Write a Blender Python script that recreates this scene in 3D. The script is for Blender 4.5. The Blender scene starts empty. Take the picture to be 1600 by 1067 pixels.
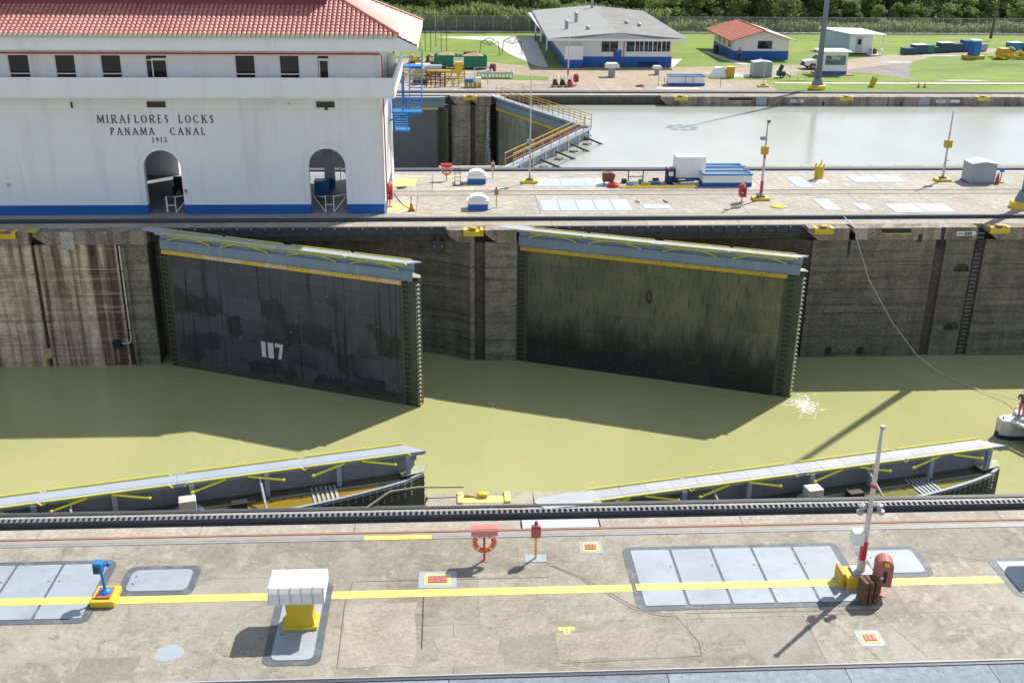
import bpy, bmesh, math, random
from mathutils import Vector, Matrix, Euler
R = math.radians
random.seed(7)
scene = bpy.context.scene
col = scene.collection

# ---------------------------------------------------------------- camera
cam_d = bpy.data.cameras.new("camera"); cam = bpy.data.objects.new("camera", cam_d); col.objects.link(cam)
cam_d.sensor_width = 36.0; cam_d.lens = 1681.27 / 1600 * 36; cam_d.clip_start = 0.1; cam_d.clip_end = 6000
def cam_matrix(yaw, pitch, roll):
    cy, sy, cp, sp = math.cos(yaw), math.sin(yaw), math.cos(pitch), math.sin(pitch)
    f = Vector((sy*cp, cy*cp, -sp)); r = Vector((cy, -sy, 0)); u = r.cross(f)
    r2 = r*math.cos(roll) + u*math.sin(roll); u2 = -r*math.sin(roll) + u*math.cos(roll)
    m = Matrix((r2, u2, -f)).transposed().to_4x4(); m.translation = Vector((0, -33.519, 19.471)); return m
cam.matrix_world = cam_matrix(0.0584, 0.3858, 0.0109)
scene.camera = cam
scene.render.resolution_x = 1024; scene.render.resolution_y = 682

# ---------------------------------------------------------------- sun, sky, exposure
SUN = Vector((0.65, 0.61, 1.0)).normalized()          # towards the sun
sun_d = bpy.data.lights.new("sun", 'SUN'); sun_d.energy = 4.9; sun_d.angle = R(0.53); sun_d.color = (1.0, 0.955, 0.88)
sun = bpy.data.objects.new("sun", sun_d); col.objects.link(sun)
sun.rotation_euler = SUN.to_track_quat('Z', 'Y').to_euler(); sun.location = (40, 40, 80)
world = bpy.data.worlds.new("World"); scene.world = world; world.use_nodes = True
wn, wl = world.node_tree.nodes, world.node_tree.links
for n in list(wn): wn.remove(n)
sky = wn.new('ShaderNodeTexSky'); sky.sky_type = 'NISHITA'; sky.sun_disc = False
sky.sun_elevation = math.asin(SUN.z); sky.sun_rotation = math.atan2(SUN.x, SUN.y)
sky.air_density = 1.0; sky.dust_density = 0.8; sky.ozone_density = 2.0
# broken white cloud all over the sky
tc = wn.new('ShaderNodeTexCoord'); mp = wn.new('ShaderNodeMapping'); mp.inputs['Scale'].default_value = (1, 1, 2.6)
cn = wn.new('ShaderNodeTexNoise'); cn.inputs['Scale'].default_value = 2.3; cn.inputs['Detail'].default_value = 7
cr = wn.new('ShaderNodeValToRGB'); cr.color_ramp.elements[0].position = 0.40; cr.color_ramp.elements[1].position = 0.62
mx = wn.new('ShaderNodeMix'); mx.data_type = 'RGBA'; mx.inputs['B'].default_value = (4.6, 4.9, 5.4, 1)
bg = wn.new('ShaderNodeBackground'); bg.inputs['Strength'].default_value = 0.1; wo = wn.new('ShaderNodeOutputWorld')
wl.new(tc.outputs['Generated'], mp.inputs['Vector']); wl.new(mp.outputs[0], cn.inputs['Vector']); wl.new(cn.outputs['Fac'], cr.inputs['Fac'])
sp = wn.new('ShaderNodeSeparateXYZ'); hr = wn.new('ShaderNodeMapRange'); hr.inputs['From Min'].default_value = 0.0; hr.inputs['From Max'].default_value = 0.38
hr.inputs['To Min'].default_value = 1.0; hr.inputs['To Max'].default_value = 0.0
ch = wn.new('ShaderNodeMix'); ch.data_type = 'RGBA'; ch.inputs['A'].default_value = (4.6, 5.3, 6.4, 1); ch.inputs['B'].default_value = (11.5, 12.3, 13.6, 1)
wl.new(tc.outputs['Generated'], sp.inputs[0]); wl.new(sp.outputs[2], hr.inputs['Value']); wl.new(hr.outputs[0], ch.inputs['Factor']); wl.new(ch.outputs['Result'], mx.inputs['B'])
wl.new(cr.outputs['Color'], mx.inputs['Factor']); wl.new(sky.outputs[0], mx.inputs['A']); wl.new(mx.outputs['Result'], bg.inputs['Color'])
wl.new(bg.outputs[0], wo.inputs[0])
scene.view_settings.view_transform = 'Standard'; scene.view_settings.look = 'None'
scene.view_settings.gamma = 1.0; scene.view_settings.use_curve_mapping = False
scene.view_settings.exposure = 0.5
scene.render.engine = 'CYCLES'

# ---------------------------------------------------------------- mesh helpers
def lin(r, g, b):
    f = lambda v: v/255/12.92 if v <= 10 else ((v/255+0.055)/1.055)**2.4
    return (f(r), f(g), f(b))
class MB:
    def __init__(s): s.v = []; s.f = []; s.M = None
    def add(s, vs, fs):
        k = len(s.v)
        if s.M is not None: vs = [tuple(s.M @ Vector(p)) for p in vs]
        s.v += [tuple(p) for p in vs]; s.f += [tuple(i+k for i in f) for f in fs]; return s
    def box(s, x0, x1, y0, y1, z0, z1):
        if x0 > x1: x0, x1 = x1, x0
        if y0 > y1: y0, y1 = y1, y0
        if z0 > z1: z0, z1 = z1, z0
        return s.add([(x0,y0,z0),(x1,y0,z0),(x1,y1,z0),(x0,y1,z0),(x0,y0,z1),(x1,y0,z1),(x1,y1,z1),(x0,y1,z1)],
                     [(0,3,2,1),(4,5,6,7),(0,1,5,4),(1,2,6,5),(2,3,7,6),(3,0,4,7)])
    def prism(s, poly, a, b, ax='z'):
        n = len(poly)
        if ax == 'z': P = [(x, y, a) for x, y in poly] + [(x, y, b) for x, y in poly]
        elif ax == 'y': P = [(x, a, z) for x, z in poly] + [(x, b, z) for x, z in poly]
        else: P = [(a, y, z) for y, z in poly] + [(b, y, z) for y, z in poly]
        return s.add(P, [tuple(range(n))[::-1], tuple(range(n, 2*n))] + [(i, (i+1) % n, n+(i+1) % n, n+i) for i in range(n)])
    def tube(s, pts, r, n=6, r2=None, cap=True):
        pts = [Vector(p) for p in pts]; m = len(pts); V = []; F = []
        up = None
        for i, p in enumerate(pts):
            d = (pts[min(i+1, m-1)] - pts[max(i-1, 0)]).normalized()
            if up is None:
                a = Vector((0, 0, 1)) if abs(d.z) < .9 else Vector((1, 0, 0)); up = (a - d*a.dot(d)).normalized()
            else: up = (up - d*up.dot(d)).normalized()
            w = d.cross(up); rr = r if r2 is None else r + (r2-r)*i/(m-1)
            for k in range(n):
                t = 2*math.pi*(k+.5)/n; V.append(p + (up*math.cos(t) + w*math.sin(t))*rr)
        for i in range(m-1):
            for k in range(n): F.append((i*n+k, i*n+(k+1) % n, (i+1)*n+(k+1) % n, (i+1)*n+k))
        if cap: F.append(tuple(range(n))[::-1]); F.append(tuple(range((m-1)*n, m*n)))
        return s.add(V, F)
    def lathe(s, prof, cx=0, cy=0, n=14, sx=1, sy=1):
        V = []; F = []; m = len(prof)
        for r, z in prof:
            for k in range(n):
                t = 2*math.pi*k/n; V.append((cx+r*sx*math.cos(t), cy+r*sy*math.sin(t), z))
        for i in range(m-1):
            for k in range(n): F.append((i*n+k, i*n+(k+1) % n, (i+1)*n+(k+1) % n, (i+1)*n+k))
        F.append(tuple(range(n))[::-1]); F.append(tuple(range((m-1)*n, m*n)))
        return s.add(V, F)
    def torus(s, c, Rr, r, axis='y', n=20, k=8, a0=0, a1=2*math.pi):
        V = []; F = []; full = abs(a1-a0-2*math.pi) < 1e-6
        m = n if full else n+1
        for i in range(m):
            t = a0 + (a1-a0)*i/n
            for j in range(k):
                u = 2*math.pi*j/k; q = Rr + r*math.cos(u); h = r*math.sin(u)
                p = (q*math.cos(t), h, q*math.sin(t)) if axis == 'y' else (q*math.cos(t), q*math.sin(t), h)
                V.append((p[0]+c[0], p[1]+c[1], p[2]+c[2]))
        for i in range(n):
            a, b = i*k, ((i+1) % m)*k
            for j in range(k): F.append((a+j, a+(j+1) % k, b+(j+1) % k, b+j))
        return s.add(V, F)
    def ball(s, c, r, sx=1, sy=1, sz=1, n=8):
        V = []; F = []
        for i in range(1, n):
            p = math.pi*i/n
            for k in range(n*2):
                t = math.pi*k/n; V.append((c[0]+r*sx*math.sin(p)*math.cos(t), c[1]+r*sy*math.sin(p)*math.sin(t), c[2]-r*sz*math.cos(p)))
        w = 2*n
        for i in range(n-2):
            for k in range(w): F.append((i*w+k, i*w+(k+1) % w, (i+1)*w+(k+1) % w, (i+1)*w+k))
        F.append(tuple(range(w))[::-1]); F.append(tuple(range((n-2)*w, (n-1)*w)))
        return s.add(V, F)
    def mesh(s, name, mat, fix=True, smooth=False):
        me = bpy.data.meshes.new(name); me.from_pydata(s.v, [], s.f)
        if fix and len(s.f) < 30000:
            bm = bmesh.new(); bm.from_mesh(me); bmesh.ops.recalc_face_normals(bm, faces=bm.faces); bm.to_mesh(me); bm.free()
        if mat: me.materials.append(mat)
        if smooth: me.polygons.foreach_set('use_smooth', [True]*len(me.polygons))
        return me
def link(name, me, parent=None, loc=None, rz=None):
    o = bpy.data.objects.new(name, me); col.objects.link(o)
    if parent: o.parent = parent
    if loc: o.location = loc
    if rz is not None: o.rotation_euler = (0, 0, rz)
    return o
def part(parent, name, mat, mb, bevel=0, smooth=False, world=False, label=None, kind=None):
    if world:
        l = parent.location
        mb.v = [(x-l.x, y-l.y, z-l.z) for x, y, z in mb.v]
    o = link(name, mb.mesh(name, mat, smooth=smooth), parent)
    if bevel:
        m = o.modifiers.new('bevel', 'BEVEL'); m.width = bevel; m.segments = 2; m.limit_method = 'ANGLE'
    if label: o['label'] = label
    if kind: o['kind'] = kind
    return o
def B(*boxes):
    m = MB()
    for b in boxes: m.box(*b)
    return m
def thing(name, label, cat, loc=(0, 0, 0), rz=0, group=None):
    o = link(name, None, None, loc, rz); o['label'] = label; o['category'] = cat
    if group: o['group'] = group
    return o
def tag(o, label, cat, group=None):
    o['label'] = label; o['category'] = cat
    if group: o['group'] = group
    return o
def single(name, label, cat, mat, mb, loc=(0, 0, 0), rz=0, group=None, bevel=0, smooth=False):
    o = link(name, mb.mesh(name, mat, smooth=smooth), None, loc, rz); tag(o, label, cat, group)
    if bevel:
        m = o.modifiers.new('bevel', 'BEVEL'); m.width = bevel; m.segments = 2; m.limit_method = 'ANGLE'
    return o
def struct(name, label, mat, mb, kind='structure'):
    o = link(name, mb.mesh(name, mat)); o['kind'] = kind; o['label'] = label; return o
def dup(root, loc=None, rz=None, label=None, group=None):
    r = root.copy(); col.objects.link(r)
    if loc is not None: r.location = loc
    if rz is not None: r.rotation_euler = (0, 0, rz)
    if label: r['label'] = label
    if group: r['group'] = group
    for ch in list(root.children):
        c = ch.copy(); col.objects.link(c); c.parent = r
        for g in list(ch.children):
            d = g.copy(); col.objects.link(d); d.parent = c
    return r

# ---------------------------------------------------------------- materials
def nodes(name):
    m = bpy.data.materials.new(name); m.use_nodes = True
    nt = m.node_tree; return m, nt, nt.nodes['Principled BSDF']
class G:
    """tiny node-graph helper"""
    def __init__(s, nt): s.nt = nt; s.n = nt.nodes; s.l = nt.links
    def new(s, t, **k):
        n = s.n.new(t)
        for a, b in k.items(): setattr(n, a, b)
        return n
    def link(s, a, b): s.l.new(a, b)
    def pos(s, scale=(1, 1, 1), obj=False):
        g = s.new('ShaderNodeTexCoord').outputs['Object'] if obj else s.new('ShaderNodeNewGeometry').outputs['Position']
        m = s.new('ShaderNodeMapping'); m.inputs['Scale'].default_value = scale; s.link(g, m.inputs['Vector']); return m.outputs[0]
    def noise(s, vec, scale, detail=4, rough=.55, dist=0):
        n = s.new('ShaderNodeTexNoise'); n.inputs['Scale'].default_value = scale; n.inputs['Detail'].default_value = detail
        n.inputs['Roughness'].default_value = rough; n.inputs['Distortion'].default_value = dist; s.link(vec, n.inputs['Vector']); return n.outputs['Fac']
    def ramp(s, fac, a, b, va=0., vb=1.):
        n = s.new('ShaderNodeMapRange'); n.inputs['From Min'].default_value = a; n.inputs['From Max'].default_value = b
        n.inputs['To Min'].default_value = va; n.inputs['To Max'].default_value = vb; s.link(fac, n.inputs['Value']); return n.outputs[0]
    def mix(s, fac, a, b, mode='MIX'):
        n = s.new('ShaderNodeMix', data_type='RGBA', blend_type=mode)
        for v, k in ((fac, 'Factor'), (a, 'A'), (b, 'B')):
            if isinstance(v, (int, float)): n.inputs[k].default_value = v
            elif isinstance(v, tuple): n.inputs[k].default_value = (*v, 1)
            else: s.link(v, n.inputs[k])
        return n.outputs['Result']
    def math(s, op, a, b=0.):
        n = s.new('ShaderNodeMath', operation=op)
        for v, i in ((a, 0), (b, 1)):
            if isinstance(v, (int, float)): n.inputs[i].default_value = v
            else: s.link(v, n.inputs[i])
        return n.outputs[0]
    def bump(s, h, strength, dist=.02):
        n = s.new('ShaderNodeBump'); n.inputs['Strength'].default_value = strength; n.inputs['Distance'].default_value = dist
        s.link(h, n.inputs['Height']); s.link(n.outputs[0], s.n['Principled BSDF'].inputs['Normal'])
    def rnd(s): return s.new('ShaderNodeObjectInfo').outputs['Random']
    def sep(s, axis):
        p = s.new('ShaderNodeSeparateXYZ'); s.link(s.new('ShaderNodeNewGeometry').outputs['Position'], p.inputs[0]); return p.outputs[axis]

def paint(name, c, rough=.5, var=.18, scale=1.5, metal=0, dirt=None, dirt_amt=.35, bump=.15, rnd=.08, obj=False, streak=False):
    m, nt, b = nodes(name); g = G(nt)
    v = g.pos(obj=obj)
    n1 = g.noise(v, scale, 5); n2 = g.noise(v, scale*9, 3)
    f = g.math('MULTIPLY', g.ramp(n1, .35, .68), var)
    o = g.mix(f, c, tuple(x*.45 for x in c))
    if dirt:
        vs = g.pos((1.8, 1.8, .16), obj=obj) if streak else v
        n3 = g.noise(vs, scale*1.9, 6, .65)
        o = g.mix(g.math('MULTIPLY', g.ramp(n3, .52, .72), dirt_amt), o, dirt)
    o = g.mix(1.0, o, g.mix(g.rnd(), (1-rnd,)*3, (1+rnd*.3,)*3), 'MULTIPLY')
    o = g.mix(g.math('MULTIPLY', n2, .14), o, tuple(x*.5 for x in c))
    g.link(o, b.inputs['Base Color']); b.inputs['Roughness'].default_value = rough; b.inputs['Metallic'].default_value = metal
    if bump: g.bump(n2, bump, .01)
    return m

def concrete(name, base, dark, light, scale=.35, rnd=.16, crack=.5, speck=.25, bump=.5, streak=0, streak_c=(.05, .035, .025), wash=None, broad=0, hband=0):
    m, nt, b = nodes(name); g = G(nt)
    v = g.pos(); n1 = g.noise(v, scale, 7, .62, .6); n2 = g.noise(v, scale*4.7, 9, .74, .15); n3 = g.noise(v, scale*60, 3, .6)
    o = g.mix(g.ramp(n1, .32, .66), dark, base)
    o = g.mix(g.math('MULTIPLY', g.ramp(n2, .52, .66), .75), o, light)
    n4 = g.noise(g.pos((1, 1, 1)), scale*2.1, 8, .7, 1.5)
    o = g.mix(g.math('MULTIPLY', g.ramp(n4, .55, .74), .6), o, tuple(x*.8 for x in dark))
    n9 = g.noise(g.pos((1, 1, 1)), scale*9.5, 8, .72, .3)
    o = g.mix(g.math('MULTIPLY', g.ramp(n9, .53, .62), .5), o, tuple(x*.62 for x in dark)); o = g.mix(g.math('MULTIPLY', g.ramp(n9, .45, .38), .45), o, light)
    if wash:
        n6 = g.noise(v, scale*1.3, 5, .6, .4); o = g.mix(g.math('MULTIPLY', g.ramp(n6, .5, .64), .7), o, wash)
    o = g.mix(g.math('MULTIPLY', g.ramp(n3, .42, .7), speck), o, tuple(x*.42 for x in base))
    if crack:
        vo = g.new('ShaderNodeTexVoronoi', feature='DISTANCE_TO_EDGE'); vo.inputs['Scale'].default_value = .19
        w = g.new('ShaderNodeVectorMath', operation='ADD'); nn = g.new('ShaderNodeTexNoise'); nn.inputs['Scale'].default_value = .9; nn.inputs['Detail'].default_value = 6
        g.link(v, nn.inputs['Vector']); g.link(v, w.inputs[0]); g.link(nn.outputs['Color'], w.inputs[1]); g.link(w.outputs[0], vo.inputs['Vector'])
        cf = g.math('MULTIPLY', g.ramp(vo.outputs['Distance'], .0, .006, 1, 0), g.ramp(g.noise(v, .22, 2), .45, .6))
        o = g.mix(g.math('MULTIPLY', cf, crack), o, tuple(x*.35 for x in dark))
    if streak:
        n5 = g.noise(g.pos((1.0, 1.0, .055)), 1.25, 7, .6)
        o = g.mix(g.math('MULTIPLY', g.ramp(n5, .44, .60), streak), o, streak_c)
    if broad:
        n7 = g.noise(g.pos((1.0, 1.0, .02)), .62, 5, .55, .2)
        o = g.mix(g.math('MULTIPLY', g.ramp(n7, .50, .56), broad), o, streak_c)
    if hband:
        n8 = g.noise(g.pos((.10, .10, 2.6)), 1.3, 8, .7, .2)
        o = g.mix(g.math('MULTIPLY', g.ramp(n8, .52, .66), hband), o, tuple(x*.35 for x in dark))
        o = g.mix(g.math('MULTIPLY', g.ramp(n8, .46, .36), hband*.5), o, light)
    o = g.mix(1.0, o, g.mix(g.rnd(), (1-rnd,)*3, (1+rnd*.35,)*3), 'MULTIPLY')
    g.link(o, b.inputs['Base Color']); b.inputs['Roughness'].default_value = .85
    h = g.math('ADD', n2, g.math('MULTIPLY', n3, .35)); g.bump(h, bump, .03)
    return m

M = {}
M['deck'] = concrete('deck_concrete', (.355, .31, .245), (.205, .175, .135), (.48, .43, .35), scale=.33, speck=.45, wash=(.36, .335, .285))
M['deck_mid'] = concrete('centre_deck_concrete', (.42, .375, .31), (.30, .265, .215), (.56, .52, .45), scale=.28, rnd=.12)
M['deck_far'] = concrete('far_deck_concrete', (.40, .33, .27), (.29, .23, .18), (.54, .47, .40), scale=.16, crack=0)
M['strip'] = concrete('strip_concrete', (.41, .36, .285), (.29, .25, .195), (.54, .485, .40), scale=.6, crack=.2)
M['coping'] = concrete('coping_concrete', (.42, .34, .27), (.20, .155, .12), (.58, .53, .45), scale=.5, streak=.55, crack=0)
M['wall_stained'] = concrete('stained_wall_concrete', (.84, .68, .49), (.46, .33, .215), (.95, .86, .72), scale=.9, streak=.93, streak_c=(.075, .036, .020), crack=0, bump=1.0, rnd=.05, broad=.8, hband=.55)
M['wall_olive'] = concrete('olive_wall_concrete', (.225, .205, .15), (.12, .108, .078), (.36, .33, .245), scale=.8, crack=0, bump=1.0, streak=.35, streak_c=(.05, .055, .035), rnd=.14, hband=.6)
M['wall_pale'] = concrete('pier_concrete', (.32, .285, .21), (.14, .125, .09), (.48, .43, .32), scale=1.3, crack=0, bump=1.2, streak=.3, streak_c=(.07, .07, .04), rnd=.08, hband=.6)
M['wall_far'] = concrete('far_pier_concrete', (.42, .38, .30), (.18, .165, .12), (.62, .58, .47), scale=.7, crack=0, bump=1.2, streak=.45, streak_c=(.07, .065, .045), rnd=.06)
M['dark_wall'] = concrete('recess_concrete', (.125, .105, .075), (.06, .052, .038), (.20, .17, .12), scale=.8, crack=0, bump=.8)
M['hatch'] = paint('hatch_paint', (.35, .39, .43), .42, .28, .7, dirt=(.25, .27, .28), dirt_amt=.75, rnd=.10)
M['hatch_border'] = paint('hatch_border_paint', (.095, .11, .128), .6, .3, 1.2, dirt=(.24, .24, .235), dirt_amt=.8)
M['hatch_pale'] = paint('pale_hatch_paint', (.47, .53, .59), .4, .16, .8, dirt=(.52, .5, .45), dirt_amt=.5)
M['yellow'] = paint('yellow_paint', (.72, .50, .02), .5, .22, 2.5, dirt=(.42, .35, .2), dirt_amt=.35)
M['line'] = paint('yellow_line_paint', (.80, .62, .14), .6, .14, 2.0, dirt=(.45, .40, .25), dirt_amt=.55)
M['pale_line'] = paint('faded_yellow_paint', (.74, .60, .17), .6, .1, 2.0, dirt=(.5, .46, .36), dirt_amt=.5)
def board_mat():
    m, nt, b = nodes('timber_strip_board'); g = G(nt)
    o = g.mix(g.ramp(g.rnd(), .35, .6), (.72, .47, .05), (.74, .53, .36)); n = g.noise(g.pos(), 1.7, 6, .7)
    o = g.mix(g.ramp(n, .48, .6), o, (.66, .42, .10)); o = g.mix(g.math('MULTIPLY', g.ramp(g.noise(g.pos(), 6, 4, .7), .55, .7), .6), o, (.25, .15, .07))
    g.link(o, b.inputs['Base Color']); b.inputs['Roughness'].default_value = .7; return m
M['board'] = board_mat()
M['strip_yellow'] = paint('timber_strip_paint', (.74, .52, .10), .6, .25, .9, dirt=(.74, .50, .34), dirt_amt=.95)
M['ochre'] = paint('ochre_strip_paint', (.60, .40, .03), .6, .3, 1.6, dirt=(.30, .18, .05), dirt_amt=.6)
M['rail_yellow'] = paint('handrail_yellow', (.70, .64, .04), .45, .15, 3)
M['blue'] = paint('blue_paint', (.002, .105, .40), .45, .12, 1.0)
M['stair_blue'] = paint('stair_blue_paint', (.004, .20, .58), .45, .12, 1.0)
M['cyan'] = paint('cyan_paint', (.01, .20, .50), .45, .12, 1.0)
M['white'] = paint('white_paint', (.80, .80, .79), .55, .07, .8, dirt=(.55, .53, .48), dirt_amt=.25, rnd=.02)
M['facade'] = paint('facade_white', (.79, .82, .86), .7, .05, .25, dirt=(.56, .56, .53), dirt_amt=.5, rnd=.03, streak=True, bump=.15)
M['pole_white'] = paint('pole_paint', (.62, .58, .50), .5, .15, 2, dirt=(.30, .15, .07), dirt_amt=.65)
M['red'] = paint('red_paint', (.55, .03, .035), .45, .12, 2)
M['faded_red'] = paint('faded_red_paint', (.42, .13, .105), .5, .2, 2)
M['orange'] = paint('orange_plastic', (.80, .13, .03), .5, .1, 2)
M['cone'] = paint('cone_plastic', (.85, .17, .02), .5, .1, 2)
M['rail_steel'] = paint('dark_rail_steel', (.08, .083, .097), .5, .3, 1.2, dirt=(.10, .08, .07), dirt_amt=.4)
M['rail_light'] = paint('worn_rail_steel', (.42, .43, .44), .45, .3, 1.5, dirt=(.25, .24, .24), dirt_amt=.5)
M['slot_bar'] = paint('slot_bar_steel', (.19, .195, .215), .45, .2, 1.5)
M['rust'] = paint('rust_stain', (.36, .30, .23), .9, .3, 1.3, dirt=(.42, .21, .06), dirt_amt=.85)
M['red_line'] = paint('reddish_line', (.33, .17, .13), .8, .3, 1.5)
M['black'] = paint('black_rubber', (.02, .02, .022), .6, .2, 2)
M['dark'] = paint('dark_steel', (.045, .047, .05), .55, .3, 1.5, dirt=(.09, .065, .04), dirt_amt=.5)
M['girder_dark'] = paint('girder_dark_steel', (.075, .08, .095), .6, .3, 1.0, dirt=(.09, .085, .08), dirt_amt=.5)
M['blue_grey'] = paint('blue_grey_paint', (.20, .28, .37), .5, .25, .8, dirt=(.32, .38, .44), dirt_amt=.6, streak=True)
M['walk'] = paint('walkway_plate', (.36, .40, .45), .45, .12, .8, dirt=(.26, .28, .30), dirt_amt=.4, rnd=.1)
M['walk_pale'] = paint('pale_walkway_plate', (.40, .405, .42), .5, .2, .8, dirt=(.27, .28, .30), dirt_amt=.5, rnd=.1)
M['web_grey'] = paint('web_grey_paint', (.34, .37, .40), .5, .25, .9, dirt=(.22, .20, .17), dirt_amt=.6, streak=True)
M['post_blue'] = paint('post_blue_grey', (.36, .43, .52), .5, .2, 1.5, dirt=(.45, .36, .33), dirt_amt=.6)
M['steel_grey'] = paint('grey_steel_paint', (.30, .34, .39), .45, .15, 1.5)
M['tower_grey'] = paint('tower_grey_paint', (.16, .20, .25), .45, .15, 1.0)
M['grey_box'] = paint('grey_box_paint', (.33, .37, .41), .5, .1, 1.0)
M['glass'] = paint('dark_glass', (.022, .026, .032), .04, .5, .9, bump=.04)
M['pool_olive'] = paint('olive_pool', (.24, .23, .07), .12, .3, 1.2, dirt=(.12, .12, .05), dirt_amt=.6, bump=0)
M['wood'] = paint('rusty_plates', (.16, .075, .04), .8, .5, 6)
M['brown'] = paint('brown_wood', (.20, .07, .03), .6, .3, 3)
M['green'] = paint('green_skip_paint', (.01, .22, .13), .5, .2, 1)
M['maroon'] = paint('maroon_paint', (.18, .035, .045), .5, .2, 1)
M['bin_blue'] = paint('bin_blue_paint', (.012, .07, .13), .5, .2, 1)
M['sand'] = paint('sand_heap', (.50, .33, .19), .9, .3, 3, bump=.8)
M['roof_grey'] = paint('grey_roof_felt', (.30, .295, .285), .85, .2, .25, dirt=(.20, .195, .185), dirt_amt=.6)
M['roof_red'] = paint('red_roof_sheet', (.48, .15, .085), .6, .3, .5, dirt=(.55, .35, .25), dirt_amt=.5)
M['ceil'] = paint('interior_grey', (.35, .36, .36), .8, .1, 1)
M['floor_in'] = paint('interior_floor', (.26, .27, .28), .6, .2, .8)
M['skin'] = paint('skin', (.35, .19, .12), .6, .05, 5, bump=0)
M['cloth_blue'] = paint('blue_cloth', (.09, .16, .33), .8, .15, 6)
M['cloth_navy'] = paint('navy_cloth', (.02, .035, .10), .8, .15, 6)
M['cloth_pink'] = paint('pink_cloth', (.60, .16, .22), .8, .15, 6)
M['hair'] = paint('dark_hair', (.015, .011, .009), .7, .1, 8, bump=0)
M['ink'] = paint('black_letters', (.02, .02, .025), .5, .1, 3)
M['numeral'] = paint('white_numeral_paint', (.72, .72, .70), .6, .1, 2, dirt=(.3, .3, .3), dirt_amt=.35)

def leaf_material(name, kind):
    m, nt, b = nodes(name); g = G(nt)
    z = g.sep('Z')
    if kind == 'black':
        n1 = g.noise(g.pos((.5, .5, .22)), 1.0, 8, .7, .3); n2 = g.noise(g.pos((2.4, 2.4, .22)), 1.6, 6, .7); n3 = g.noise(g.pos(), 30, 2)
        vc = g.new('ShaderNodeTexVoronoi', distance='CHEBYCHEV'); vc.inputs['Scale'].default_value = 1.0; vc.inputs['Randomness'].default_value = .65
        tco = g.new('ShaderNodeSeparateXYZ'); g.link(g.new('ShaderNodeTexCoord').outputs['Object'], tco.inputs[0])
        drip = g.noise(g.pos((4.5, 4.5, .12)), 1.0, 5, .7); edge = g.noise(g.pos((.5, .5, 3.0)), 1.0, 4, .6)
        cx_ = g.new('ShaderNodeCombineXYZ'); g.link(g.math('ADD', g.math('MULTIPLY', tco.outputs[0], .62), g.math('MULTIPLY', edge, .35)), cx_.inputs[0])
        g.link(g.math('ADD', g.math('MULTIPLY', tco.outputs[2], .70), g.math('MULTIPLY', drip, .85)), cx_.inputs[2]); g.link(cx_.outputs[0], vc.inputs['Vector'])
        cs = g.new('ShaderNodeSeparateColor'); g.link(vc.outputs['Color'], cs.inputs[0])
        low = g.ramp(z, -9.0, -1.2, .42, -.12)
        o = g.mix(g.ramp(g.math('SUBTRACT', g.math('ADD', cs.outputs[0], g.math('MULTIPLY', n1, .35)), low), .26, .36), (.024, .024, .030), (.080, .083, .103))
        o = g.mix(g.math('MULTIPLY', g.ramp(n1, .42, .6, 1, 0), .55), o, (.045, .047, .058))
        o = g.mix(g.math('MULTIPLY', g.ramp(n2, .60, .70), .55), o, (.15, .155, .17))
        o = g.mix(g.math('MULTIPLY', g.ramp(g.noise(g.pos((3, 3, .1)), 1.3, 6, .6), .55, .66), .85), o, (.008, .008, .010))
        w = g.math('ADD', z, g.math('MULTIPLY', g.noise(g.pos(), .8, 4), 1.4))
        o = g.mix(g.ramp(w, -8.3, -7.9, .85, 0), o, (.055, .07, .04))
        sn = g.noise(g.pos((.5, 1, 11), obj=True), 1.5, 3, .5); o = g.mix(g.math('MULTIPLY', g.ramp(sn, .64, .69), g.ramp(n2, .4, .6)), o, (.24, .25, .28))
        dn = g.noise(g.pos(), 3.4, 2, .5); o = g.mix(g.math('MULTIPLY', g.ramp(dn, .73, .75), .6), o, (.32, .34, .36))
        b.inputs['Roughness'].default_value = .55
    elif kind == 'olive':
        n1 = g.noise(g.pos((.6, .6, .35)), .9, 6, .65); n2 = g.noise(g.pos((4, 4, .55)), 1.6, 7, .7); n3 = g.noise(g.pos(), 30, 2)
        o = g.mix(g.ramp(n1, .35, .62), (.105, .11, .065), (.18, .172, .10))
        o = g.mix(g.math('MULTIPLY', g.ramp(n2, .52, .66), .75), o, (.028, .030, .022))
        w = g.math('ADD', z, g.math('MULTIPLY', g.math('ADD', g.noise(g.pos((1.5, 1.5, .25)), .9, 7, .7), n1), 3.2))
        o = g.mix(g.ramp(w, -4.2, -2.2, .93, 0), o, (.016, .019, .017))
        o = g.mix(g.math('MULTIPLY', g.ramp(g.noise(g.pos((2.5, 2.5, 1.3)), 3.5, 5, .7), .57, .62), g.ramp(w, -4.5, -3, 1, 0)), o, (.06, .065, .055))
        b.inputs['Roughness'].default_value = .8
    else:
        n1 = g.noise(g.pos((.6, .6, .3)), .8, 6, .65); n2 = g.noise(g.pos((3, 3, .3)), 1.6, 7, .7); n3 = g.noise(g.pos(), 30, 2)
        o = g.mix(g.ramp(n1, .35, .62), (.14, .14, .13), (.30, .285, .26))
        o = g.mix(g.math('MULTIPLY', g.ramp(n2, .54, .66), .7), o, (.48, .46, .42))
        b.inputs['Roughness'].default_value = .8
    o = g.mix(1.0, o, g.mix(g.rnd(), (.78,)*3, (1.08,)*3), 'MULTIPLY')
    g.link(o, b.inputs['Base Color']); g.bump(g.math('ADD', n2, g.math('MULTIPLY', n3, .3)), .35, .02)
    return m
M['leaf_black'] = leaf_material('leaf_black_coating', 'black')
M['leaf_olive'] = leaf_material('leaf_olive_slime', 'olive')
M['leaf_grey'] = leaf_material('leaf_grey_coating', 'grey')
M['leaf_slate'] = paint('leaf_slate_coating', (.135, .165, .20), .6, .25, .6, dirt=(.12, .13, .14), dirt_amt=.5)
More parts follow.
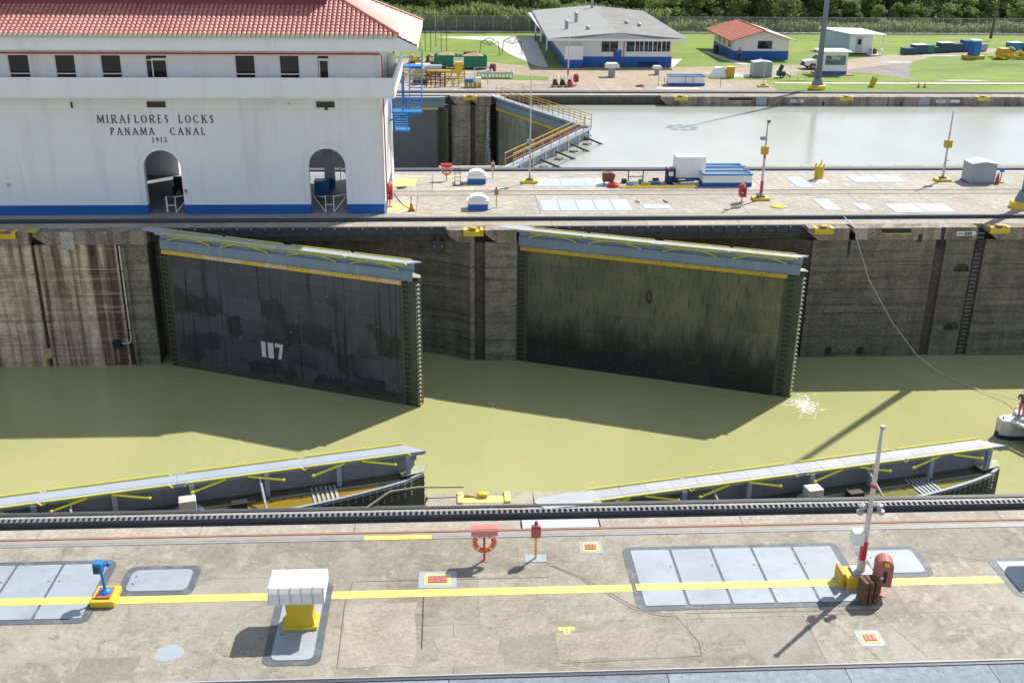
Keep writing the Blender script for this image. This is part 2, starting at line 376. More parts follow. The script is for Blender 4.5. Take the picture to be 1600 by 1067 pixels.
M['slime'] = paint('green_slime_steel', (.085, .095, .055), .8, .4, 2, dirt=(.03, .03, .02), dirt_amt=.7, streak=True)
M['slime2'] = paint('green_patina_plate', (.34, .38, .24), .7, .4, 2, dirt=(.5, .5, .45), dirt_amt=.6)
M['spike'] = paint('pale_green_spikes', (.36, .37, .28), .7, .4, 2, dirt=(.12, .14, .08), dirt_amt=.6)

def water_mat(name, c, c2, rough=.08, bump=.08, scale=.6, ior=1.33, spec=.5):
    m, nt, b = nodes(name); g = G(nt)
    n = g.noise(g.pos((1, .5, 1)), scale*.18, 4, .5, .5)
    g.link(g.mix(g.ramp(n, .35, .65), c, c2), b.inputs['Base Color'])
    b.inputs['Roughness'].default_value = rough; b.inputs['IOR'].default_value = ior
    b.inputs['Specular IOR Level'].default_value = spec
    w = g.noise(g.pos((.55, 1, 1)), scale*1.6, 5, .6, .7); w2 = g.noise(g.pos((.7, 1, 1)), scale*7, 3, .6)
    ml = g.ramp(g.noise(g.pos(), .09, 3), .35, .62, .25, 1)
    g.bump(g.math('MULTIPLY', g.math('ADD', w, g.math('MULTIPLY', w2, .3)), ml), bump, .3)
    return m
M['water'] = water_mat('lock_water', (.335, .33, .142), (.375, .362, .17), bump=.26)
M['water_high'] = water_mat('upper_water', (.35, .365, .305), (.38, .39, .33), rough=.17, bump=.05, scale=1.0, ior=1.8)
M['algae_water'] = water_mat('algae_pool', (.30, .19, .012), (.22, .15, .02), rough=.1, bump=.02)
M['pool_dark'] = paint('shaded_mud_pool', (.13, .115, .065), .15, .4, 1, bump=0)  # mud brown, with the walkway's shade put into the colour

def grass_mat():
    m, nt, b = nodes('lawn_grass'); g = G(nt)
    n1 = g.noise(g.pos((.5, 1, 1)), .09, 6, .65, .6); n2 = g.noise(g.pos((.35, 1, 1)), .8, 6, .7); n3 = g.noise(g.pos((1, .5, 1)), 5, 3)
    o = g.mix(g.ramp(n1, .33, .66), (.105, .18, .02), (.22, .30, .035))
    o = g.mix(g.math('MULTIPLY', g.ramp(n2, .5, .68), .6), o, (.07, .13, .012))
    o = g.mix(g.math('MULTIPLY', n3, .5), o, (.15, .22, .03))
    n5 = g.noise(g.pos((.4, 1, 1)), .22, 7, .7, .4); o = g.mix(g.math('MULTIPLY', g.ramp(n5, .56, .68), .75), o, (.30, .27, .11)); o = g.mix(g.math('MULTIPLY', g.ramp(n5, .42, .34), .6), o, (.06, .10, .015))
    g.link(o, b.inputs['Base Color']); b.inputs['Roughness'].default_value = .9; g.bump(g.math('ADD', n2, n3), 1, .15)
    return m
M['grass'] = grass_mat()
M['dirt_road'] = concrete('dirt_road_surface', (.42, .33, .24), (.32, .25, .17), (.55, .46, .36), scale=.12, crack=0)
M['asphalt'] = concrete('grey_road_surface', (.29, .26, .235), (.22, .20, .18), (.35, .32, .29), scale=.15, crack=0)
M['pale_pad'] = concrete('pale_paving', (.62, .60, .56), (.52, .50, .47), (.72, .70, .67), scale=.2, crack=0)
M['gravel'] = concrete('pale_gravel', (.52, .50, .48), (.36, .33, .3), (.66, .65, .63), scale=1, crack=0)

def foliage_mat(name, a, b_, c):
    m, nt, b = nodes(name); g = G(nt)
    n = g.noise(g.pos(), .55, 4, .6); n2 = g.noise(g.pos(), 4, 3)
    o = g.mix(g.ramp(n, .35, .65), a, b_); o = g.mix(g.ramp(g.rnd(), .1, .9), o, c)
    o = g.mix(g.math('MULTIPLY', n2, .5), o, tuple(x*.55 for x in a))
    g.link(o, b.inputs['Base Color']); b.inputs['Roughness'].default_value = .55
    b.inputs['Subsurface Weight'].default_value = 0
    t = g.new('ShaderNodeBsdfTranslucent'); mxs = g.new('ShaderNodeMixShader'); mxs.inputs[0].default_value = .45
    g.link(o, t.inputs['Color']); g.link(b.outputs[0], mxs.inputs[1]); g.link(t.outputs[0], mxs.inputs[2])
    g.link(mxs.outputs[0], nt.nodes['Material Output'].inputs['Surface'])
    return m
M['leaf_a'] = foliage_mat('tree_foliage', (.11, .19, .05), (.33, .45, .14), (.25, .35, .11))
M['leaf_b'] = foliage_mat('bright_foliage', (.19, .30, .08), (.29, .40, .13), (.22, .32, .11))
M['cane'] = foliage_mat('cane_foliage', (.28, .37, .12), (.40, .48, .19), (.32, .39, .14))
M['bark'] = paint('bark', (.14, .11, .08), .9, .4, 2, bump=.6)

def tile_mat():
    m, nt, b = nodes('clay_roof_tile'); g = G(nt)
    n1 = g.noise(g.pos(), .5, 5, .6); n2 = g.noise(g.pos(), 7, 3, .6)
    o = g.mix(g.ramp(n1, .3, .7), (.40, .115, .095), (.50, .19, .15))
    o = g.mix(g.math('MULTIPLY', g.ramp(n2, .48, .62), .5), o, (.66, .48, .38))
    g.link(o, b.inputs['Base Color']); b.inputs['Roughness'].default_value = .55
    return m
M['tile'] = tile_mat()
M['track'] = paint('track_strip_steel', (.31, .305, .295), .5, .3, 1.2, dirt=(.40, .38, .36), dirt_amt=.6)
M['plate_blue'] = concrete('blue_grey_deck_paint', (.24, .28, .33), (.19, .22, .26), (.32, .37, .42), scale=.5, crack=.4)
M['mortar'] = paint('eave_mortar', (.62, .60, .50), .8, .2, 3)

# ================================================================ WATER, GROUND
WL, WH = -9.2, -0.98          # low and high water
RECS = [(-19.5, 1.1), (4.2, 23.7)]
m = MB(); m.prism([(-70, -4), (90, -4), (90, 37.5), (-70, 37.5)], WL-.5, WL)
struct('water', 'murky olive green water in the near lock chamber', M['water'], m)
MIT = (12.8, 68.3)
m = MB(); m.prism([(-70, 48.5), (3.9, 48.5), (4.6, 51.4), (12.4, 68.3), (5.0, 85.2), (3.9, 88.6), (-70, 88.6)], WL-.5, WL)
struct('water', 'low water of the far lane left of its closed gate', M['water'], m)
m = MB(); m.prism([(4.6, 49.3), (120, 49.3), (120, 88.3), (5.0, 88.3), (5.2, 85.0), (12.9, 68.3), (4.9, 51.6)], WH-.5, WH)
struct('water', 'pale grey high water of the far lane right of its gate', M['water_high'], m)
m = MB(); m.prism([(-900, 89.45), (1100, 89.45), (1100, 1500), (-900, 1500)], -.06, -.03)
lawn = struct('lawn', 'bright green mown lawn beyond the far lane', M['grass'], m)
m = MB(); m.add([(-900, -900, -13.2), (1100, -900, -13.2), (1100, 1500, -13.2), (-900, 1500, -13.2)], [(0, 1, 2, 3)])
struct('ground', 'bare ground under the locks', M['dirt_road'], m)

# ================================================================ LOCK WALLS
def rec_depth(t): return .15 + 2.9*max(0, math.sin(math.pi*(t*.85+.15)))**.7
def rec_arc(a, b, Y0, sg, n=18, off=0):
    return [(a+(b-a)*i/n, Y0+sg*(rec_depth(i/n)+off)) for i in range(n+1)]
def lock_wall(label, Y0, sg, back, mat_body, seg_mats, zt=-13, coping_mat=None, coping_segs=None, cop_h=.85, courses=True, detail=True):
    root = thing('lock_wall', label, 'wall', (0, Y0, 0))
    poly = [(-75, Y0+sg*.2)]
    for a, b in RECS: poly += [(a, Y0+sg*.2)] + rec_arc(a, b, Y0, sg, off=.12) + [(b+.12, Y0+sg*.2)]
    poly += [(95, Y0+sg*.2), (95, back), (-75, back)]
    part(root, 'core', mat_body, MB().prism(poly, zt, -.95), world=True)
    a, b = Y0+sg*.85, back
    part(root, 'deck_base', M['dark_wall'], B((-75, 95, a+sg*.02, b, -.95, -.25)), world=True)
    for (x0, x1) in coping_segs:
        x = x0
        while x < x1-.05:
            w = min(random.uniform(3.6, 5.2), x1-x)
            if x1-x-w < 1.2: w = x1-x
            mb = MB(); ca = .0 if abs(x-x0) > .01 or x0 < -50 else .75
            y0, y1 = Y0-sg*.07, Y0+sg*.85
            pl = [(x+.012, -.02), (x+w-.012, -.02), (x+w-.012, -cop_h), (x+.012+ca, -cop_h)]
            pl = [(x+.012, 0), (x+w-.012, 0), (x+w-.012, -cop_h), (x+.012+ca, -cop_h)] + ([(x+.012, -.28)] if ca else [])
            mb.prism(pl, min(y0, y1), max(y0, y1), 'y')
            part(root, 'coping_block', coping_mat, mb, bevel=.02, world=True)
            x += w
    if courses:
        for (x0, x1, mt, wmin, wmax) in seg_mats:
            z = -cop_h
            hs = [1.75, 1.7, 1.7, 1.68, 1.72, .9] if Y0 < 60 else [1.7]*6
            for h in hs:
                x = x0
                while x < x1-.02:
                    w = min(random.uniform(wmin, wmax), x1-x)
                    if x1-x-w < wmin*.4: w = x1-x
                    pr = random.uniform(-.012, .012)
                    part(root, 'wall_block', mt, B((x+.008, x+w-.008, Y0+pr, Y0+sg*.19, z-h+.02, z-.012)), world=True)
                    x += w
                z -= h
        if detail:
            for a, b in RECS:
                z = -.95
                for h in [1.65, 1.7, 1.7, 1.68, 1.72, .9]:
                    p1 = rec_arc(a, b, Y0, sg); p2 = rec_arc(a, b, Y0, sg, off=.115)
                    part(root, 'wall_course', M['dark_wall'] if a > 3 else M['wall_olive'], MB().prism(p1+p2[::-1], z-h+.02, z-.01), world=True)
                    z -= h
    return root

near_wall = lock_wall('nearest concrete lock wall carrying the foreground deck', 0, -1, -60, M['wall_olive'], [(-75, -19.5, M['wall_olive'], 6, 8), (1.1, 4.2, M['wall_olive'], 3, 4), (23.7, 95, M['wall_olive'], 6, 8)],
                      coping_mat=M['strip'], coping_segs=[(-75, -19.5), (-1.05, 4.2), (23.7, 95)], detail=False)
# centre wall: near face with groove, ladder slot and alcoves
segs = [(-75, -26.75, M['wall_stained'], 4, 6), (-26.5, -21.4, M['wall_stained'], 3, 5.2), (-21.0, -19.5, M['wall_pale'], 2, 3),
        (1.1, 1.42, M['wall_pale'], 1, 1.2), (2.1, 4.2, M['wall_pale'], 2.2, 3), (23.75, 32.05, M['wall_olive'], 2.6, 4.6), (35.45, 95, M['wall_olive'], 4, 6)]
mid_wall = lock_wall('stained concrete face of the centre wall across the near chamber', 33.5, 1, 42.66, M['dark_wall'], segs, coping_mat=M['coping'],
                     coping_segs=[(-75, -26.75), (-26.5, -19.4), (-.4, 1.42), (2.05, 4.15), (23.3, 26.1), (26.3, 34.75), (35.4, 60), (60, 95)])
def xz(poly, y0, y1): return MB().prism(poly, y0, y1, 'y')
# strip between the vertical groove and the ladder slot, with two arched alcoves
def dome(cx, zb, r=.56, h=.55, n=9):
    return [(cx+r*math.cos(math.pi*i/n), zb+h*math.sin(math.pi*i/n)**.8) for i in range(n+1)]
for z1, z0, al in ((-.85, -3.07, 1), (-3.09, -4.9, 0), (-4.92, -7.28, 1), (-7.30, -9.7, 0)):
    pl = [(32.75, z0), (32.75, z1), (34.7, z1), (34.7, z0)]
    if al: pl += dome(34.08, z0)
    part(mid_wall, 'wall_block', M['wall_olive'], xz(pl, 33.5, 33.69), world=True)
for zb in (-3.07, -7.28):
    o = part(mid_wall, 'mooring_hook', M['dark'], MB().tube([(34.08, 33.66, zb+.02), (34.08, 33.5, zb+.12), (34.08, 33.47, zb+.3)], .05).tube([(33.93, 33.52, zb+.12), (34.23, 33.52, zb+.12)], .04), world=True)
# ladder in the slot
root = thing('wall_ladder', 'steel ladder let into the slot of the lock wall by the 800 sign', 'ladder', (35.07, 33.6, 0))
for s in (-1, 1): part(root, 'rail', M['dark'], MB().box(s*.2-.02, s*.2+.02, -.03, .0, -9.6, -.3))
me = MB().tube([(-.2, -.02, 0), (.2, -.02, 0)], .018, 5).mesh('rung', M['rail_light'])
for i in range(31): link('rung', me, root, (0, 0, -.45-i*.29))
# rounded lower ends of the drain pipe on the left
root = thing('drain_pipe', 'pale drain pipe running down the stained wall with an elbow at its foot', 'pipe', (-21.2, 33.4, 0))
part(root, 'pipe', M['pole_white'], MB().tube([(.02, -.02, -.9), (.02, -.02, -7.2), (-.02, -.02, -7.45), (-.15, -.02, -7.56), (-.6, -.02, -7.58)], .06, 8))
for z in (-2.6, -4.9, -6.6): part(root, 'collar', M['dark'], MB().tube([(.02, -.02, z), (.02, -.02, z-.06)], .085, 8))
part(root, 'channel', M['wall_pale'], B((.14, .34, -.06, .1, -9.4, -.9)))
part(root, 'valve_box', M['black'], B((-1.15, -.65, -.3, .08, -7.85, -7.3)), bevel=.05)
# painted patches / small fittings on the walls
def plate_on(x0, x1, z0, z1, name, mat, y=33.5, d=.035, parent=None):
    return part(parent or mid_wall, name, mat, B((x0, x1, y-d, y-.001, z0, z1)), world=True)
M['patch'] = concrete('white_patch', (.60, .58, .52), (.30, .25, .2), (.72, .70, .66), scale=1.5, crack=0)
plate_on(-24.75, -23.95, -1.15, -.02, 'white_patch', M['patch'], 33.43)
plate_on(28.7-2.2, 27.3, -.8, -.02, 'white_patch', M['patch'], 33.43, .012)
plate_on(-27.05, -26.5, -8.6, -7.9, 'gauge_board', M['patch']); plate_on(-27.04, -26.55, -8.62, -8.35, 'gauge_mark', M['yellow'], 33.46)
for x in (25.7, 27.95):
    part(mid_wall, 'bolt_plate', M['dark'], B((x-.22, x+.22, 33.46, 33.499, -9.0, -8.5)), world=True)
    for dz in (-8.88, -8.62): part(mid_wall, 'bolt_hole', M['black'], MB().tube([(x, 33.40, dz), (x, 33.47, dz)], .09, 8), world=True)
for x in (26.4, 27.2): part(mid_wall, 'bolt_hole', M['black'], MB().tube([(x, 33.44, -8.7), (x, 33.52, -8.7)], .05, 8), world=True)
# long slot in the coping face and dark notches
for (x0, x1, z0, z1) in ((28.25, 30.2, -.36, -.06), (30.75, 31.0, -1.0, -.45), (-23.0, -22.9, -1.6, -.9)):
    part(mid_wall, 'slot', M['black'], B((x0, x1, 33.415, 33.5, z0, z1)), world=True)
part(mid_wall, 'slot_lip', M['pale_line'], B((28.22, 30.23, 33.37, 33.428, -.40, -.36)), world=True)
for (x, z0, z1, w) in ((26.2, -2.1, -.9, .10), (32.4, -1.6, -.0, .16), (35.1, -1.9, -.9, .2)):
    pl = [(x-w, z1), (x+w, z1), (x+w*.7, (z0+z1)/2), (x+w*.2, z0), (x-w*.3, z0+.2), (x-w*.8, (z0+z1)/2)]
    part(mid_wall, 'crack', M['black'], xz(pl, 33.49 if z1 < -.5 else 33.42, 33.52), world=True)

# bollard recesses painted yellow, set in the coping
def bollard(x, y, label, sg=1, w=1.3):
    r = thing('mooring_bollard', label, 'bollard', (x, y, 0), 0 if sg > 0 else math.pi)
    part(r, 'back_plate', M['yellow'], B((-w/2, w/2, .62, .66, -.34, .025)))
    part(r, 'side_plate', M['yellow'], B((-w/2, -w/2+.22, -.1, .62, -.40, .03)), bevel=.02)
    part(r, 'side_plate', M['yellow'], B((w/2-.22, w/2, -.1, .62, -.40, .03)), bevel=.02)
    part(r, 'base_plate', M['yellow'], B((-w/2+.22, w/2-.22, -.1, .62, -.40, -.08)))
    part(r, 'bollard_head', M['ochre'], MB().lathe([(.13, -.1), (.12, .02), (.24, .06), (.26, .1), (.2, .14), (.02, .16)], 0, .2, 14, 1.15, .8), smooth=True)
    return r
# near wall bollard is long and lies between two pale posts
r = thing('mooring_bollard', 'pale yellow sunlit bollard recess at the near edge beside the white plate', 'bollard', (1.0, 0, 0))
part(r, 'base_plate', M['pale_line'], B((-.9, .9, -.66, -.2, -.05, .02)), bevel=.02)
part(r, 'side_plate', M['pale_line'], B((-.94, -.72, -.70, .02, -.05, .07)), bevel=.03); part(r, 'side_plate', M['pale_line'], B((.72, .94, -.70, .02, -.05, .09)), bevel=.03)
part(r, 'bollard_head', M['yellow'], MB().lathe([(.12, -.1), (.11, .07), (.2, .1), (.21, .14), (.16, .17), (.02, .18)], -.03, -.25, 16, 1.1, .7), smooth=True)
part(r, 'cleat', M['ochre'], MB().tube([(-.68, -.25, .05), (-.32, -.25, .06)], .05, 8), smooth=True)
bollard(1.35, 33.43, 'yellow bollard recess at the top of the pier between the two far gates')
bollard(24.35, 33.43, 'yellow bollard recess in the coping just right of the second far gate', w=1.3)
bollard(36.2, 33.43, 'yellow bollard recess in the coping right of the 800 sign', w=1.35)
bollard(-28.3, 33.43, 'yellow bollard recess at the left end of the stained wall', w=1.6)
part(mid_wall, 'cover_lid', M['ochre'], B((-26.95, -26.2, 33.36, 34.1, .0, .05)), bevel=.01, world=True, label='yellow lid over the crack')

# ---- centre wall, far face and far wall
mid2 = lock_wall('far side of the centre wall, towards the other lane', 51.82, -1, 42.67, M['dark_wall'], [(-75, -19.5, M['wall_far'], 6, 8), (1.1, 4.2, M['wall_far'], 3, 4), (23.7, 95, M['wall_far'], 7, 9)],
                 coping_mat=M['strip'], coping_segs=[(-75, -19.5), (-1.05, 4.2), (23.7, 95)], detail=False)
far_wall = lock_wall('concrete lock wall along the far side of the upper lane', 85.3, 1, 97, M['dark_wall'], [(-75, -19.5, M['wall_far'], 6, 8), (.05, 2.1, M['wall_far'], 2.3, 3), (2.65, 4.3, M['wall_far'], 2, 3), (23.7, 95, M['wall_far'], 5, 7)],
                     coping_mat=M['coping'], coping_segs=[(-75, -19.5), (-.1, 2.1), (2.1, 4.4), (23.1, 95)], cop_h=1.0)
for x, lb in ((2.1, 'small yellow bollard recess over the leaking pier of the far wall'), (25.3, 'yellow bollard recess in the far wall below the white tank'), (43.9, 'yellow bollard recess in the far wall by the tall light tower foot'), (59.5, 'yellow bollard recess in the far wall near the right edge')):
    bollard(x, 85.24, lb, w=1.5)
for x0, x1 in ((30.6, 33.3),):
    part(far_wall, 'slot', M['black'], B((x0, x1, 85.215, 85.3, -.4, -.1)), world=True); part(far_wall, 'slot_lip', M['pale_line'], B((x0, x1, 85.17, 85.22, -.45, -.4)), world=True)
for x0, x1, mt in ((33.7, 34.9, 'wall_far'), (52.2, 53.4, 'wall_far')):
    part(far_wall, 'patch', M['hatch'], B((x0, x1, 85.20, 85.235, -.95, -.05)), world=True)
for x in (33.55, 41.2, 50.0): part(far_wall, 'notch', M['black'], B((x, x+.25, 85.21, 85.3, -1.0, -.55)), world=True)

# ---- digits and letters made of strokes
def stroke_text(txt, h, wfac=.62, gap=.28, th=.13, thin=.07, depth=.03, serif=True):
    """returns list of (MB) per character, laid out along +X, in the XZ plane, front at y=0 facing -Y"""
    S = {
     'M': [((0,0),(.08,1),1),((.08,1),(.5,.12),2),((.5,.12),(.92,1),1),((.92,1),(1,0),2)], 'I': [((.5,0),(.5,1),2)],
     'R': [((.12,0),(.12,1),2),((.12,1),(.6,1),1),((.6,1),(.85,.85),2),((.85,.85),(.82,.62),2),((.82,.62),(.6,.5),1),((.6,.5),(.12,.5),1),((.45,.5),(.95,0),2)],
     'A': [((0,0),(.5,1),1),((.5,1),(1,0),2),((.2,.36),(.8,.36),1)], 'F': [((.15,0),(.15,1),2),((.15,1),(.9,1),1),((.15,.52),(.7,.52),1)],
     'L': [((.15,0),(.15,1),2),((.15,0),(.9,0),1),((.9,0),(.95,.2),1)], 'E': [((.15,0),(.15,1),2),((.15,1),(.85,1),1),((.15,.52),(.7,.52),1),((.15,0),(.92,0),1)],
     'O': [((.5,1),(.15,.85),1),((.15,.85),(0,.5),2),((0,.5),(.15,.15),2),((.15,.15),(.5,0),1),((.5,0),(.85,.15),1),((.85,.15),(1,.5),2),((1,.5),(.85,.85),2),((.85,.85),(.5,1),1)],
     'C': [((.95,.78),(.75,.97),1),((.75,.97),(.5,1),1),((.5,1),(.15,.85),1),((.15,.85),(0,.5),2),((0,.5),(.15,.15),2),((.15,.15),(.5,0),1),((.5,0),(.75,.03),1),((.75,.03),(.95,.22),1)],
     'S': [((.82,.82),(.5,1),1),((.5,1),(.18,.8),2),((.18,.8),(.3,.58),2),((.3,.58),(.7,.42),2),((.7,.42),(.82,.2),2),((.82,.2),(.5,0),1),((.5,0),(.15,.18),1)],
     'K': [((.12,0),(.12,1),2),((.12,.4),(.85,1),1),((.4,.6),(.95,0),2)], 'P': [((.15,0),(.15,1),2),((.15,1),(.6,1),1),((.6,1),(.88,.82),2),((.88,.82),(.85,.6),2),((.85,.6),(.6,.45),1),((.6,.45),(.15,.45),1)],
     'N': [((.08,0),(.08,1),1),((.08,1),(.9,0),2),((.9,0),(.9,1),1)],
     '1': [((.5,0),(.5,1),2),((.5,1),(.3,.85),1)], '7': [((.1,1),(.9,1),2),((.9,1),(.4,0),2)],
     '9': [((.8,.7),(.5,.48),1),((.5,.48),(.15,.7),2),((.15,.7),(.5,1),1),((.5,1),(.85,.7),2),((.85,.7),(.75,.3),2),((.75,.3),(.35,0),1)],
     '3': [((.15,.85),(.5,1),1),((.5,1),(.8,.78),2),((.8,.78),(.45,.54),1),((.45,.54),(.85,.28),2),((.85,.28),(.5,0),2),((.5,0),(.12,.15),1)],
     '8': [((.5,.54),(.2,.77),2),((.2,.77),(.5,1),2),((.5,1),(.8,.77),2),((.8,.77),(.5,.54),2),((.5,.54),(.12,.27),2),((.12,.27),(.5,0),2),((.5,0),(.88,.27),2),((.88,.27),(.5,.54),2)],
     '0': [((.5,1),(.12,.7),2),((.12,.7),(.12,.3),2),((.12,.3),(.5,0),2),((.5,0),(.88,.3),2),((.88,.3),(.88,.7),2),((.88,.7),(.5,1),2)]}
    out = []; x = 0
    for ch in txt:
        if ch == ' ': x += h*wfac*1.5; continue
        w = h*wfac*(.3 if ch == 'I' else 1.18 if ch == 'M' else .72 if ch in 'FSELP' else .6 if ch == '1' else 1)
        mb = MB(); k = 0
        for (a, b, wt) in S[ch]:
            k += 1
            A = Vector((x+a[0]*w, a[1]*h)); Bv = Vector((x+b[0]*w, b[1]*h)); d = (Bv-A)
            if d.length < 1e-6: continue
            d.normalize(); n = Vector((-d.y, d.x))*(th if wt == 2 else thin)*h*.5; e = d*thin*h*.35
            yy = -depth-.0006*k
            mb.prism([tuple(A-e+n), tuple(Bv+e+n), tuple(Bv+e-n), tuple(A-e-n)], yy, 0, 'y')
        if serif and ch in 'MIRAFLEKPN1':
            pts = {'M': [(0,0),(1,0),(.03,1),(.97,1)], 'I': [(.5,0),(.5,1)], 'R': [(.12,0),(.95,0)], 'A': [(0,0),(1,0)], 'F': [(.15,0)], 'L': [(.15,1)], 'E': [], 'K': [(.12,0),(.12,1),(.92,0),(.85,1)], 'P': [(.15,0)], 'N': [(.08,0),(.06,1),(.9,1)], '1': [(.5,0)]}[ch]
            for q in pts:
                cx, cz = x+q[0]*w, q[1]*h; mb.box(cx-.13*h, cx+.13*h, -depth-.008, 0, cz-.025*h, cz+.025*h)
        out.append((ch, mb)); x += w + gap*h
    return out, x-gap*h
def text_parts(parent, txt, x, y, z, h, mat, center=True, **k):
    L, w = stroke_text(txt, h, **k); ox = x-w/2 if center else x
    for ch, mb in L:
        mb.v = [(a+ox-parent.location.x, b+y-parent.location.y, c+z-parent.location.z) for a, b, c in mb.v]
        part(parent, 'letter', mat, mb)

def arrow_sign(x0, x1, y, z0, z1, txt, label):
    r = thing('arrow_sign', label, 'sign', (x0, y, (z0+z1)/2)); w = x1-x0; h = z1-z0
    part(r, 'board', M['numeral'], MB().prism([(0, -h/2), (w-h*.5, -h/2), (w, 0), (w-h*.5, h/2), (0, h/2)], -.02, 0, 'y'))
    L, tw = stroke_text(txt, h*.62, th=.2, thin=.2, serif=False, gap=.3)
    for ch, mb in L:
        mb.v = [(a+w*.40, b-.022, c-h*.31) for a, b, c in mb.v]; part(r, 'digit', M['ink'], mb)
    part(r, 'stripe', M['ink'], B((w*.05, w*.34, -.028, -.02, -.035, .035)))
arrow_sign(33.3, 34.68, 33.42, -.56, -.26, '800', 'white arrow sign reading 800 on the coping of the near chamber')
arrow_sign(37.6, 39.1, 85.22, -.62, -.3, '800', 'white arrow sign on the far wall, left of the light tower')
arrow_sign(52.9+1.2, 56.9, 85.22, -.62, -.3, '800', 'white arrow sign on the far wall between two bollard recesses')
arrow_sign(64.6, 66.6, 85.22, -.62, -.3, '800', 'faint arrow sign on the far wall at the right edge')

# ================================================================ TOWPATHS AND DECKS
def strips(parent, y0, y1, x0, x1, z, mat, wmin, wmax, name='slab', t=.25, gap=.012, skip=()):
    x = x0
    while x < x1-.02:
        w = min(random.uniform(wmin, wmax), x1-x)
        if x1-x-w < wmin*.5: w = x1-x
        if not any(x < b and x+w > a for a, b in skip):
            part(parent, name, mat, B((x+gap, x+w-gap, y0+gap, y1-gap, z-t, z+random.uniform(-.004, .003))), world=True)
        x += w
def rack_rail(yd0, yd1, ys0, ys1, label, x0=-60, x1=80, pitch=.19):
    r = thing('rack_rail', label, 'rail', (0, (yd0+ys1)/2, 0))
    part(r, 'channel', M['rail_steel'], B((x0, x1, yd0+.03, yd1, -.24, -.12)), world=True)
    part(r, 'side_rail', M['rail_steel'], B((x0, x1, yd1, ys0, -.24, .09)), world=True)
    part(r, 'edge_bar', M['rail_light'], B((x0, x1, ys1-.03, ys1, -.24, .085)), world=True)
    part(r, 'trough', M['black'], B((x0, x1, ys0+.001, ys1-.031, -.24, -.05)), world=True)
    mb = MB(); x = x0
    while x < x1: mb.box(x, x+pitch*.40, ys0+.001, ys1-.031, -.049, .084); x += pitch
    part(r, 'slot_bars', M['slot_bar'], mb, world=True, kind='stuff')
    return r
# --- near deck
nd = struct('pavement', 'weathered tan concrete deck of the near lock wall', M['dark_wall'], B((-75, 95, -9.7, -2.95, -.249, -.2)))
part(nd, 'edge_rail', M['dark'], B((-75, 95, -.99, -.855, -.24, .035)), world=True)
strips(nd, -1.235, -.99, -70, 90, 0, M['strip'], 4, 6)
rack_rail(-1.82, -1.52, -1.50, -1.24, 'slotted towing rack rail along the near edge of the foreground deck')
strips(nd, -2.40, -1.84, -70, 2.2, 0, M['strip'], 4, 5.5); strips(nd, -2.40, -1.84, 4.9, 90, 0, M['strip'], 4, 5.5)
part(nd, 'cover_plate', M['hatch_pale'], B((2.25, 4.85, -2.38, -1.86, -.2, .012)), world=True)
part(nd, 'side_rail', M['red_line'], B((-75, 95, -2.50, -2.41, -.2, .02)), world=True)
part(nd, 'rust_band', M['rust'], B((-75, 95, -2.65, -2.505, -.2, -.004)), world=True)
for (a, b, mt) in ((-75, -3.05, 'track'), (-3.04, -.80, 'line'), (-.79, 95, 'track')):
    part(nd, 'steel_strip', M[mt], B((a, b, -2.76, -2.66, -.2, .006), (a, b, -2.90, -2.78, -.2, .010)), world=True)
strips(nd, -4.9, -2.92, -70, 90, 0, M['deck'], 4.5, 8, gap=.002)
strips(nd, -7.5, -4.9, -70, 90, 0, M['deck'], 4, 9, gap=.003)
strips(nd, -9.72, -7.5, -70, 90, 0, M['deck'], 3.5, 7.5, gap=.004)
part(nd, 'edge_rail', M['rail_light'], B((-75, 95, -9.76, -9.72, -.2, .03)), world=True)
part(nd, 'edge_rail', M['rail_steel'], B((-75, 95, -9.87, -9.78, -.2, .0)), world=True)
strips(nd, -13.5, -9.88, -70, 90, -.02, M['plate_blue'], 4, 6, name='deck_plate')
strips(nd, -60, -13.5, -70, 90, -.02, M['deck'], 14, 18)
# yellow line in lengths, broken at the hatches
for (a, b, z) in ((-60, -14.7, .004), (-14.68, -10.78, .030), (-10.76, -5.35, .004), (-3.8, 5.5, .004), (5.52, 12.4, .030), (12.42, 17.1, .004)):
    part(nd, 'painted_line', M['line'], MB().prism([(a, -6.10), (b, -6.10), (b, -5.73), (a, -5.73)], z-.003 if z < .01 else z-.001, z+.002), world=True)
# --- centre deck
md = struct('pavement', 'pale sunlit concrete deck on top of the centre wall', M['dark_wall'], B((-75, 95, 37.4, 49.6, -.249, -.2)))
strips(md, 34.36, 35.44, -70, 90, 0, M['strip'], 5, 8)
rack_rail(35.46, 36.1, 36.14, 36.40, 'slotted rack rail along the near edge of the centre wall deck')
strips(md, 36.42, 37.3, -70, 90, 0, M['strip'], 5, 8)
strips(md, 37.3, 42.3, -70, 90, 0, M['deck_mid'], 5, 9, gap=.015)
part(md, 'rail', M['rail_steel'], B((-4.3, 95, 42.30, 42.38, -.2, .015), (-4.3, 95, 43.52, 43.62, -.2, .015)), world=True)
part(md, 'track_strip', M['strip'], B((-4.3, 95, 42.40, 43.5, -.2, -.003)), world=True)
strips(md, 43.62, 49.2, -70, 90, 0, M['deck_mid'], 5, 9, gap=.015)
part(md, 'rail', M['rail_steel'], B((-75, 95, 49.85, 50.55, -.2, .14)), world=True)
part(md, 'rail', M['rail_light'], B((-75, 95, 49.25, 49.8, -.2, .0)), world=True)
part(md, 'rail', M['strip'], B((-75, 95, 50.56, 50.95, -.2, .0)), world=True)
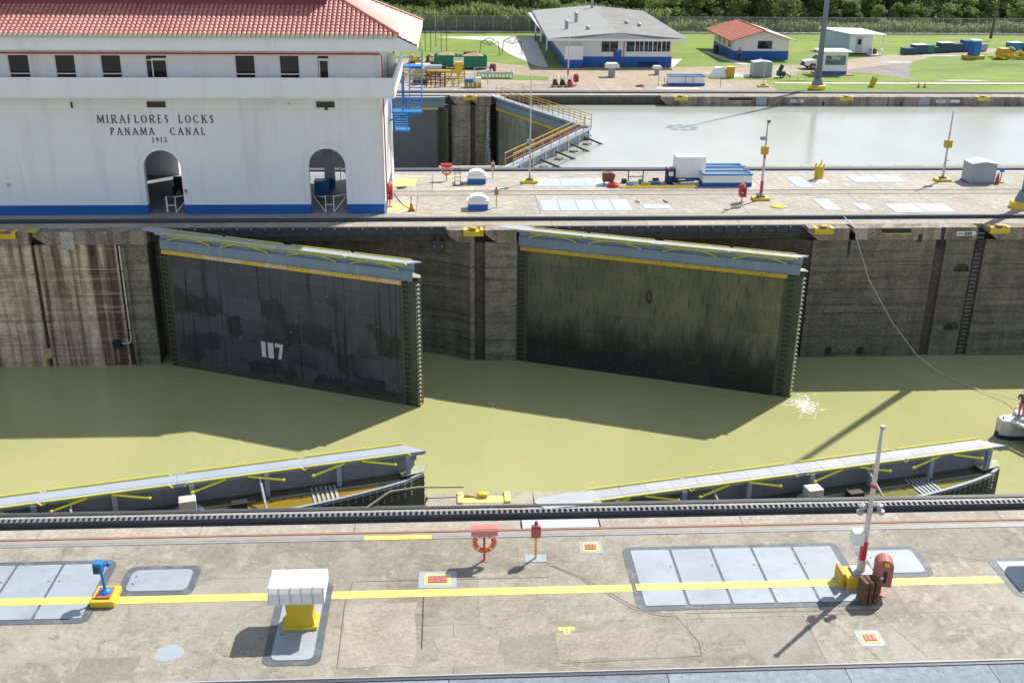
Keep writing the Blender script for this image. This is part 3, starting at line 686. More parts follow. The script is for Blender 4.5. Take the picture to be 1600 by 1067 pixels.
# --- far deck
fd = struct('pavement', 'pinkish tan concrete deck behind the far lane', M['dark_wall'], B((-75, 95, 89.6, 94.5, -.249, -.2)))
part(fd, 'edge_strip', M['strip'], B((-75, 95, 86.2, 87.45, -.2, 0)), world=True)
part(fd, 'rail', M['rail_steel'], B((-75, 95, 87.5, 88.5, -.2, .14)), world=True)
part(fd, 'edge_strip', M['strip'], B((-75, 95, 88.6, 89.4, -.2, 0)), world=True)
strips(fd, 89.45, 94.3, -70, 37.5, 0, M['deck_far'], 5, 9, gap=.02)

# --- girders carrying the towpath over the gate recesses
def girder(x0, x1, Y, sg, label, h=.62, detail=True):
    r = thing('rail_girder', label, 'girder', ((x0+x1)/2, Y, 0)); L = (x1-x0)/2
    part(r, 'web', M['girder_dark'], B((-L, L, sg*.02, sg*.10, -h, -.05)))
    part(r, 'top_flange', M['rail_steel'], B((-L, L, -sg*.10, sg*.0199, -.07, -.0)))
    part(r, 'bottom_flange', M['rail_steel'], B((-L, L, -sg*.10, sg*.0199, -h, -h+.05)))
    if detail:
        me = B((-.025, .025, -sg*.09, sg*.019, -h+.051, -.071)).mesh('stiffener', M['girder_dark'])
        mc = B((-.09, .09, -sg*.13, -sg*.09, -.10, -.06), (-.02, .02, -sg*.12, -sg*.10, -.2, -.1)).mesh('clip', M['rail_light'])
        n = int(2*L/.86)
        for i in range(n+1):
            link('stiffener', me, r, (-L+i*2*L/n, 0, 0)); link('clip', mc, r, (-L+i*2*L/n, 0, 0))
    return r
girder(-19.2, -.45, 34.30, 1, 'dark ribbed steel girder above the far gate marked 117')
girder(4.2, 23.2, 34.30, 1, 'dark ribbed steel girder above the green slimed far gate')
girder(4.2, 23.5, 86.2, 1, 'dark steel girder along the far wall right of the closed gate', h=.95)
girder(-19.2, -.2, 86.2, 1, 'dark steel girder along the far wall behind the blue stairs', h=.5)
girder(-19.2, -1.1, -.83, -1, 'girder edge over the near recess at lower left', detail=False)
girder(4.3, 23.5, -.83, -1, 'girder edge over the near recess at lower right', detail=False)
for (x, y) in ((-.1, 86.1), ):
    pass
# rusty brackets hanging on recess walls
for i, (x, y, lb) in enumerate(((-.95, 34.0, 'dark steel bracket box under the girder left of the pier'), (22.0, 34.9, 'dark steel bracket box behind the tip of the slimed gate'))):
    r = thing('bracket_box', lb, 'bracket', (x, y, -.7)); part(r, 'box', M['dark'], B((-.4, .4, .1, .6, -.95, -.25)), bevel=.04); part(r, 'arm', M['dark'], B((-.12, .12, .1, .5, -.25, .1)))
    for sx in (-.25, .25): part(r, 'bolt', M['rail_light'], MB().tube([(sx, .1, -.6), (sx, .05, -.6)], .05, 6))

# ================================================================ GATE LEAVES
def leaf_thick(s, L):        # thickness of the leaf, bowed on the recess side
    t = s/L
    return .62 + 1.5*max(0, math.sin(math.pi*min(max(t, 0), 1)))**.62
def gate_leaf(pv, tip, mside, label, skin, rail='folded', L=None, top_pool=True, strip='strip_yellow', detail=True, walk='walk', mark=None, face=True, pool='algae_water'):
    d = Vector((tip[0]-pv[0], tip[1]-pv[1])); L = L or d.length; ang = math.atan2(d.y, d.x)
    r = thing('lock_gate', label, 'lock gate', (pv[0], pv[1], 0), ang)
    def A(m):
        if mside < 0: m.v = [(x, -y, z) for x, y, z in m.v]
        return m
    def P(name, mat, mb, **k): return part(r, name, mat, A(mb), **k)
    n = 22; arc = [(L*i/n, leaf_thick(L*i/n, L)) for i in range(n+1)]
    ztop = -.93; zb = -9.9
    P('gate_body', M['dark'], MB().prism([(0, .05)] + [(x, y-.05) for x, y in arc] + [(L, .05)], zb, ztop-.1))
    P('rim', M['blue_grey'] if not top_pool else M['steel_grey'], MB().prism([(x, y) for x, y in arc]+[(x, y-.12) for x, y in arc[::-1]], ztop-.10, ztop+.03))
    # top plate of the body and what lies on it
    P('back_web', M['web_grey'], B((.3, L-.35, .142, .20, ztop-.069, -.07)))
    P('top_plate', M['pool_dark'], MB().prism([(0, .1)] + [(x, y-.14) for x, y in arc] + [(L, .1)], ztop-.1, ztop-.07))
    if top_pool:
        pts = [(x, y-.135) for x, y in arc if x > 4.3 and x < L-.6]
        P('algae_pool', M[pool], MB().prism(pts + [(L-.9, .9), (4.4, .9)], ztop-.069, ztop-.045))
        P('duct', M['rail_light'], B((4.0, L-6.4, .84, .89, ztop-.04, ztop+.0), (L-5.9, L-1.0, .84, .89, ztop-.04, ztop+.0)))
        for gx in ((L*.76, 1.0),):
            for j in range(6): P('grating_bar', M['rail_light'], B((gx[0]+j*.17, gx[0]+j*.17+.09, .5, leaf_thick(gx[0], L)-.16, ztop-.04, ztop+.0)))
    # curved recess-side skin with rivets
    rows = 5
    for i in range(rows):
        z1 = ztop-.11-i*1.68; z0 = max(z1-1.64, zb)
        P('curved_plate', M['slime'] if top_pool else M['leaf_grey'], MB().prism([(x, y+.0) for x, y in arc]+[(x, y-.06) for x, y in arc[::-1]], z0, z1))
    if detail and top_pool:
        mb = MB()
        for i in range(60):
            s = 1.0+(L-1.3)*i/60; t = leaf_thick(s, L)
            for z in (ztop-.08, ztop-.2, ztop-.3, ztop-.5, ztop-.62): mb.box(s-.025, s+.025, t-.01, t+.03, z-.025, z+.025)
        P('rivets', M['rail_light'], mb, kind='stuff')
    # flat chamber-side skin in plates
    if face:
        hs = [1.3, 1.45, 1.45, 1.4, 1.4, 1.4]; z = ztop+.02
        for ri, h in enumerate(hs):
            cuts = [.75] + sorted(.75+(L-2.1)*(k+random.uniform(-.12, .12))/4 for k in range(1, 4)) + [L-1.11]
            if not detail: cuts = [.75, L*.5, L-1.11]
            for a, b in zip(cuts, cuts[1:]):
                P('skin_plate', skin, B((a+.006, b-.006, -.015-random.uniform(0, .012), .049, z-h+.008, z)))
            z -= h
    # timber strip (fender) under the side girder
    s0, s1 = (.25, L-.95); nn = 11 if detail else 2
    for i in range(nn):
        a = s0+(s1-s0)*i/nn; b = s0+(s1-s0)*(i+1)/nn
        P('fender_board', M[strip], B((a+.008, b-.008, -.16, .06, -1.36, -1.12)))
    if detail:
        mb = MB()
        for i in range(70): x = s0+.1+(s1-s0-.2)*i/70; mb.box(x, x+.035, -.172, -.159, -1.2, -1.165); mb.box(x+.02, x+.055, -.172, -.159, -1.31, -1.28)
        P('bolts', M['black'], mb, kind='stuff')
    # side girder (web) with a step
    P('side_girder', M['blue_grey'], B((.1, L-.25, -.03, .05, -1.12, -.5)))
    P('side_girder', M['blue_grey'], B((.1, L-.18, .06, .14, -.56, -.07)))
    P('ledge', M['blue_grey'], B((.1, L-.22, -.06, .06, -.52, -.47)))
    # walkway plates
    w0, w1 = -.16, .54; npl = (2 if walk == 'walk' else 18) if detail else 8; e = L+.12
    for i in range(npl):
        a = -.1+(e+.1)*i/npl; b = -.1+(e+.1)*(i+1)/npl; g2 = .006
        pl = [(a+g2, w0), (b-g2, w0), (b-g2, w1), (a+g2, w1)]
        if i == npl-1: pl = [(a+g2, w0), (b-.65, w0), (b, w0+.5), (b-.05, w1), (a+g2, w1)] if False else [(a+g2, w0), (b-.75, w0), (b, w1), (a+g2, w1)]
        P('walkway_plate', M[walk], MB().prism(pl, -.065, .0))
    P('walkway_seam', M['dark'], B((1.0, e-.9, w1-.16, w1-.145, .0, .004)))
    P('walkway_edge', M['steel_grey'], B((-.1, e-.8, w0-.02, w0-.0, -.13, .012))); P('walkway_edge', M['steel_grey'], B((-.1, e-.05, w1, w1+.02, -.13, .012)))
    # ramp plate over the pivot
    P('heel_plate', M['walk_pale'], MB().prism([(-1.35, .12), (-1.15, -.05), (-.2, -.2), (.95, -.16), (.95, .78), (-1.1, .66)], .004, .03))
    # posts on the recess side
    for i in range(7):
        x = 1.6+i*(L-2.2)/6
        P('bracket_post', M['post_blue'], B((x-.09, x+.09, .46, .62, ztop-.05, -.068))); 
    if top_pool:
        P('winch', M['pole_white'], B((L*.50, L*.50+.6, .80, 1.3, ztop+.05, ztop+.58)), bevel=.03)
        P('winch_base', M['rail_light'], MB().lathe([(.55, ztop-.04), (.55, ztop+.05)], L*.50+.3, 1.05, 16))
        P('vent_grille', M['black'], B((L*.6, L*.6+.55, .9, 1.3, ztop-.03, ztop+.2)))
        for x in (L*.30, L*.66): P('brace', M['rail_light'], MB().tube([(x, .5, -.15), (x+.1, leaf_thick(x, L)-.2, ztop)], .05, 6))
    # handrails
    if rail == 'folded':
        sec = [(.6, L*.25), (L*.25+.05, L*.5-.15), (L*.5+.25, L*.75), (L*.75+.05, L-.5)]
        for (a, b) in sec:
            z = .03
            P('handrail', M['rail_yellow'], MB().tube([(a, w0-.06, z-.12), (a+.12, w0-.06, z), (b-.12, w0-.06, z), (b, w0-.06, z-.12)], .035, 6))
            P('handrail', M['rail_yellow'], MB().tube([(a, w1+.07, z-.12), (a+.12, w1+.07, z), (b-.12, w1+.07, z), (b, w1+.07, z-.12)], .035, 6))
            mdl = (a+b)/2
            for q, (p0, p1) in enumerate((((a+.25), a+1.45), (mdl+.1, mdl+1.35))):
                # struts folded against the face / outwards on the other side
                up, dn = (p0, p1) if q else (p1, p0)
                P('folded_strut', M['rail_yellow'], MB().tube([(up, w0-.08, -.05), (dn, w0-.1 if False else -.12, -.42)], .032, 6))
                P('folded_strut', M['rail_yellow'], MB().tube([(up, w1+.09, -.03), (dn, w1+.22, -.30)], .045, 6))
                P('strut_foot', M['rail_yellow'], MB().ball((dn, w1+.22, -.30), .075, n=5)); P('strut_foot', M['rail_yellow'], MB().ball((dn, -.13, -.42), .06, n=5))
            P('folded_rail', M['rail_yellow'], MB().tube([(a+.3, -.17, -.16), (mdl-.2, -.17, -.16), (mdl+.3, -.17, -.16), (b-.2, -.17, -.12)], .026, 6))
    elif rail == 'upright':
        for t in (w0, w1):
            for z in (.55, 1.05): P('handrail', M['ochre'] if z > 1 else M['faded_red'], MB().tube([(.2, t, z), (L+.1, t, z)], .035, 5))
            for i in range(10): x = .3+(L-.3)*i/9; P('railing_post', M['ochre'], MB().tube([(x, t, -.02), (x, t, 1.05)], .035, 5))
    # tip: seal post, lattice of box cells and the row of spikes
    P('seal_post', M['slime'], B((L-1.10, L-.95, -.02, .05, zb, -1.12)))
    P('seal_post', M['slime'], B((L-.42, L-.06, -.0, .60, zb, -1.12)))
    P('cell_backing', M['black'], B((L-.945, L-.43, .12, .16, zb, -1.12)))
    P('cell_post', M['slime'], B((L-.94, L-.87, -.03, .11, zb, -1.12))); P('cell_post', M['slime'], B((L-.52, L-.43, -.03, .11, zb, -1.12)))
    P('heel_backing', M['black'], B((-.02, .74, .08, .2, zb, -1.0)))
    P('heel_post', M['slime'], B((.52, .74, -.02, .07, zb, -1.12)))
    if detail:
        me = A(B((L-.869, L-.521, -.02, .10, -.045, .045))).mesh('cell_rung', M['slime'])
        mh = A(B((.1, .5, -.04, .07, -.045, .045))).mesh('cell_rung', M['slime'])
        for i in range(26):
            link('cell_rung', me, r, (0, 0, -1.3-i*.33)); link('cell_rung', mh, r, (0, 0, -1.3-i*.33))
        P('cell_post', M['slime'], B((.02, .1, -.05, .075, zb, -1.12)))
        me = A(MB().add([(L-.06, .0, -.09), (L-.06, .0, .09), (L-.06, .30, -.09), (L-.06, .30, .09), (L+.15, .15, -.02), (L+.15, .15, .02)],
              [(0, 2, 4), (1, 5, 3), (0, 4, 5, 1), (2, 3, 5, 4), (0, 1, 3, 2)])).mesh('spike', M['spike'])
        for i in range(30): link('spike', me, r, (0, 0, -1.35-i*.275))
    P('tip_plate', M['slime2'], MB().prism([(L-.95, .15), (L-.2, .05), (L+.22, .15), (L-.05, .62), (L-.9, .72)], ztop+.035, ztop+.08))
    P('timber_post', M['wood'], B((L-.05, L+.02, .36, .62, zb, -7.2)))
    return r

def lerp(a, b, t): return a+(b-a)*t
# far pair on the near chamber (camera sees their flat faces)
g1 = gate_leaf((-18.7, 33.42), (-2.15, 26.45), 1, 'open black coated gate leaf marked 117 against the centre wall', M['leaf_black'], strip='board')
Lg = (Vector((-2.15, 26.45))-Vector((-18.7, 33.42))).length
# numerals 117 standing on the coating
for (x0, w) in ((7.02, .30), (7.50, .40)):
    part(g1, 'numeral', M['numeral'], B((x0, x0+w, -.04, -.028, -7.50, -6.44)))
part(g1, 'numeral', M['numeral'], MB().prism([(8.02, -6.44), (8.60, -6.44), (8.60, -6.63), (8.42, -7.50), (8.20, -7.50), (8.36, -6.68), (8.02, -6.68)], -.04, -.028, 'y'))
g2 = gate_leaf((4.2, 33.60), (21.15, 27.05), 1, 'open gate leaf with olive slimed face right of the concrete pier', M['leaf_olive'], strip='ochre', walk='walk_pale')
part(g2, 'hull_scar', M['brown'], MB().prism([(8.85+.10*math.cos(t*math.pi/7), -3.55+.26*math.sin(t*math.pi/7)) for t in range(14)], -.045, -.028, 'y'))
part(g2, 'hull_scar', M['black'], MB().prism([(8.85+.22*math.cos(t*math.pi/7)*random.uniform(.85, 1.1), -3.6+.46*math.sin(t*math.pi/7)*random.uniform(.9, 1.1)) for t in range(14)], -.036, -.0279, 'y'))
# near pair (seen from above and behind)
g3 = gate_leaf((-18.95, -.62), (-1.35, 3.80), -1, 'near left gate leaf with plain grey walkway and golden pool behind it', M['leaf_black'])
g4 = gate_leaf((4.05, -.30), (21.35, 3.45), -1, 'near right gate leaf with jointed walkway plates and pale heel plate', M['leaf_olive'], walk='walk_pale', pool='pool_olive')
# far lane: closed pair and one leaf open in the recess
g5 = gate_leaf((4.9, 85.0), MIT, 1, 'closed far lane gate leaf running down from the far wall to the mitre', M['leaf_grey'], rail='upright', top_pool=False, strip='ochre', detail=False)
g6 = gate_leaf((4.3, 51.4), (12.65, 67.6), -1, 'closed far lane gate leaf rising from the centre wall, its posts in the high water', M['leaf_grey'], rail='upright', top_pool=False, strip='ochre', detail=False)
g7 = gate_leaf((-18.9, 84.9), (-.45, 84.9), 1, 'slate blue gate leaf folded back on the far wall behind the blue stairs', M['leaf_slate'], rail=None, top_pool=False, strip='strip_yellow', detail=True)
# bracing struts of the closed leaf standing in the high water
for i, s in enumerate((5, 8.5, 12, 15.5)):
    L6 = 18.2; part(g6, 'strut', M['dark'], MB().tube([(s, -.9, -.3), (s+.9, -2.6, -1.1)], .09, 6)); part(g6, 'foot_block', M['coping'], B((s-.3, s+.3, -1.5, -.9, -1.3, -.85)))
# water leaking beside the closed leaf
m, nt, b_ = nodes('leak_water'); g = G(nt); nn_ = g.noise(g.pos((6, 6, .35)), 2, 6, .7)
g.link(g.mix(g.ramp(nn_, .4, .62), (.10, .13, .14), (.62, .68, .70)), b_.inputs['Base Color']); b_.inputs['Roughness'].default_value = .3; M['leak'] = m
mb = MB()
for i in range(26):
    z1 = -1.1-i*.32; z0 = z1-.33; w = .22+.012*i
    mb.tube([(4.05+.02*math.sin(i)-w*.5+random.uniform(-.05, .05), 85.0, z1), (4.05+random.uniform(-.1, .1)+i*.012, 84.9, z0)], w*.5, 7, cap=False)
single('water_leak', 'thin white stream of water leaking down beside the closed far gate', 'water', M['leak'], mb)
# white froth and painted sun glitter at the tip of the slimed gate
mb = MB()
for i in range(420):
    a = random.uniform(0, 6.28); rr = abs(random.gauss(0, .5)); x = 21.75+rr*1.0*math.cos(a)+random.uniform(-.1, .1); y = 26.0+rr*1.7*math.sin(a)
    k = random.uniform(.01, .03); y = 26.0+1.7*rr*math.sin(a); y = round(y*5)/5+random.uniform(-.03, .03)+.12*math.sin(x*6); mb.add([(x-k*3, y-k, WL+.006), (x+k*3.5, y-k*.6, WL+.008), (x+k*3, y+k, WL+.012), (x-k*3.4, y+k*.7, WL+.006)], [(0, 1, 2, 3)])
o = link('foam_glitter', mb.mesh('foam_glitter', M['white'])); o['kind'] = 'stuff'; o['label'] = 'patch of white ripples, froth and painted sun glitter at the tip of the slimed gate'
# dark rusty handrail at the end of the near left recess
r = thing('guard_rail', 'rust coloured pipe rail over the near recess beside the gate tip', 'railing', (-1.6, -.5, 0))
part(r, 'rail', M['rust'], MB().tube([(-1.5, -.35, .0), (-.7, .15, .35), (.3, .42, .35), (1.9, .46, .30)], .035, 6))
part(r, 'post', M['dark'], MB().tube([(.58, .1, -.6), (.58, .1, .12)], .05, 6))

# ================================================================ CONTROL BUILDING
BX1, BY0, BY1 = -4.6, 37.55, 49.3
house = thing('control_building', 'long white lock control building with red tiled roof and blue base', 'building', (-30, 43.4, 0))
def hp(name, mat, mb, **k): return part(house, name, mat, mb, world=True, **k)
def arch_poly(cx, w, h, n=14):
    r = w/2; zs = h-r*1.0
    return [(cx-r, 0.0)] + [(cx-r*math.cos(math.pi*i/n), zs+r*math.sin(math.pi*i/n)) for i in range(n+1)] + [(cx+r, 0.0)]
ARCH = [(-19.05, 2.42, 4.32), (-8.27, 2.42, 4.42), (-40.6, 2.42, 4.35), (-51.4, 2.42, 4.35)]
# front wall below the string line, opening by opening
xs = -65; th = .5
def wall_with_arches(y0, y1, ztop, arches, x0, x1, zoff=0):
    arches = sorted(arches); x = x0
    for i, (cx, w, h) in enumerate(arches):
        nx = (cx+arches[i+1][0])/2 if i+1 < len(arches) else x1
        A = arch_poly(cx, w, h)
        poly = [(x, zoff), (cx-w/2, zoff)] + A[1:-1] + [(cx+w/2, zoff), (nx, zoff), (nx, ztop), (x, ztop)]
        hp('wall', M['facade'], MB().prism(poly, y0, y1, 'y')); x = nx
wall_with_arches(BY0, BY0+th, 7.0, ARCH, xs, BX1, zoff=0.0)
wall_with_arches(BY1-th, BY1, 7.0, [(-18.6, 4.4, 6.2), (-8.6, 5.2, 6.3), (-40.6, 2.42, 4.35)], xs, BX1)  # back openings enlarged to let sun reach the floor behind the arches
# upper storey of the front wall, pieces between windows
def window_row(y0, y1, z0, z1, ops, x0, x1, ztop, zbot):
    x = x0
    for (a, b) in ops:
        hp('wall', M['facade'], B((x, a, y0, y1, zbot, ztop)))
        hp('wall', M['facade'], B((a, b, y0, y1, z1, ztop)))
        hp('wall', M['facade'], B((a, b, y0, y1, zbot, z0)))
        x = b
    hp('wall', M['facade'], B((x, x1, y0, y1, zbot, ztop)))
WIN = []
for px0, px1 in ((-27.9, -26.55), (-25.0, -23.7), (-22.15, -20.85), (-13.75, -12.45), (-10.95, -9.65)): WIN.append((px0, px1, 'w'))
WIN += [(-19.35, -17.95, 'd'), (-8.55, -7.75, 'd')]
WIN = sorted(WIN) ; far = [(-27.9-3.0*i-1.35, -27.9-3.0*i, 'w') for i in range(1, 10)]
WIN = sorted(far+WIN)
window_row(BY0, BY0+.3, 8.5, 10.36, [(a, b) for a, b, k in WIN], xs, BX1, 11.0, 7.0)
for a, b, k in WIN:
    f = hp('window' if k == 'w' else 'door', M['glass'], B((a, b, BY0+.12, BY0+.15, 8.5, 10.36)))
    fr = .06
    def fp(*q, mt='white'):
        mb = B(*q); mb.v = [(x-house.location.x, y-house.location.y, z) for x, y, z in mb.v]
        o = link('frame', mb.mesh('frame', M[mt]), f); return o
    fp((a, a+fr, BY0+.03, BY0+.119, 8.5, 10.36), (b-fr, b, BY0+.03, BY0+.119, 8.5, 10.36), (a+fr, b-fr, BY0+.03, BY0+.119, 8.5, 8.56), (a+fr, b-fr, BY0+.03, BY0+.119, 9.18, 9.25) if k == 'w' else (a+fr, b-fr, BY0+.03, BY0+.119, 10.05, 10.11))
    if k == 'd':
        fp((a+.38 if b-a > 1 else a+.1, a+.46 if b-a > 1 else a+.18, BY0+.0, BY0+.029, 8.5, 10.2), (b-.12, b-.05, BY0+.0, BY0+.029, 8.5, 10.2), ((a+.46 if b-a > 1 else a+.18), b-.12, BY0+.0, BY0+.029, 10.08, 10.2), ((a+.46 if b-a > 1 else a+.18), b-.12, BY0+.0, BY0+.029, 8.5, 8.62))
# clerestory openings under the balcony
for a, b in ((-19.55, -18.35), (-8.75, -7.55)):
    v = hp('vent_window', M['glass'], B((a, b, BY0-.02, BY0+.02, 7.1, 7.5)))
    for q in ((a-.05, a, BY0-.05, BY0+.01, 7.05, 7.55), (b, b+.05, BY0-.05, BY0+.01, 7.05, 7.55), (a, b, BY0-.05, BY0+.01, 7.5, 7.55), (a, b, BY0-.06, BY0+.01, 7.04, 7.1)):
        mb = B(q); mb.v = [(x-house.location.x, y-house.location.y, z) for x, y, z in mb.v]; link('frame', mb.mesh('frame', M['white']), v)
hp('string_course', M['facade'], B((xs, BX1+.04, BY0-.045, BY0-.001, 6.82, 6.95)))
# east wall, slightly battered by pilasters, and back upper wall
hp('side_wall', M['white'], B((BX1-.5, BX1-.001, BY0+th+.001, BY1-th-.001, 0, 11.0)))
hp('corner_pier', M['white'], B((BX1, BX1+.12, BY0, BY0+2.2, 0, 6.9)), bevel=.02); hp('corner_pier', M['white'], B((BX1, BX1+.12, BY1-2.6, BY1, 0, 6.9)), bevel=.02)
hp('wall', M['facade'], B((xs, BX1, BY1-.3, BY1, 7.0, 11.0)))
hp('floor', M['floor_in'], B((xs, BX1-.51, BY0+.51, BY1-.51, 7.0, 7.3)), )
hp('floor', M['floor_in'], B((xs, BX1-.51, BY0+.02, BY1-.02, -.05, .012)))
for x in (-13.5, -24.8, -35): hp('inner_wall', M['ceil'], B((x-.12, x+.12, BY0+.51, BY1-2.5, .0121, 6.99)))
hp('inner_wall', M['white'], B((-20.2, -18.6, 47.9, 48.2, .013, 6.9))); hp('inner_wall', M['white'], B((-9.3, -8.6, 44.6, 45.3, .7, 6.9))); hp('inner_wall', M['blue'], B((-9.31, -8.59, 44.59, 45.31, .0125, .699)))
hp('inner_wall', M['blue'], B((-18.5, -16.8, 46.5, 46.7, .0125, 1.2)))
# arch surrounds and blue base
for cx, w, h in ARCH+[(-29.83, 2.42, 4.32)]:
    outer = arch_poly(cx, w+.95, h+.42); inner = arch_poly(cx, w+.72, h+.32)
    P_ = [(x, z+(.70 if k in (0, len(outer)-1) else 0)) for k, (x, z) in enumerate(outer)]
    Q_ = [(x, z+(.70 if k in (0, len(inner)-1) else 0)) for k, (x, z) in enumerate(inner)]
    hp('arch_surround', M['facade'], MB().prism(P_+Q_[::-1], BY0-.035, BY0-.001, 'y'))
bx = [xs] + sum([[c-w/2, c+w/2] for c, w, h in sorted(ARCH)], []) + [BX1+.03]
for a, b in zip(bx[::2], bx[1::2]): hp('blue_base', M['blue'], B((a, b, BY0-.04, BY0-.0005, 0, .66)))
for cx, w, h in ARCH:
    hp('blue_base', M['blue'], B((cx-w/2, cx-w/2+.012, BY0+.001, BY0+th, .0, .66))); hp('blue_base', M['blue'], B((cx+w/2-.012, cx+w/2, BY0+.001, BY0+th, .0, .66)))
hp('blue_base', M['blue'], B((BX1+.12, BX1+.15, BY0, BY0+2.2, 0, .66), (BX1, BX1+.03, BY0+2.201, BY1, 0, .66)))
# balcony round the upper floor
hp('balcony_slab', M['facade'], B((xs, -3.62, 36.30, BY0-.001, 7.9, 8.1), (BX1+.002, -3.62, BY0, 50.2, 7.9, 8.1)))
hp('parapet', M['facade'], B((xs, -3.60, 36.28, 36.42, 7.88, 9.17)), bevel=.015)
hp('parapet', M['white'], B((-3.72, -3.58, 36.43, 49.4, 7.88, 9.17)), bevel=.015)
hp('parapet_line', M['facade'], B((xs, -3.6, 36.255, 36.279, 8.02, 8.06)))
for x in (-3.9,): hp('tank', M['white'], MB().lathe([(.35, 8.1), (.35, 9.6), (.1, 9.8)], -4.1, 43.5, 16), smooth=True)
# soffit, fascia, roofs
EZ, RZ, S = 11.75, 0, .47
hp('soffit', M['white'], B((xs, -2.25, 36.12, 50.7, 10.93, 11.0)))
hp('fascia', M['facade'], MB().prism([(xs, 10.88), (-2.05, 10.86), (-2.05, 11.12), (-3.3, EZ-.05), (xs, EZ-.05)], 35.98, 36.11, 'y'))
hp('fascia', M['white'], B((-2.24, -2.08, 36.12, 50.8, 10.86, 11.16)))
for i in range(14): hp('fascia_bracket', M['facade'], B((-5.2-i*2.9, -5.05-i*2.9, 35.955, 35.979, 11.02, 11.45)))
RY = 43.4; rz = EZ+(RY-36)*S; rx = -3.3-(RY-36)   # ridge end
# roof decks under the tiles
hp('roof_deck', M['mortar'], MB().add([(xs, 36.0, EZ-.06), (-3.3, 36.0, EZ-.06), (rx, RY, rz-.08), (xs, RY, rz-.08)], [(0, 1, 2, 3)]))
hp('roof_deck', M['mortar'], MB().add([(-2.06, 36.0, 11.14), (-2.06, 50.8, 11.14), (rx, RY, rz-.08), (-3.3, 36.0, EZ-.06)], [(0, 1, 2, 3)]))
hp('roof_deck', M['mortar'], MB().add([(-2.06, 50.8, 11.14), (xs, 50.8, EZ-.06), (xs, RY, rz-.08), (rx, RY, rz-.08)], [(0, 1, 2, 3)]))
def tiles_front():
    mb = MB(); pitch = .30; row = .36; ns = 5; V = mb.v; F = mb.f; sl = math.hypot(1, S); ydir, zdir = 1/sl, S/sl
    x = -3.45; length = (RY-36)*sl
    while x > -48:
        rows = int(length/row); lim = min(1.0, (-3.3-x)/(RY-36))*length
        for j in range(rows+1):
            d0 = j*row; 
            if d0 > lim: break
            d1 = min(d0+row+.05, length)
            k = len(V)
            for d, rr, h in ((d0, .135, .075), (d1, .115, .03)):
                y = 36-.10+d*ydir; z = EZ+d*zdir
                for i in range(ns+1):
                    a = math.pi*i/ns; V.append((x-rr*math.cos(a), y-zdir*(h+rr*.8*math.sin(a))*0, z+h+rr*.85*math.sin(a)))
            for i in range(ns): F.append((k+i, k+i+1, k+ns+1+i+1, k+ns+1+i))
            F.append(tuple(k+i for i in range(ns+1)))
        x -= pitch
    return mb
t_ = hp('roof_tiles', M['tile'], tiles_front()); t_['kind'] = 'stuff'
mb = MB(); x = -3.3
while x > -48: mb.prism([(x-.15-.135*math.cos(math.pi*q/5), EZ+.0+.17*math.sin(math.pi*q/5)-.04) for q in range(6)], 35.80, 35.905, 'y'); mb.box(x-.29, x-.01, 35.82, 35.90, EZ-.12, EZ-.041); x -= .3
o = hp('eave_mortar', M['mortar'], mb); o['kind'] = 'stuff'
# east slope tiles: small courses running up the slope
mb = MB(); n = 22
for j in range(26):
    t0, t1 = j/26, (j+1)/26
    def P3(t, u, dz):   # t up the slope, u along eave
        x = -2.06+(rx+2.06)*t; y0 = 36.0+(RY-36)*max(0, (x+3.3)/(rx+3.3)) if x < -3.3 else 36.0; y1 = 50.8+(RY-50.8)*t
        z = 11.20+(rz-11.14)*t; return (x, y0+(y1-y0)*u, z+dz)
    cols = 40
    for i in range(cols):
        a, b = i/cols, (i+1)/cols; k = len(mb.v)
        mb.v += [P3(t0, a, .06), P3(t0, (a+b)/2, .12), P3(t0, b, .06), P3(t1, a, .0), P3(t1, (a+b)/2, .06), P3(t1, b, .0), P3(t0, a, 0), P3(t0, b, 0)]
        mb.f += [(k, k+1, k+4, k+3), (k+1, k+2, k+5, k+4), (k+6, k+7, k+2, k+1, k)]
me = mb.mesh('roof_tiles', M['tile'])
me.materials.clear(); M['tile_sun'] = paint('sunlit_pink_tile', (.66, .46, .39), .7, .2, .8, dirt=(.74, .62, .55), dirt_amt=.6); me.materials.append(M['tile_sun'])  # paler copy of the tile: sun glare put into the colour
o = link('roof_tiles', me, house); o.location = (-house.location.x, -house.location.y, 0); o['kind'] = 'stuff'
M['ridge'] = paint('ridge_tile', (.46, .15, .10), .6, .3, 2, dirt=(.6, .45, .38), dirt_amt=.5)
for (p0, p1) in (((-3.3, 36.0, EZ+.12), (rx, RY, rz+.12)), ((-2.1, 50.75, 11.3), (rx, RY, rz+.12)), ((rx, RY, rz+.14), (xs, RY, rz+.14))):
    hp('ridge_cap', M['ridge'], MB().tube([p0, p1], .15, 8))
hp('roof_monitor', M['maroon'], B((xs, -7.9, 39.1, 46.8, 12.9, 14.6)))
hp('monitor_roof', M['tile'], MB().add([(xs, 38.9, 14.6), (-7.7, 38.9, 14.6), (-7.7, 47.1, 14.6), (xs, 47.1, 14.6), (xs, 43.2, 16.2), (-11.6, 43.2, 16.2)], [(0, 1, 5, 4), (1, 2, 5), (2, 3, 4, 5), (3, 2, 1, 0)]))
# lettering
text_parts(house, 'MIRAFLORES LOCKS', -19.1, BY0-.002, 6.10, .50, M['ink'], gap=.42)
text_parts(house, 'PANAMA  CANAL', -19.05, BY0-.002, 5.33, .46, M['ink'], gap=.46)
text_parts(house, '1913', -19.0, BY0-.002, 4.84, .33, M['ink'], gap=.30)
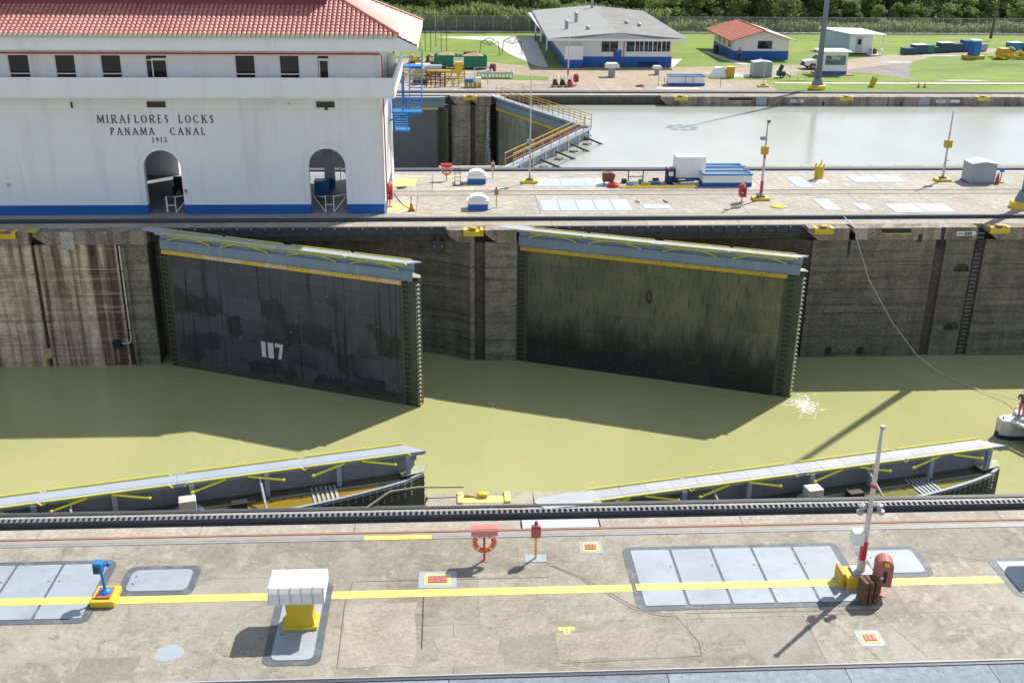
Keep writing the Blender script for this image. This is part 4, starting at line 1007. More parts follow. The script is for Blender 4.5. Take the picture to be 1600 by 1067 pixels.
# pipes, lamps and fittings
hp('fire_pipe', M['red'], MB().tube([(xs, BY0-.12, 10.50), (-4.45, BY0-.12, 10.50), (-4.4, BY0-.12, 10.35), (-4.36, BY0-.12, 1.0)], .05, 6))
hp('pipe', M['white'], MB().tube([(-4.75, BY0-.1, 10.7), (-4.75, BY0-.1, 7.0)], .03, 6))
hp('wall_lamp', M['black'], MB().tube([(-24.3, BY0-.05, 7.4), (-24.2, BY0-.3, 7.35), (-24.2, BY0-.3, 7.1)], .06, 6))
hp('wall_lamp', M['rail_light'], MB().tube([(-10.5, BY0-.05, 7.4), (-10.4, BY0-.25, 7.35)], .04, 6))
hp('alarm_bell', M['maroon'], MB().ball((-8.1, BY0-.15, 7.05), .12, n=6))
hp('switch_box', M['red'], B((-17.72, -17.6, BY0-.08, BY0-.001, 1.55, 1.72))); hp('switch_box', M['yellow'], B((-17.72, -17.6, BY0-.08, BY0-.001, 1.40, 1.54)))
hp('switch_box', M['hatch_pale'], B((-29.2, -29.0, BY0-.08, BY0-.001, 1.9, 2.15)))
# things inside the arches
r = thing('folding_barrier', 'white folding barrier frame standing in the left archway', 'barrier', (-18.75, 38.0, .012))
def frame_rail(r, mirror=1):
    part(r, 'post', M['white'], MB().tube([(-.35, 0, 0), (-.35, 0, 1.1), (.2, 0, 1.1), (.2, 0, 0)], .035, 6)); part(r, 'bar', M['white'], MB().tube([(-.35, 0, .5), (.2, 0, .5)], .03, 6))
    part(r, 'arm', M['white'], MB().tube([(.25, 0, .05), (1.0, .35, .95), (1.0, .35, 1.12), (.2, 0, 1.06)], .03, 6)); part(r, 'arm', M['white'], MB().tube([(-.4, 0, .05), (-.55 if mirror < 0 else -1.2, .5, .95), (-.4, 0, 1.05)], .03, 6))
frame_rail(r, -1)
r = thing('folding_barrier', 'white folding barrier frame standing in the right archway', 'barrier', (-8.2, 38.0, .012)); frame_rail(r)
r = thing('desk', 'brown wooden desk just inside the left archway', 'desk', (-18.7, 44.6, .012)); part(r, 'top', M['brown'], B((-.9, .9, -.5, .5, .72, .78))); part(r, 'side_panel', M['brown'], B((-.9, -.84, -.5, .5, 0, .72))); part(r, 'side_panel', M['brown'], B((.84, .9, -.5, .5, 0, 1.5))); part(r, 'back_panel', M['brown'], B((-.9, .84, .42, .5, .78, 1.5)))
r = thing('armchair', 'black padded chair left of the desk in the left archway', 'chair', (-19.6, 43.2, .012)); part(r, 'seat', M['black'], B((-.35, .35, -.35, .35, .3, .5)), bevel=.06); part(r, 'backrest', M['black'], B((-.35, .35, .25, .38, .5, 1.15)), bevel=.05); part(r, 'leg', M['black'], B((-.3, -.24, -.3, .3, 0, .3), (.24, .3, -.3, .3, 0, .3)))
r = thing('tool_cabinet', 'bright blue metal cabinet inside the right archway', 'cabinet', (-9.3, 42.8, .012)); part(r, 'body', M['cyan'], B((-.5, .45, -.5, .4, 0, 1.0)), bevel=.02); part(r, 'lid', M['stair_blue'], B((-.52, .47, -.52, .42, 1.0, 1.06))); part(r, 'handle', M['rail_light'], B((.45, .48, -.1, .1, .6, .65)))
r = thing('inner_railing', 'white handrail on the sunlit floor beyond the right archway', 'railing', (-7.3, 47.2, 0)); part(r, 'rail', M['white'], MB().tube([(-1.2, 0, .9), (1.4, 0, .9)], .04, 6)); part(r, 'rail', M['white'], MB().tube([(-1.2, 0, .8), (.6, -1.2, .1)], .04, 6)); part(r, 'post', M['white'], MB().tube([(1.2, 0, 0), (1.2, 0, .9)], .04, 6)); part(r, 'post', M['white'], MB().tube([(-1.1, 0, 0), (-1.1, 0, .9)], .04, 6))

# blue outside stairs
st = thing('outside_stairs', 'bright blue steel stairs in two flights on the end of the control building', 'stairs', (-3.0, 46.0, 0))
def flight(x0, x1, ya, za, yb, zb, n, side=True):
    for xx in (x0, x1):
        part(st, 'stringer', M['stair_blue'], MB().prism([(ya, za-.12), (yb, zb-.12), (yb, zb+.12), (ya, za+.12)], xx-.03, xx+.03, 'x'), world=True)
        part(st, 'handrail', M['stair_blue'], MB().tube([(xx, ya, za+.95), (xx, yb, zb+.95)], .03, 6), world=True)
        part(st, 'handrail', M['stair_blue'], MB().tube([(xx, ya, za+.5), (xx, yb, zb+.5)], .022, 5), world=True)
        for i in range(5):
            t = i/4; y = ya+(yb-ya)*t; z = za+(zb-za)*t; part(st, 'baluster', M['stair_blue'], MB().tube([(xx, y, z), (xx, y, z+.95)], .025, 5), world=True)
    me = B((x0+.031-(x0+x1)/2, x1-.031-(x0+x1)/2, -.12, .12, -.02, .02)).mesh('tread', M['stair_blue'])
    for i in range(n):
        t = (i+.5)/n; o = link('tread', me, st); o.location = ((x0+x1)/2+3.0, ya+(yb-ya)*t-46, za+(zb-za)*t)
flight(-3.05, -2.15, 46.3, 5.5, 48.9, 8.15, 11)
flight(-4.25, -3.3, 46.6, 5.45, 49.0, 3.4, 9)
part(st, 'landing', M['stair_blue'], B((-4.3, -2.1, 45.2, 46.5, 5.35, 5.47)), world=True); part(st, 'landing', M['stair_blue'], B((-4.3, -2.1, 48.9, 50.1, 8.05, 8.17)), world=True)
part(st, 'landing', M['stair_blue'], B((-4.3, -3.2, 49.0, 50.0, 3.28, 3.4)), world=True)
part(st, 'bracket', M['stair_blue'], MB().tube([(-4.5, 45.9, 4.7), (-2.3, 45.9, 5.36)], .07, 6), world=True)
for x in (-4.25, -2.13):
    for y in (45.25,): part(st, 'railing_post', M['stair_blue'], MB().tube([(x, y, 5.45), (x, y, 6.45)], .03, 5), world=True)
    part(st, 'railing_post', M['stair_blue'], MB().tube([(x, 48.95, 8.1), (x, 48.95, 9.25)], .035, 5), world=True); part(st, 'railing_post', M['stair_blue'], MB().tube([(x, 50.05, 8.1), (x, 50.05, 9.25)], .035, 5), world=True)
for z in (5.95, 6.42): part(st, 'handrail', M['stair_blue'], MB().tube([(-4.25, 45.25, z), (-2.13, 45.25, z)], .03, 5), world=True)
for z in (8.7, 9.22): part(st, 'handrail', M['stair_blue'], MB().tube([(-2.13, 48.95, z), (-2.13, 50.05, z), (-4.2, 50.05, z)], .03, 5), world=True)
for i in range(7): part(st, 'baluster', M['stair_blue'], MB().tube([(-3.5, 44.9+i*.55, 5.5), (-3.5, 44.9+i*.55, 7.9)], .03, 5), world=True)

# ================================================================ HATCHES AND MARKINGS
def rounded(x0, x1, y0, y1, r, n=4):
    P = []
    for cx, cy, a in ((x1-r, y1-r, 0), (x0+r, y1-r, 90), (x0+r, y0+r, 180), (x1-r, y0+r, 270)):
        for i in range(n+1): t = R(a+90*i/n); P.append((cx+r*math.cos(t), cy+r*math.sin(t)))
    return P
def hatch(x0, x1, y0, y1, n, label, border=.22, mat='hatch', bmat='hatch_border', z=0, r=.3, group=None):
    h = thing('hatch_cover', label, 'hatch cover', ((x0+x1)/2, (y0+y1)/2, z), group=group); L = (x1-x0)/2; W = (y1-y0)/2
    if border:
        part(h, 'border', M[bmat], MB().prism(rounded(-L, L, -W, W, r), -.0, .010)); a, w = L-border, W-border
    else: a, w = L, W; part(h, 'border', M[bmat], MB().prism(rounded(-L-.04, L+.04, -W-.04, W+.04, .05), 0, .008))
    for i in range(n):
        xa = -a+2*a*i/n; xb = -a+2*a*(i+1)/n; gp = .042
        pl = rounded(xa+gp, xb-gp, -w, w, .05, 2)
        if n == 1: pl = rounded(xa, xb, -w, w, r*.7)
        part(h, 'cover_plate', M[mat], MB().prism(pl, .0101, .026))
        if border:
            for yy in (-.35*w, .35*w): part(h, 'lifting_eye', M['dark'], MB().lathe([(.035, .0262), (.035, .030)], xb-gp-.12 if i < n-1 else xa+.16, yy, 8))
    return h
hatch(-16.9, -10.72, -7.0, -3.75, 4, 'large grey hatch cover at the left edge of the near deck')
hatch(-10.3, -8.0, -5.72, -4.15, 1, 'small single grey hatch cover right of the blue call post')
hatch(-5.4, -3.78, -9.15, -5.2, 1, 'tall grey hatch cover under the white hooded vent')
hatch(5.4, 12.55, -7.08, -3.65, 5, 'five plate grey hatch cover left of the striped pole')
hatch(13.0, 15.1, -5.68, -3.95, 1, 'single grey hatch cover behind the faded red hose cabinet')
hatch(17.1, 20.5, -6.9, -4.75, 2, 'hatch cover cut by the right edge of the near deck')
hatch(6.0, 12.6, 37.85, 41.05, 5, 'five plate pale blue hatch on the centre deck nearest the rack rail', mat='hatch_pale', bmat='hatch', border=.16)
hatch(6.3, 11.9, 44.9, 47.25, 3, 'pale blue hatch on the centre deck right of the tall thin mast', mat='hatch_pale', bmat='hatch_pale', border=0)
for (a, b, c, d, n, lb) in ((13.3, 15.2, 38.35, 39.55, 1, 'small pale plate right of the five plate centre hatch'), (25.9, 27.15, 44.3, 47.6, 1, 'narrow pale hatch left of the yellow ribbed bollard'),
    (25.9, 27.05, 37.8, 40.95, 1, 'narrow pale hatch near the yellow disc'), (28.4, 29.3, 37.8, 39.6, 1, 'short pale hatch between two others by the rack rail'), (30.6, 34.95, 37.15, 39.45, 2, 'wide pale hatch in front of the leaning lamp mast'), (30.8, 34.9, 45.85, 47.95, 2, 'wide pale hatch right of the yellow ribbed bollard')):
    hatch(a, b, c, d, n, lb, mat='hatch_pale', bmat='hatch', border=0)
def marker(x, y, w, d, label, plate=True):
    r = thing('deck_marker', label, 'deck marker', (x, y, 0))
    part(r, 'border', M['hatch'], MB().prism(rounded(-w*.72, w*.72, -d*.75, d*.75, .06), 0, .006)); part(r, 'frame', M['line'], MB().prism(rounded(-w/2, w/2, -d/2, d/2, .03), .0061, .014))
    if plate:
        for i in range(3): a = -w*.36+i*w*.24; part(r, 'plate', M['faded_red'], B((a+.006, a+w*.24-.006, -d*.3, d*.3, .0141, .035)))
marker(-.58, -5.23, .82, .58, 'red plated yellow marker right at the end of the floor groove')
marker(4.4, -3.6, .52, .5, 'small red plated yellow marker right of the button post')
marker(11.87, -8.62, .5, .48, 'small red plated yellow marker below the hose cabinet')
r = thing('deck_marker', 'small T shaped yellow marker on the near deck', 'deck marker', (3.17, -7.9, 0)); part(r, 'plate', M['line'], MB().prism(rounded(-.25, .25, -.02, .14, .05), 0, .012)); part(r, 'plate', M['line'], MB().lathe([(.11, 0), (.11, .012)], 0, -.1, 12)); part(r, 'plate', M['hatch'], MB().lathe([(.05, .0121), (.05, .02)], 0, -.1, 12))
for (x0, x1, y0, y1) in ((-4.42, -2.7, 45.15, 47.4), (-4.42, -2.7, 38.15, 40.2)): part(md, 'painted_line', M['pale_line'], B((x0, x1, y0, y1, -.0, .006)), world=True)
for (x, y, w, d) in ((-2.9, 48.2, 1.6, .25), (.2, 48.3, 1.2, .25), (-1.1, 38.9, .55, .2), (2.55, 46.7, .5, .18), (3.3, 44.5, .5, .18), (4.0, 40.3, .4, .16), (3.9, 38.7, .55, .16), (1.5, 44.4, .14, 1.2), (.4, 37.2, 1.2, .1), (-2.0, 37.2, .9, .1)):
    part(md, 'painted_line', M['line'], B((x-w/2, x+w/2, y-d/2, y+d/2, .0, .006)), world=True)
single('yellow_disc', 'flat yellow disc cover on the centre deck by the red white mast', 'cover', M['ochre'], MB().lathe([(.55, 0), (.55, .05), (.5, .07)], 0, 0, 20), (22.85, 38.87, 0))
part(nd, 'floor_groove', M['dark'], B((-1.02, -.98, -8.6, -5.6, .0, .005)), world=True)
part(nd, 'floor_groove', M['dark'], B((-3.2, 2.9, -5.245, -5.225, .0, .004)), world=True)
M['patch_grey'] = concrete('grey_repair_patch', (.31, .275, .225), (.24, .21, .17), (.37, .33, .275), scale=1.2, crack=0, speck=.7)
M['patch_pale'] = concrete('pale_repair_patch', (.385, .335, .265), (.28, .24, .185), (.50, .44, .36), scale=1.1, crack=0, speck=.3)
def ragged(x0, x1, y0, y1, j=.12, n=5):
    rg = random.Random(int(x0*100)); P = []
    for (ax, ay, bx_, by_) in ((x0, y0, x1, y0), (x1, y0, x1, y1), (x1, y1, x0, y1), (x0, y1, x0, y0)):
        for i in range(n): t = i/n; P.append((ax+(bx_-ax)*t+rg.uniform(-j, j), ay+(by_-ay)*t+rg.uniform(-j, j)))
    return P
for (x0, x1, y0, y1, mt, zz) in ((1.25, 2.75, -9.3, -8.2, 'patch_grey', .003), (1.2, 2.7, -8.15, -6.3, 'patch_pale', .0025), (-.6, 1.2, -9.4, -8.1, 'patch_pale', .0035), (2.85, 5.7, -9.2, -8.0, 'patch_pale', .0035), (-3.3, -1.2, -9.3, -6.4, 'patch_pale', .002), (-10.4, -8.8, -9.6, -8.6, 'patch_grey', .0025)):
    part(nd, 'repair_patch', M[mt], MB().prism(ragged(x0, x1, y0, y1, .07), -.01, zz), world=True)
for pts in ([(3.0, -4.6), (3.9, -5.4), (5.3, -7.0), (6.1, -7.35), (6.5, -7.4), (6.9, -8.6), (6.85, -9.2), (6.0, -9.25), (2.9, -9.35)], [(3.08, -4.6), (3.98, -5.35), (5.38, -6.92), (6.2, -7.25)], [(6.8, -7.25), (12.6, -7.3), (12.7, -7.22)], [(-3.2, -5.3), (-3.35, -6.4), (-3.3, -9.3)], [(12.4, -7.4), (12.9, -8.6), (13.2, -9.5)], [(15.2, -4.3), (17.1, -4.9)]):
    mbc = MB(); 
    for (xa, ya), (xb, yb) in zip(pts, pts[1:]):
        dd = Vector((xb-xa, yb-ya)).normalized(); nx_, ny_ = -dd.y*.009, dd.x*.009
        mbc.add([(xa+nx_, ya+ny_, .0045), (xb+nx_, yb+ny_, .0045), (xb-nx_, yb-ny_, .0045), (xa-nx_, ya-ny_, .0045)], [(0, 1, 2, 3)])
    part(nd, 'floor_crack', M['dark'], mbc, world=True)
part(nd, 'repair_patch', M['hatch'], MB().prism([(-8.02+.42*math.cos(i*.63)*random.uniform(.8, 1.1), -8.47+.38*math.sin(i*.63)*random.uniform(.8, 1.1)) for i in range(10)], .0, .004), world=True)

# ================================================================ THINGS ON THE DECKS
# hooded vent on the near deck
v = thing('hooded_vent', 'white ribbed hooded vent on a flared yellow foot, near deck', 'vent', (-4.52, -7.28, .026))
prof = [(-.60, 1.06), (-.58, 1.40), (-.46, 1.54), (.46, 1.54), (.58, 1.40), (.60, 1.06)]
M['hood'] = paint('hood_white', (.74, .72, .69), .5, .08, 2, dirt=(.5, .45, .4), dirt_amt=.3)
for i in range(5):
    a = -.78+i*.312; part(v, 'hood_panel', M['hood'], MB().prism(prof, a+.006, a+.300, 'x'), bevel=.02)
for i in range(6):
    a = -.78+i*.312; part(v, 'hood_rib', M['hood'], MB().prism([(y*1.02, z+.012) for y, z in prof], a-.008, a+.003, 'x'))
part(v, 'hood_core', M['dark'], B((-.75, .75, -.5, .5, 1.04, 1.3)))
part(v, 'post', M['yellow'], MB().add([(-.42, -.3, .12), (.42, -.3, .12), (.42, .3, .12), (-.42, .3, .12), (-.36, -.26, .55), (.36, -.26, .55), (.36, .26, .55), (-.36, .26, .55), (-.42, -.28, 1.06), (.42, -.28, 1.06), (.42, .28, 1.06), (-.42, .28, 1.06)],
     [(0, 1, 5, 4), (1, 2, 6, 5), (2, 3, 7, 6), (3, 0, 4, 7), (4, 5, 9, 8), (5, 6, 10, 9), (6, 7, 11, 10), (7, 4, 8, 11), (8, 9, 10, 11), (3, 2, 1, 0)]))
part(v, 'foot', M['yellow'], B((-.5, .5, -.36, .36, 0, .12)), bevel=.02)
v2 = dup(v, (19.1, -5.2, 0), 0, 'hooded vent off to the right whose shadow falls on the deck')

# lifebuoy stations
def buoy_station(x, y, h, label, mred, z=0):
    r = thing('lifebuoy_station', label, 'lifebuoy', (x, y, z))
    part(r, 'post', M['faded_red'], MB().tube([(0, 0, 0), (0, 0, h)], .04, 8)); part(r, 'foot', M['faded_red'], B((-.1, .1, -.1, .1, 0, .015)))
    n = 9; out = [(.26*math.cos(math.pi*i/n), h-.06+.22*math.sin(math.pi*i/n)) for i in range(n+1)]; inn = [(.245*math.cos(math.pi*i/n), h-.06+.205*math.sin(math.pi*i/n)) for i in range(n+1)]
    part(r, 'hood', M[mred], MB().prism(out+inn[::-1], -.42, .42, 'x'), smooth=False)
    b = part(r, 'lifebuoy', M['orange'], MB().torus((0, -.12, h-.36), .30, .075, n=28, k=10), smooth=True)
    for a in (45, 135, 225, 315):
        t = R(a); o = MB().torus((0, 0, 0), .085, .012, 'y', 10, 5); c_ = (0+.30*math.cos(t), -.12, h-.36+.30*math.sin(t))
        mm = MB().torus((0, -.12, h-.36), .30, .081, n=2, k=10, a0=t-.09, a1=t+.09); oo = link('band', mm.mesh('band', M['white']), b)
    part(r, 'rope', M['pole_white'], MB().torus((0, -.12, h-.36), .40, .012, n=28, k=5))
    return r
M['hood_pink'] = paint('faded_pink_hood', (.55, .20, .17), .45, .15, 2)
buoy_station(.9, -4.22, 1.12, 'orange lifebuoy under a faded pink hood on the near deck', 'hood_pink')
buoy_station(-.4, 46.9, 1.15, 'lifebuoy station with red hood on the centre deck by the far rail', 'red')
# call button posts
def button_post(x, y, h, label, mt):
    r = thing('call_post', label, 'post', (x, y, 0))
    part(r, 'foot', M['hatch'], B((-.35, .35, -.22, .22, 0, .012))); part(r, 'pole', M['yellow'], MB().tube([(0, 0, .012), (0, 0, h-.45)], .04, 8))
    bx = part(r, 'box', M[mt], B((-.15, .15, -.09, .09, h-.47, h-.08)), bevel=.02); oo = link('panel', B((-.11, .11, -.1, -.091, h-.42, h-.14)).mesh('panel', M['faded_red']), bx)
    part(r, 'bracket', M['rail_light'], B((-.12, .12, -.06, .06, h-.08, h-.04))); part(r, 'lamp', M['red'], MB().lathe([(.05, h-.04), (.065, h), (.05, h+.08), (.01, h+.12)], 0, 0, 10), smooth=True)
    return r
button_post(2.55, -4.17, 1.28, 'yellow post with red box and red lamp on the near deck', 'red')
button_post(3.12, 47.4, 1.3, 'yellow post with pale box and red lamp by the far rail of the centre deck', 'hatch_pale')
button_post(3.05, 39.0, 1.35, 'yellow post with grey box and red lamp right of the nearer white hood', 'grey_box')
# blue call post on yellow block
r = thing('call_post', 'bright blue phone post on a yellow block at the left of the near deck', 'post', (-10.5, -5.85, .0))
part(r, 'block', M['yellow'], B((-.36, .36, -.45, .42, 0, .22)), bevel=.05); part(r, 'base_plate', M['faded_red'], B((-.24, .2, -.3, .25, .22, .27))); part(r, 'base', M['cyan'], MB().lathe([(.2, .27), (.16, .33), (.06, .38)], 0, 0, 12))
part(r, 'pole', M['cyan'], MB().tube([(0, 0, .3), (-.05, 0, 1.05)], .045, 8)); part(r, 'phone_box', M['cyan'], B((-.22, .06, -.18, .1, 1.0, 1.36)), bevel=.03); part(r, 'horn', M['cyan'], MB().tube([(.06, 0, 1.2), (.2, -.02, 1.22), (.24, .0, 1.3)], .04, 8, r2=.07)); part(r, 'hook', M['dark'], B((-.2, -.04, -.2, -.181, 1.05, 1.25)))
# striped pole
def mast(x, y, h, label, parts_, base='block', r0=.10, r1=.055, lean=0, mat='pole_white'):
    r = thing('mast', label, 'mast', (x, y, 0))
    part(r, 'pole', M[mat], MB().tube([(lean*t, 0, .3+(h-.3)*t) for t in (0, .25, .5, .75, 1)], r0, 10, r2=r1), smooth=True)
    if base == 'block':
        part(r, 'block', M['yellow'], B((-.62, .62, -.38, .38, 0, .2)), bevel=.04); part(r, 'base_plate', M['rail_steel'], B((-.25, .25, -.22, .22, .2, .30)))
    for k in parts_: k(r)
    return r
def sleeve(z0, z1, rr, mat, name='painted_band', lean=0): return lambda r: part(r, name, M[mat], MB().tube([(0, 0, z0), (0, 0, z1)], rr, 10))
def floods(z, s=1, mat='rail_light'):
    def f(r):
        part(r, 'cross_arm', M['dark'], MB().tube([(-.3*s, 0, z), (.3*s, 0, z)], .025, 6))
        for sx in (-.32, .32): part(r, 'floodlight', M[mat], MB().lathe([(.03, z-.06), (.10, z+.0), (.11, z+.1), (.02, z+.14)], sx*s, -.06, 10))
    return f
def boxm(x0, x1, y0, y1, z0, z1, mat, name='box'): return lambda r: part(r, name, M[mat], B((x0, x1, y0, y1, z0, z1)), bevel=.015)
p = mast(12.5, -5.95, 5.45, 'tall rust flecked white mast with a red band beside the hose cabinet', [sleeve(.75, 1.55, .112, 'red'), sleeve(3.42, 3.52, .095, 'red'), boxm(-.42, -.08, -.14, .2, 1.45, 1.9, 'white', 'junction_box'), floods(2.55), floods(2.75, .8), sleeve(5.40, 5.47, .085, 'rail_light', 'cap'), boxm(-.04, .04, -.04, .0, 2.2, 2.9, 'rail_light', 'conduit')], base=None)
part(p, 'base_block', M['yellow'], MB().prism([(-.35, 0), (.35, 0), (.35, .12), (.12, .28), (.35, .42), (-.35, .42)], -.5, .42, 'x'), bevel=.02)
part(p, 'side_plate', M['ochre'], B((-.66, -.58, -.3, .35, 0, .55))); part(p, 'base_plate', M['rail_light'], B((-.28, .32, -.26, .28, .42, .50))); part(p, 'foot', M['pole_white'], MB().tube([(0, 0, .5), (0, 0, .9)], .13, 10))
mast(22.1, 40.8, 5.6, 'leaning looking white mast with red band and yellow box, centre deck', [sleeve(.5, 1.35, .11, 'red'), sleeve(3.0, 3.3, .09, 'red'), boxm(-.3, .2, -.2, .1, 3.3, 3.85, 'ochre', 'lamp_box'), boxm(-.42, -.1, -.12, .12, 4.3, 4.55, 'steel_grey', 'camera'), boxm(-.05, .16, -.08, .08, 5.5, 5.68, 'maroon', 'lamp'), boxm(-.35, -.1, -.2, .1, .3, .5, 'steel_grey')])
mast(37.85, 46.3, 5.4, 'plain grey mast with yellow box left of the grey tin shed', [boxm(-.3, .25, -.22, .12, 2.6, 3.15, 'ochre', 'lamp_box'), boxm(-.04, .3, -.02, .02, 1.55, 1.6, 'dark', 'bracket')])
mast(5.85, 46.1, 8.1, 'tall thin white mast with loudspeakers on the centre deck', [sleeve(1.9, 2.02, .07, 'red'), boxm(-.25, -.05, -.15, .1, 3.0, 3.25, 'rail_light', 'loudspeaker'), boxm(.05, .25, -.15, .1, 3.0, 3.25, 'rail_light', 'loudspeaker'), boxm(-.22, -.05, -.1, .1, 2.5, 2.7, 'rail_light', 'loudspeaker')], r0=.075, r1=.035)
# hose cabinets
def hose_cabinet(x, y, label, mat, w=.26, h0=.42, h1=1.35, rz=0, gap=True):
    r = thing('hose_cabinet', label, 'hose cabinet', (x, y, 0), rz)
    n = 10; z = h1-w; prof = [(-w, h0+.1), (-w*.8, h0), (w, h0), (w, z)] + [(w*math.cos(math.pi*i/n), z+w*math.sin(math.pi*i/n)) for i in range(1, n)] + [(-w, z)]
    part(r, 'cabinet', M[mat], MB().prism(prof, -.26, .2, 'y'), bevel=.02); part(r, 'post', M[mat], MB().tube([(0, 0, 0), (0, 0, h0)], .04, 8)); part(r, 'foot', M[mat], B((-.16, .16, -.16, .16, 0, .02)))
    part(r, 'window', M['black'], B((-.02, .09, -.272, -.261, h0+.15, h0+.55))); part(r, 'hose', M['white'], MB().tube([(-.06, -.275, h0+.3), (-.04, -.275, h0+.36)], .05, 6)); part(r, 'emblem', M['yellow'], B((-.02, .12, -.272, -.261, h1-.2, h1-.08)))
    part(r, 'handle', M['faded_red'], B((-w-.02, -w, -.15, .02, h0+.35, h0+.7))) 
    return r
hose_cabinet(12.95, -6.5, 'faded red round topped hose cabinet beside the striped mast', 'faded_red', rz=-.25)
hose_cabinet(20.55, 40.1, 'bright red hose cabinet left of the leaning mast on the centre deck', 'red', w=.24)
hose_cabinet(-4.3, 39.3, 'bright red hose cabinet at the corner of the white building', 'red', w=.22, h0=.55, h1=1.7)
hose_cabinet(14.5, 93.0, 'red hose cabinet right of the parked machines on the far deck', 'red', w=.3)
r = thing('plate_stack', 'stack of three rusty slotted plates standing by the striped mast', 'plates', (12.45, -6.85, 0), .15)
for i in range(3):
    a = -.28+i*.18; part(r, 'plate', M['wood'], B((a, a+.13, -.22, .2, 0, .80)), bevel=.01)
    for zz in (.25, .52): part(r, 'slot', M['black'], B((a+.03, a+.10, -.225, -.2205, zz, zz+.14)))
# white hoods with blue base on the centre deck
def skylight(x, y, label):
    r = thing('vent_hood', label, 'vent', (x, y, 0))
    part(r, 'base', M['blue'], B((-.68, .68, -.5, .5, 0, .42)), bevel=.015)
    n = 12; pr = [(-.72, .421)] + [(-.66*math.cos(math.pi*i/n), .62+.40*math.sin(math.pi*i/n)) for i in range(n+1)] + [(.72, .421)]
    part(r, 'hood', M['white'], MB().prism([(x_, z_) for x_, z_ in pr], -.42, .42, 'y')); part(r, 'skirt', M['white'], B((-.74, .74, -.54, .54, .42, .68)), bevel=.03)
    return r
skylight(1.85, 46.1, 'white curved vent hood with blue base by the hand trolley'); skylight(1.76, 38.7, 'white curved vent hood with blue base nearest the rack rail')
# hand trolley
r = thing('hand_trolley', 'small steel hand trolley left of the farther white hood', 'trolley', (.42, 45.4, 0))
for s in (-1, 1): part(r, 'rail', M['dark'], MB().tube([(s*.2, -.05, .1), (s*.2, .12, 1.25)], .025, 6)); part(r, 'wheel', M['black'], MB().torus((s*.28, 0, .13), .09, .04, 'y', 12, 6))
for z in (.3, .6, .9, 1.2): part(r, 'cross_bar', M['dark'], MB().tube([(-.2, -.03+z*.13, z), (.2, -.03+z*.13, z)], .02, 6))
part(r, 'toe_plate', M['dark'], B((-.25, .25, -.35, -.05, .03, .06)))
# cones
def cone(x, y, s, label, z=0):
    r = thing('traffic_cone', label, 'traffic cone', (x, y, z))
    part(r, 'base', M['black'], B((-.2*s, .2*s, -.2*s, .2*s, 0, .03*s))); part(r, 'cone', M['cone'], MB().lathe([(.15*s, .031*s), (.03*s, .70*s), (.0*s+.005, .71*s)], 0, 0, 14), smooth=True)
    if s > .9: part(r, 'collar', M['white'], MB().lathe([(.075*s, .48*s), (.05*s, .60*s)], 0, 0, 14)); part(r, 'tip', M['faded_red'], MB().lathe([(.042*s, .72*s), (.03*s, .85*s)], 0, 0, 10))
    return r
cone(-2.78, 38.15, 1.15, 'orange traffic cone with white collar right of the building corner')
cone(54.85, 92.1, .85, 'left one of two orange cones by the far lawn kerb'); cone(55.6, 92.1, .85, 'right one of two orange cones by the far lawn kerb')
single('cable', 'black cable running from the red cabinet to the orange cone', 'cable', M['black'], MB().tube([(-4.2, 43.0, .03), (-3.9, 41.5, .03), (-3.4, 39.6, .03), (-2.8, 38.4, .03)], .025, 5))
single('pipe_bundle', 'small heap of dark scrap beside the farther pale pad', 'scrap', M['dark'], MB().tube([(-4.0, 44.2, .05), (-3.4, 44.6, .08)], .05, 5).tube([(-4.1, 44.6, .05), (-3.3, 44.3, .14)], .04, 5))
# white container and blue edged tanks
r = thing('white_container', 'big white box container standing on blue skids, centre deck', 'container', (18.0, 46.4, 0)); part(r, 'body', M['white'], B((-1.12, 1.12, -.65, .65, .42, 2.0)), bevel=.02); part(r, 'skid', M['blue'], B((-1.1, 1.1, -.6, .6, .3, .419))); 
for x in (-.95, .95): part(r, 'leg', M['dark'], B((x-.08, x+.08, -.55, .55, 0, .3)))
def tank(x, y, L, W, h, label, fl=.3):
    r = thing('open_tank', label, 'tank', (x, y, 0)); t = .08
    part(r, 'wall', M['white'], B((-L/2, L/2, -W/2, -W/2+t, fl, h), (-L/2, L/2, W/2-t, W/2, fl, h), (-L/2, -L/2+t, -W/2+t, W/2-t, fl, h), (L/2-t, L/2, -W/2+t, W/2-t, fl, h)))
    part(r, 'base', M['blue'], B((-L/2-.02, L/2+.02, -W/2-.02, W/2+.02, 0, fl-.001))); part(r, 'floor', M['hatch_pale'], B((-L/2+t, L/2-t, -W/2+t, W/2-t, fl, fl+.25)))
    part(r, 'rim', M['cyan'], B((-L/2-.06, L/2+.06, -W/2-.06, -W/2+t+.02, h, h+.12), (-L/2-.06, L/2+.06, W/2-t-.02, W/2+.06, h, h+.12), (-L/2-.06, -L/2+t+.02, -W/2+t+.021, W/2-t-.021, h, h+.12), (L/2-t-.02, L/2+.06, -W/2+t+.021, W/2-t-.021, h, h+.12)), bevel=.02)
    return r
tank(20.6, 45.3, 3.7, 1.3, .85, 'long open white tank with blue rim in front, centre deck'); tank(20.5, 47.9, 3.9, 1.0, .8, 'second open white tank with blue rim behind the first one')
r = thing('machine_cabinet', 'dark blue cabinet with a paper notice left of the white container', 'cabinet', (16.5, 45.9, 0)); part(r, 'body', M['cloth_navy'], B((-.32, .3, -.4, .4, 0, 1.1)), bevel=.02); part(r, 'notice', M['white'], B((-.2, .15, -.415, -.401, .6, .95))); part(r, 'top', M['faded_red'], B((-.28, .25, -.3, .3, 1.1, 1.17)))
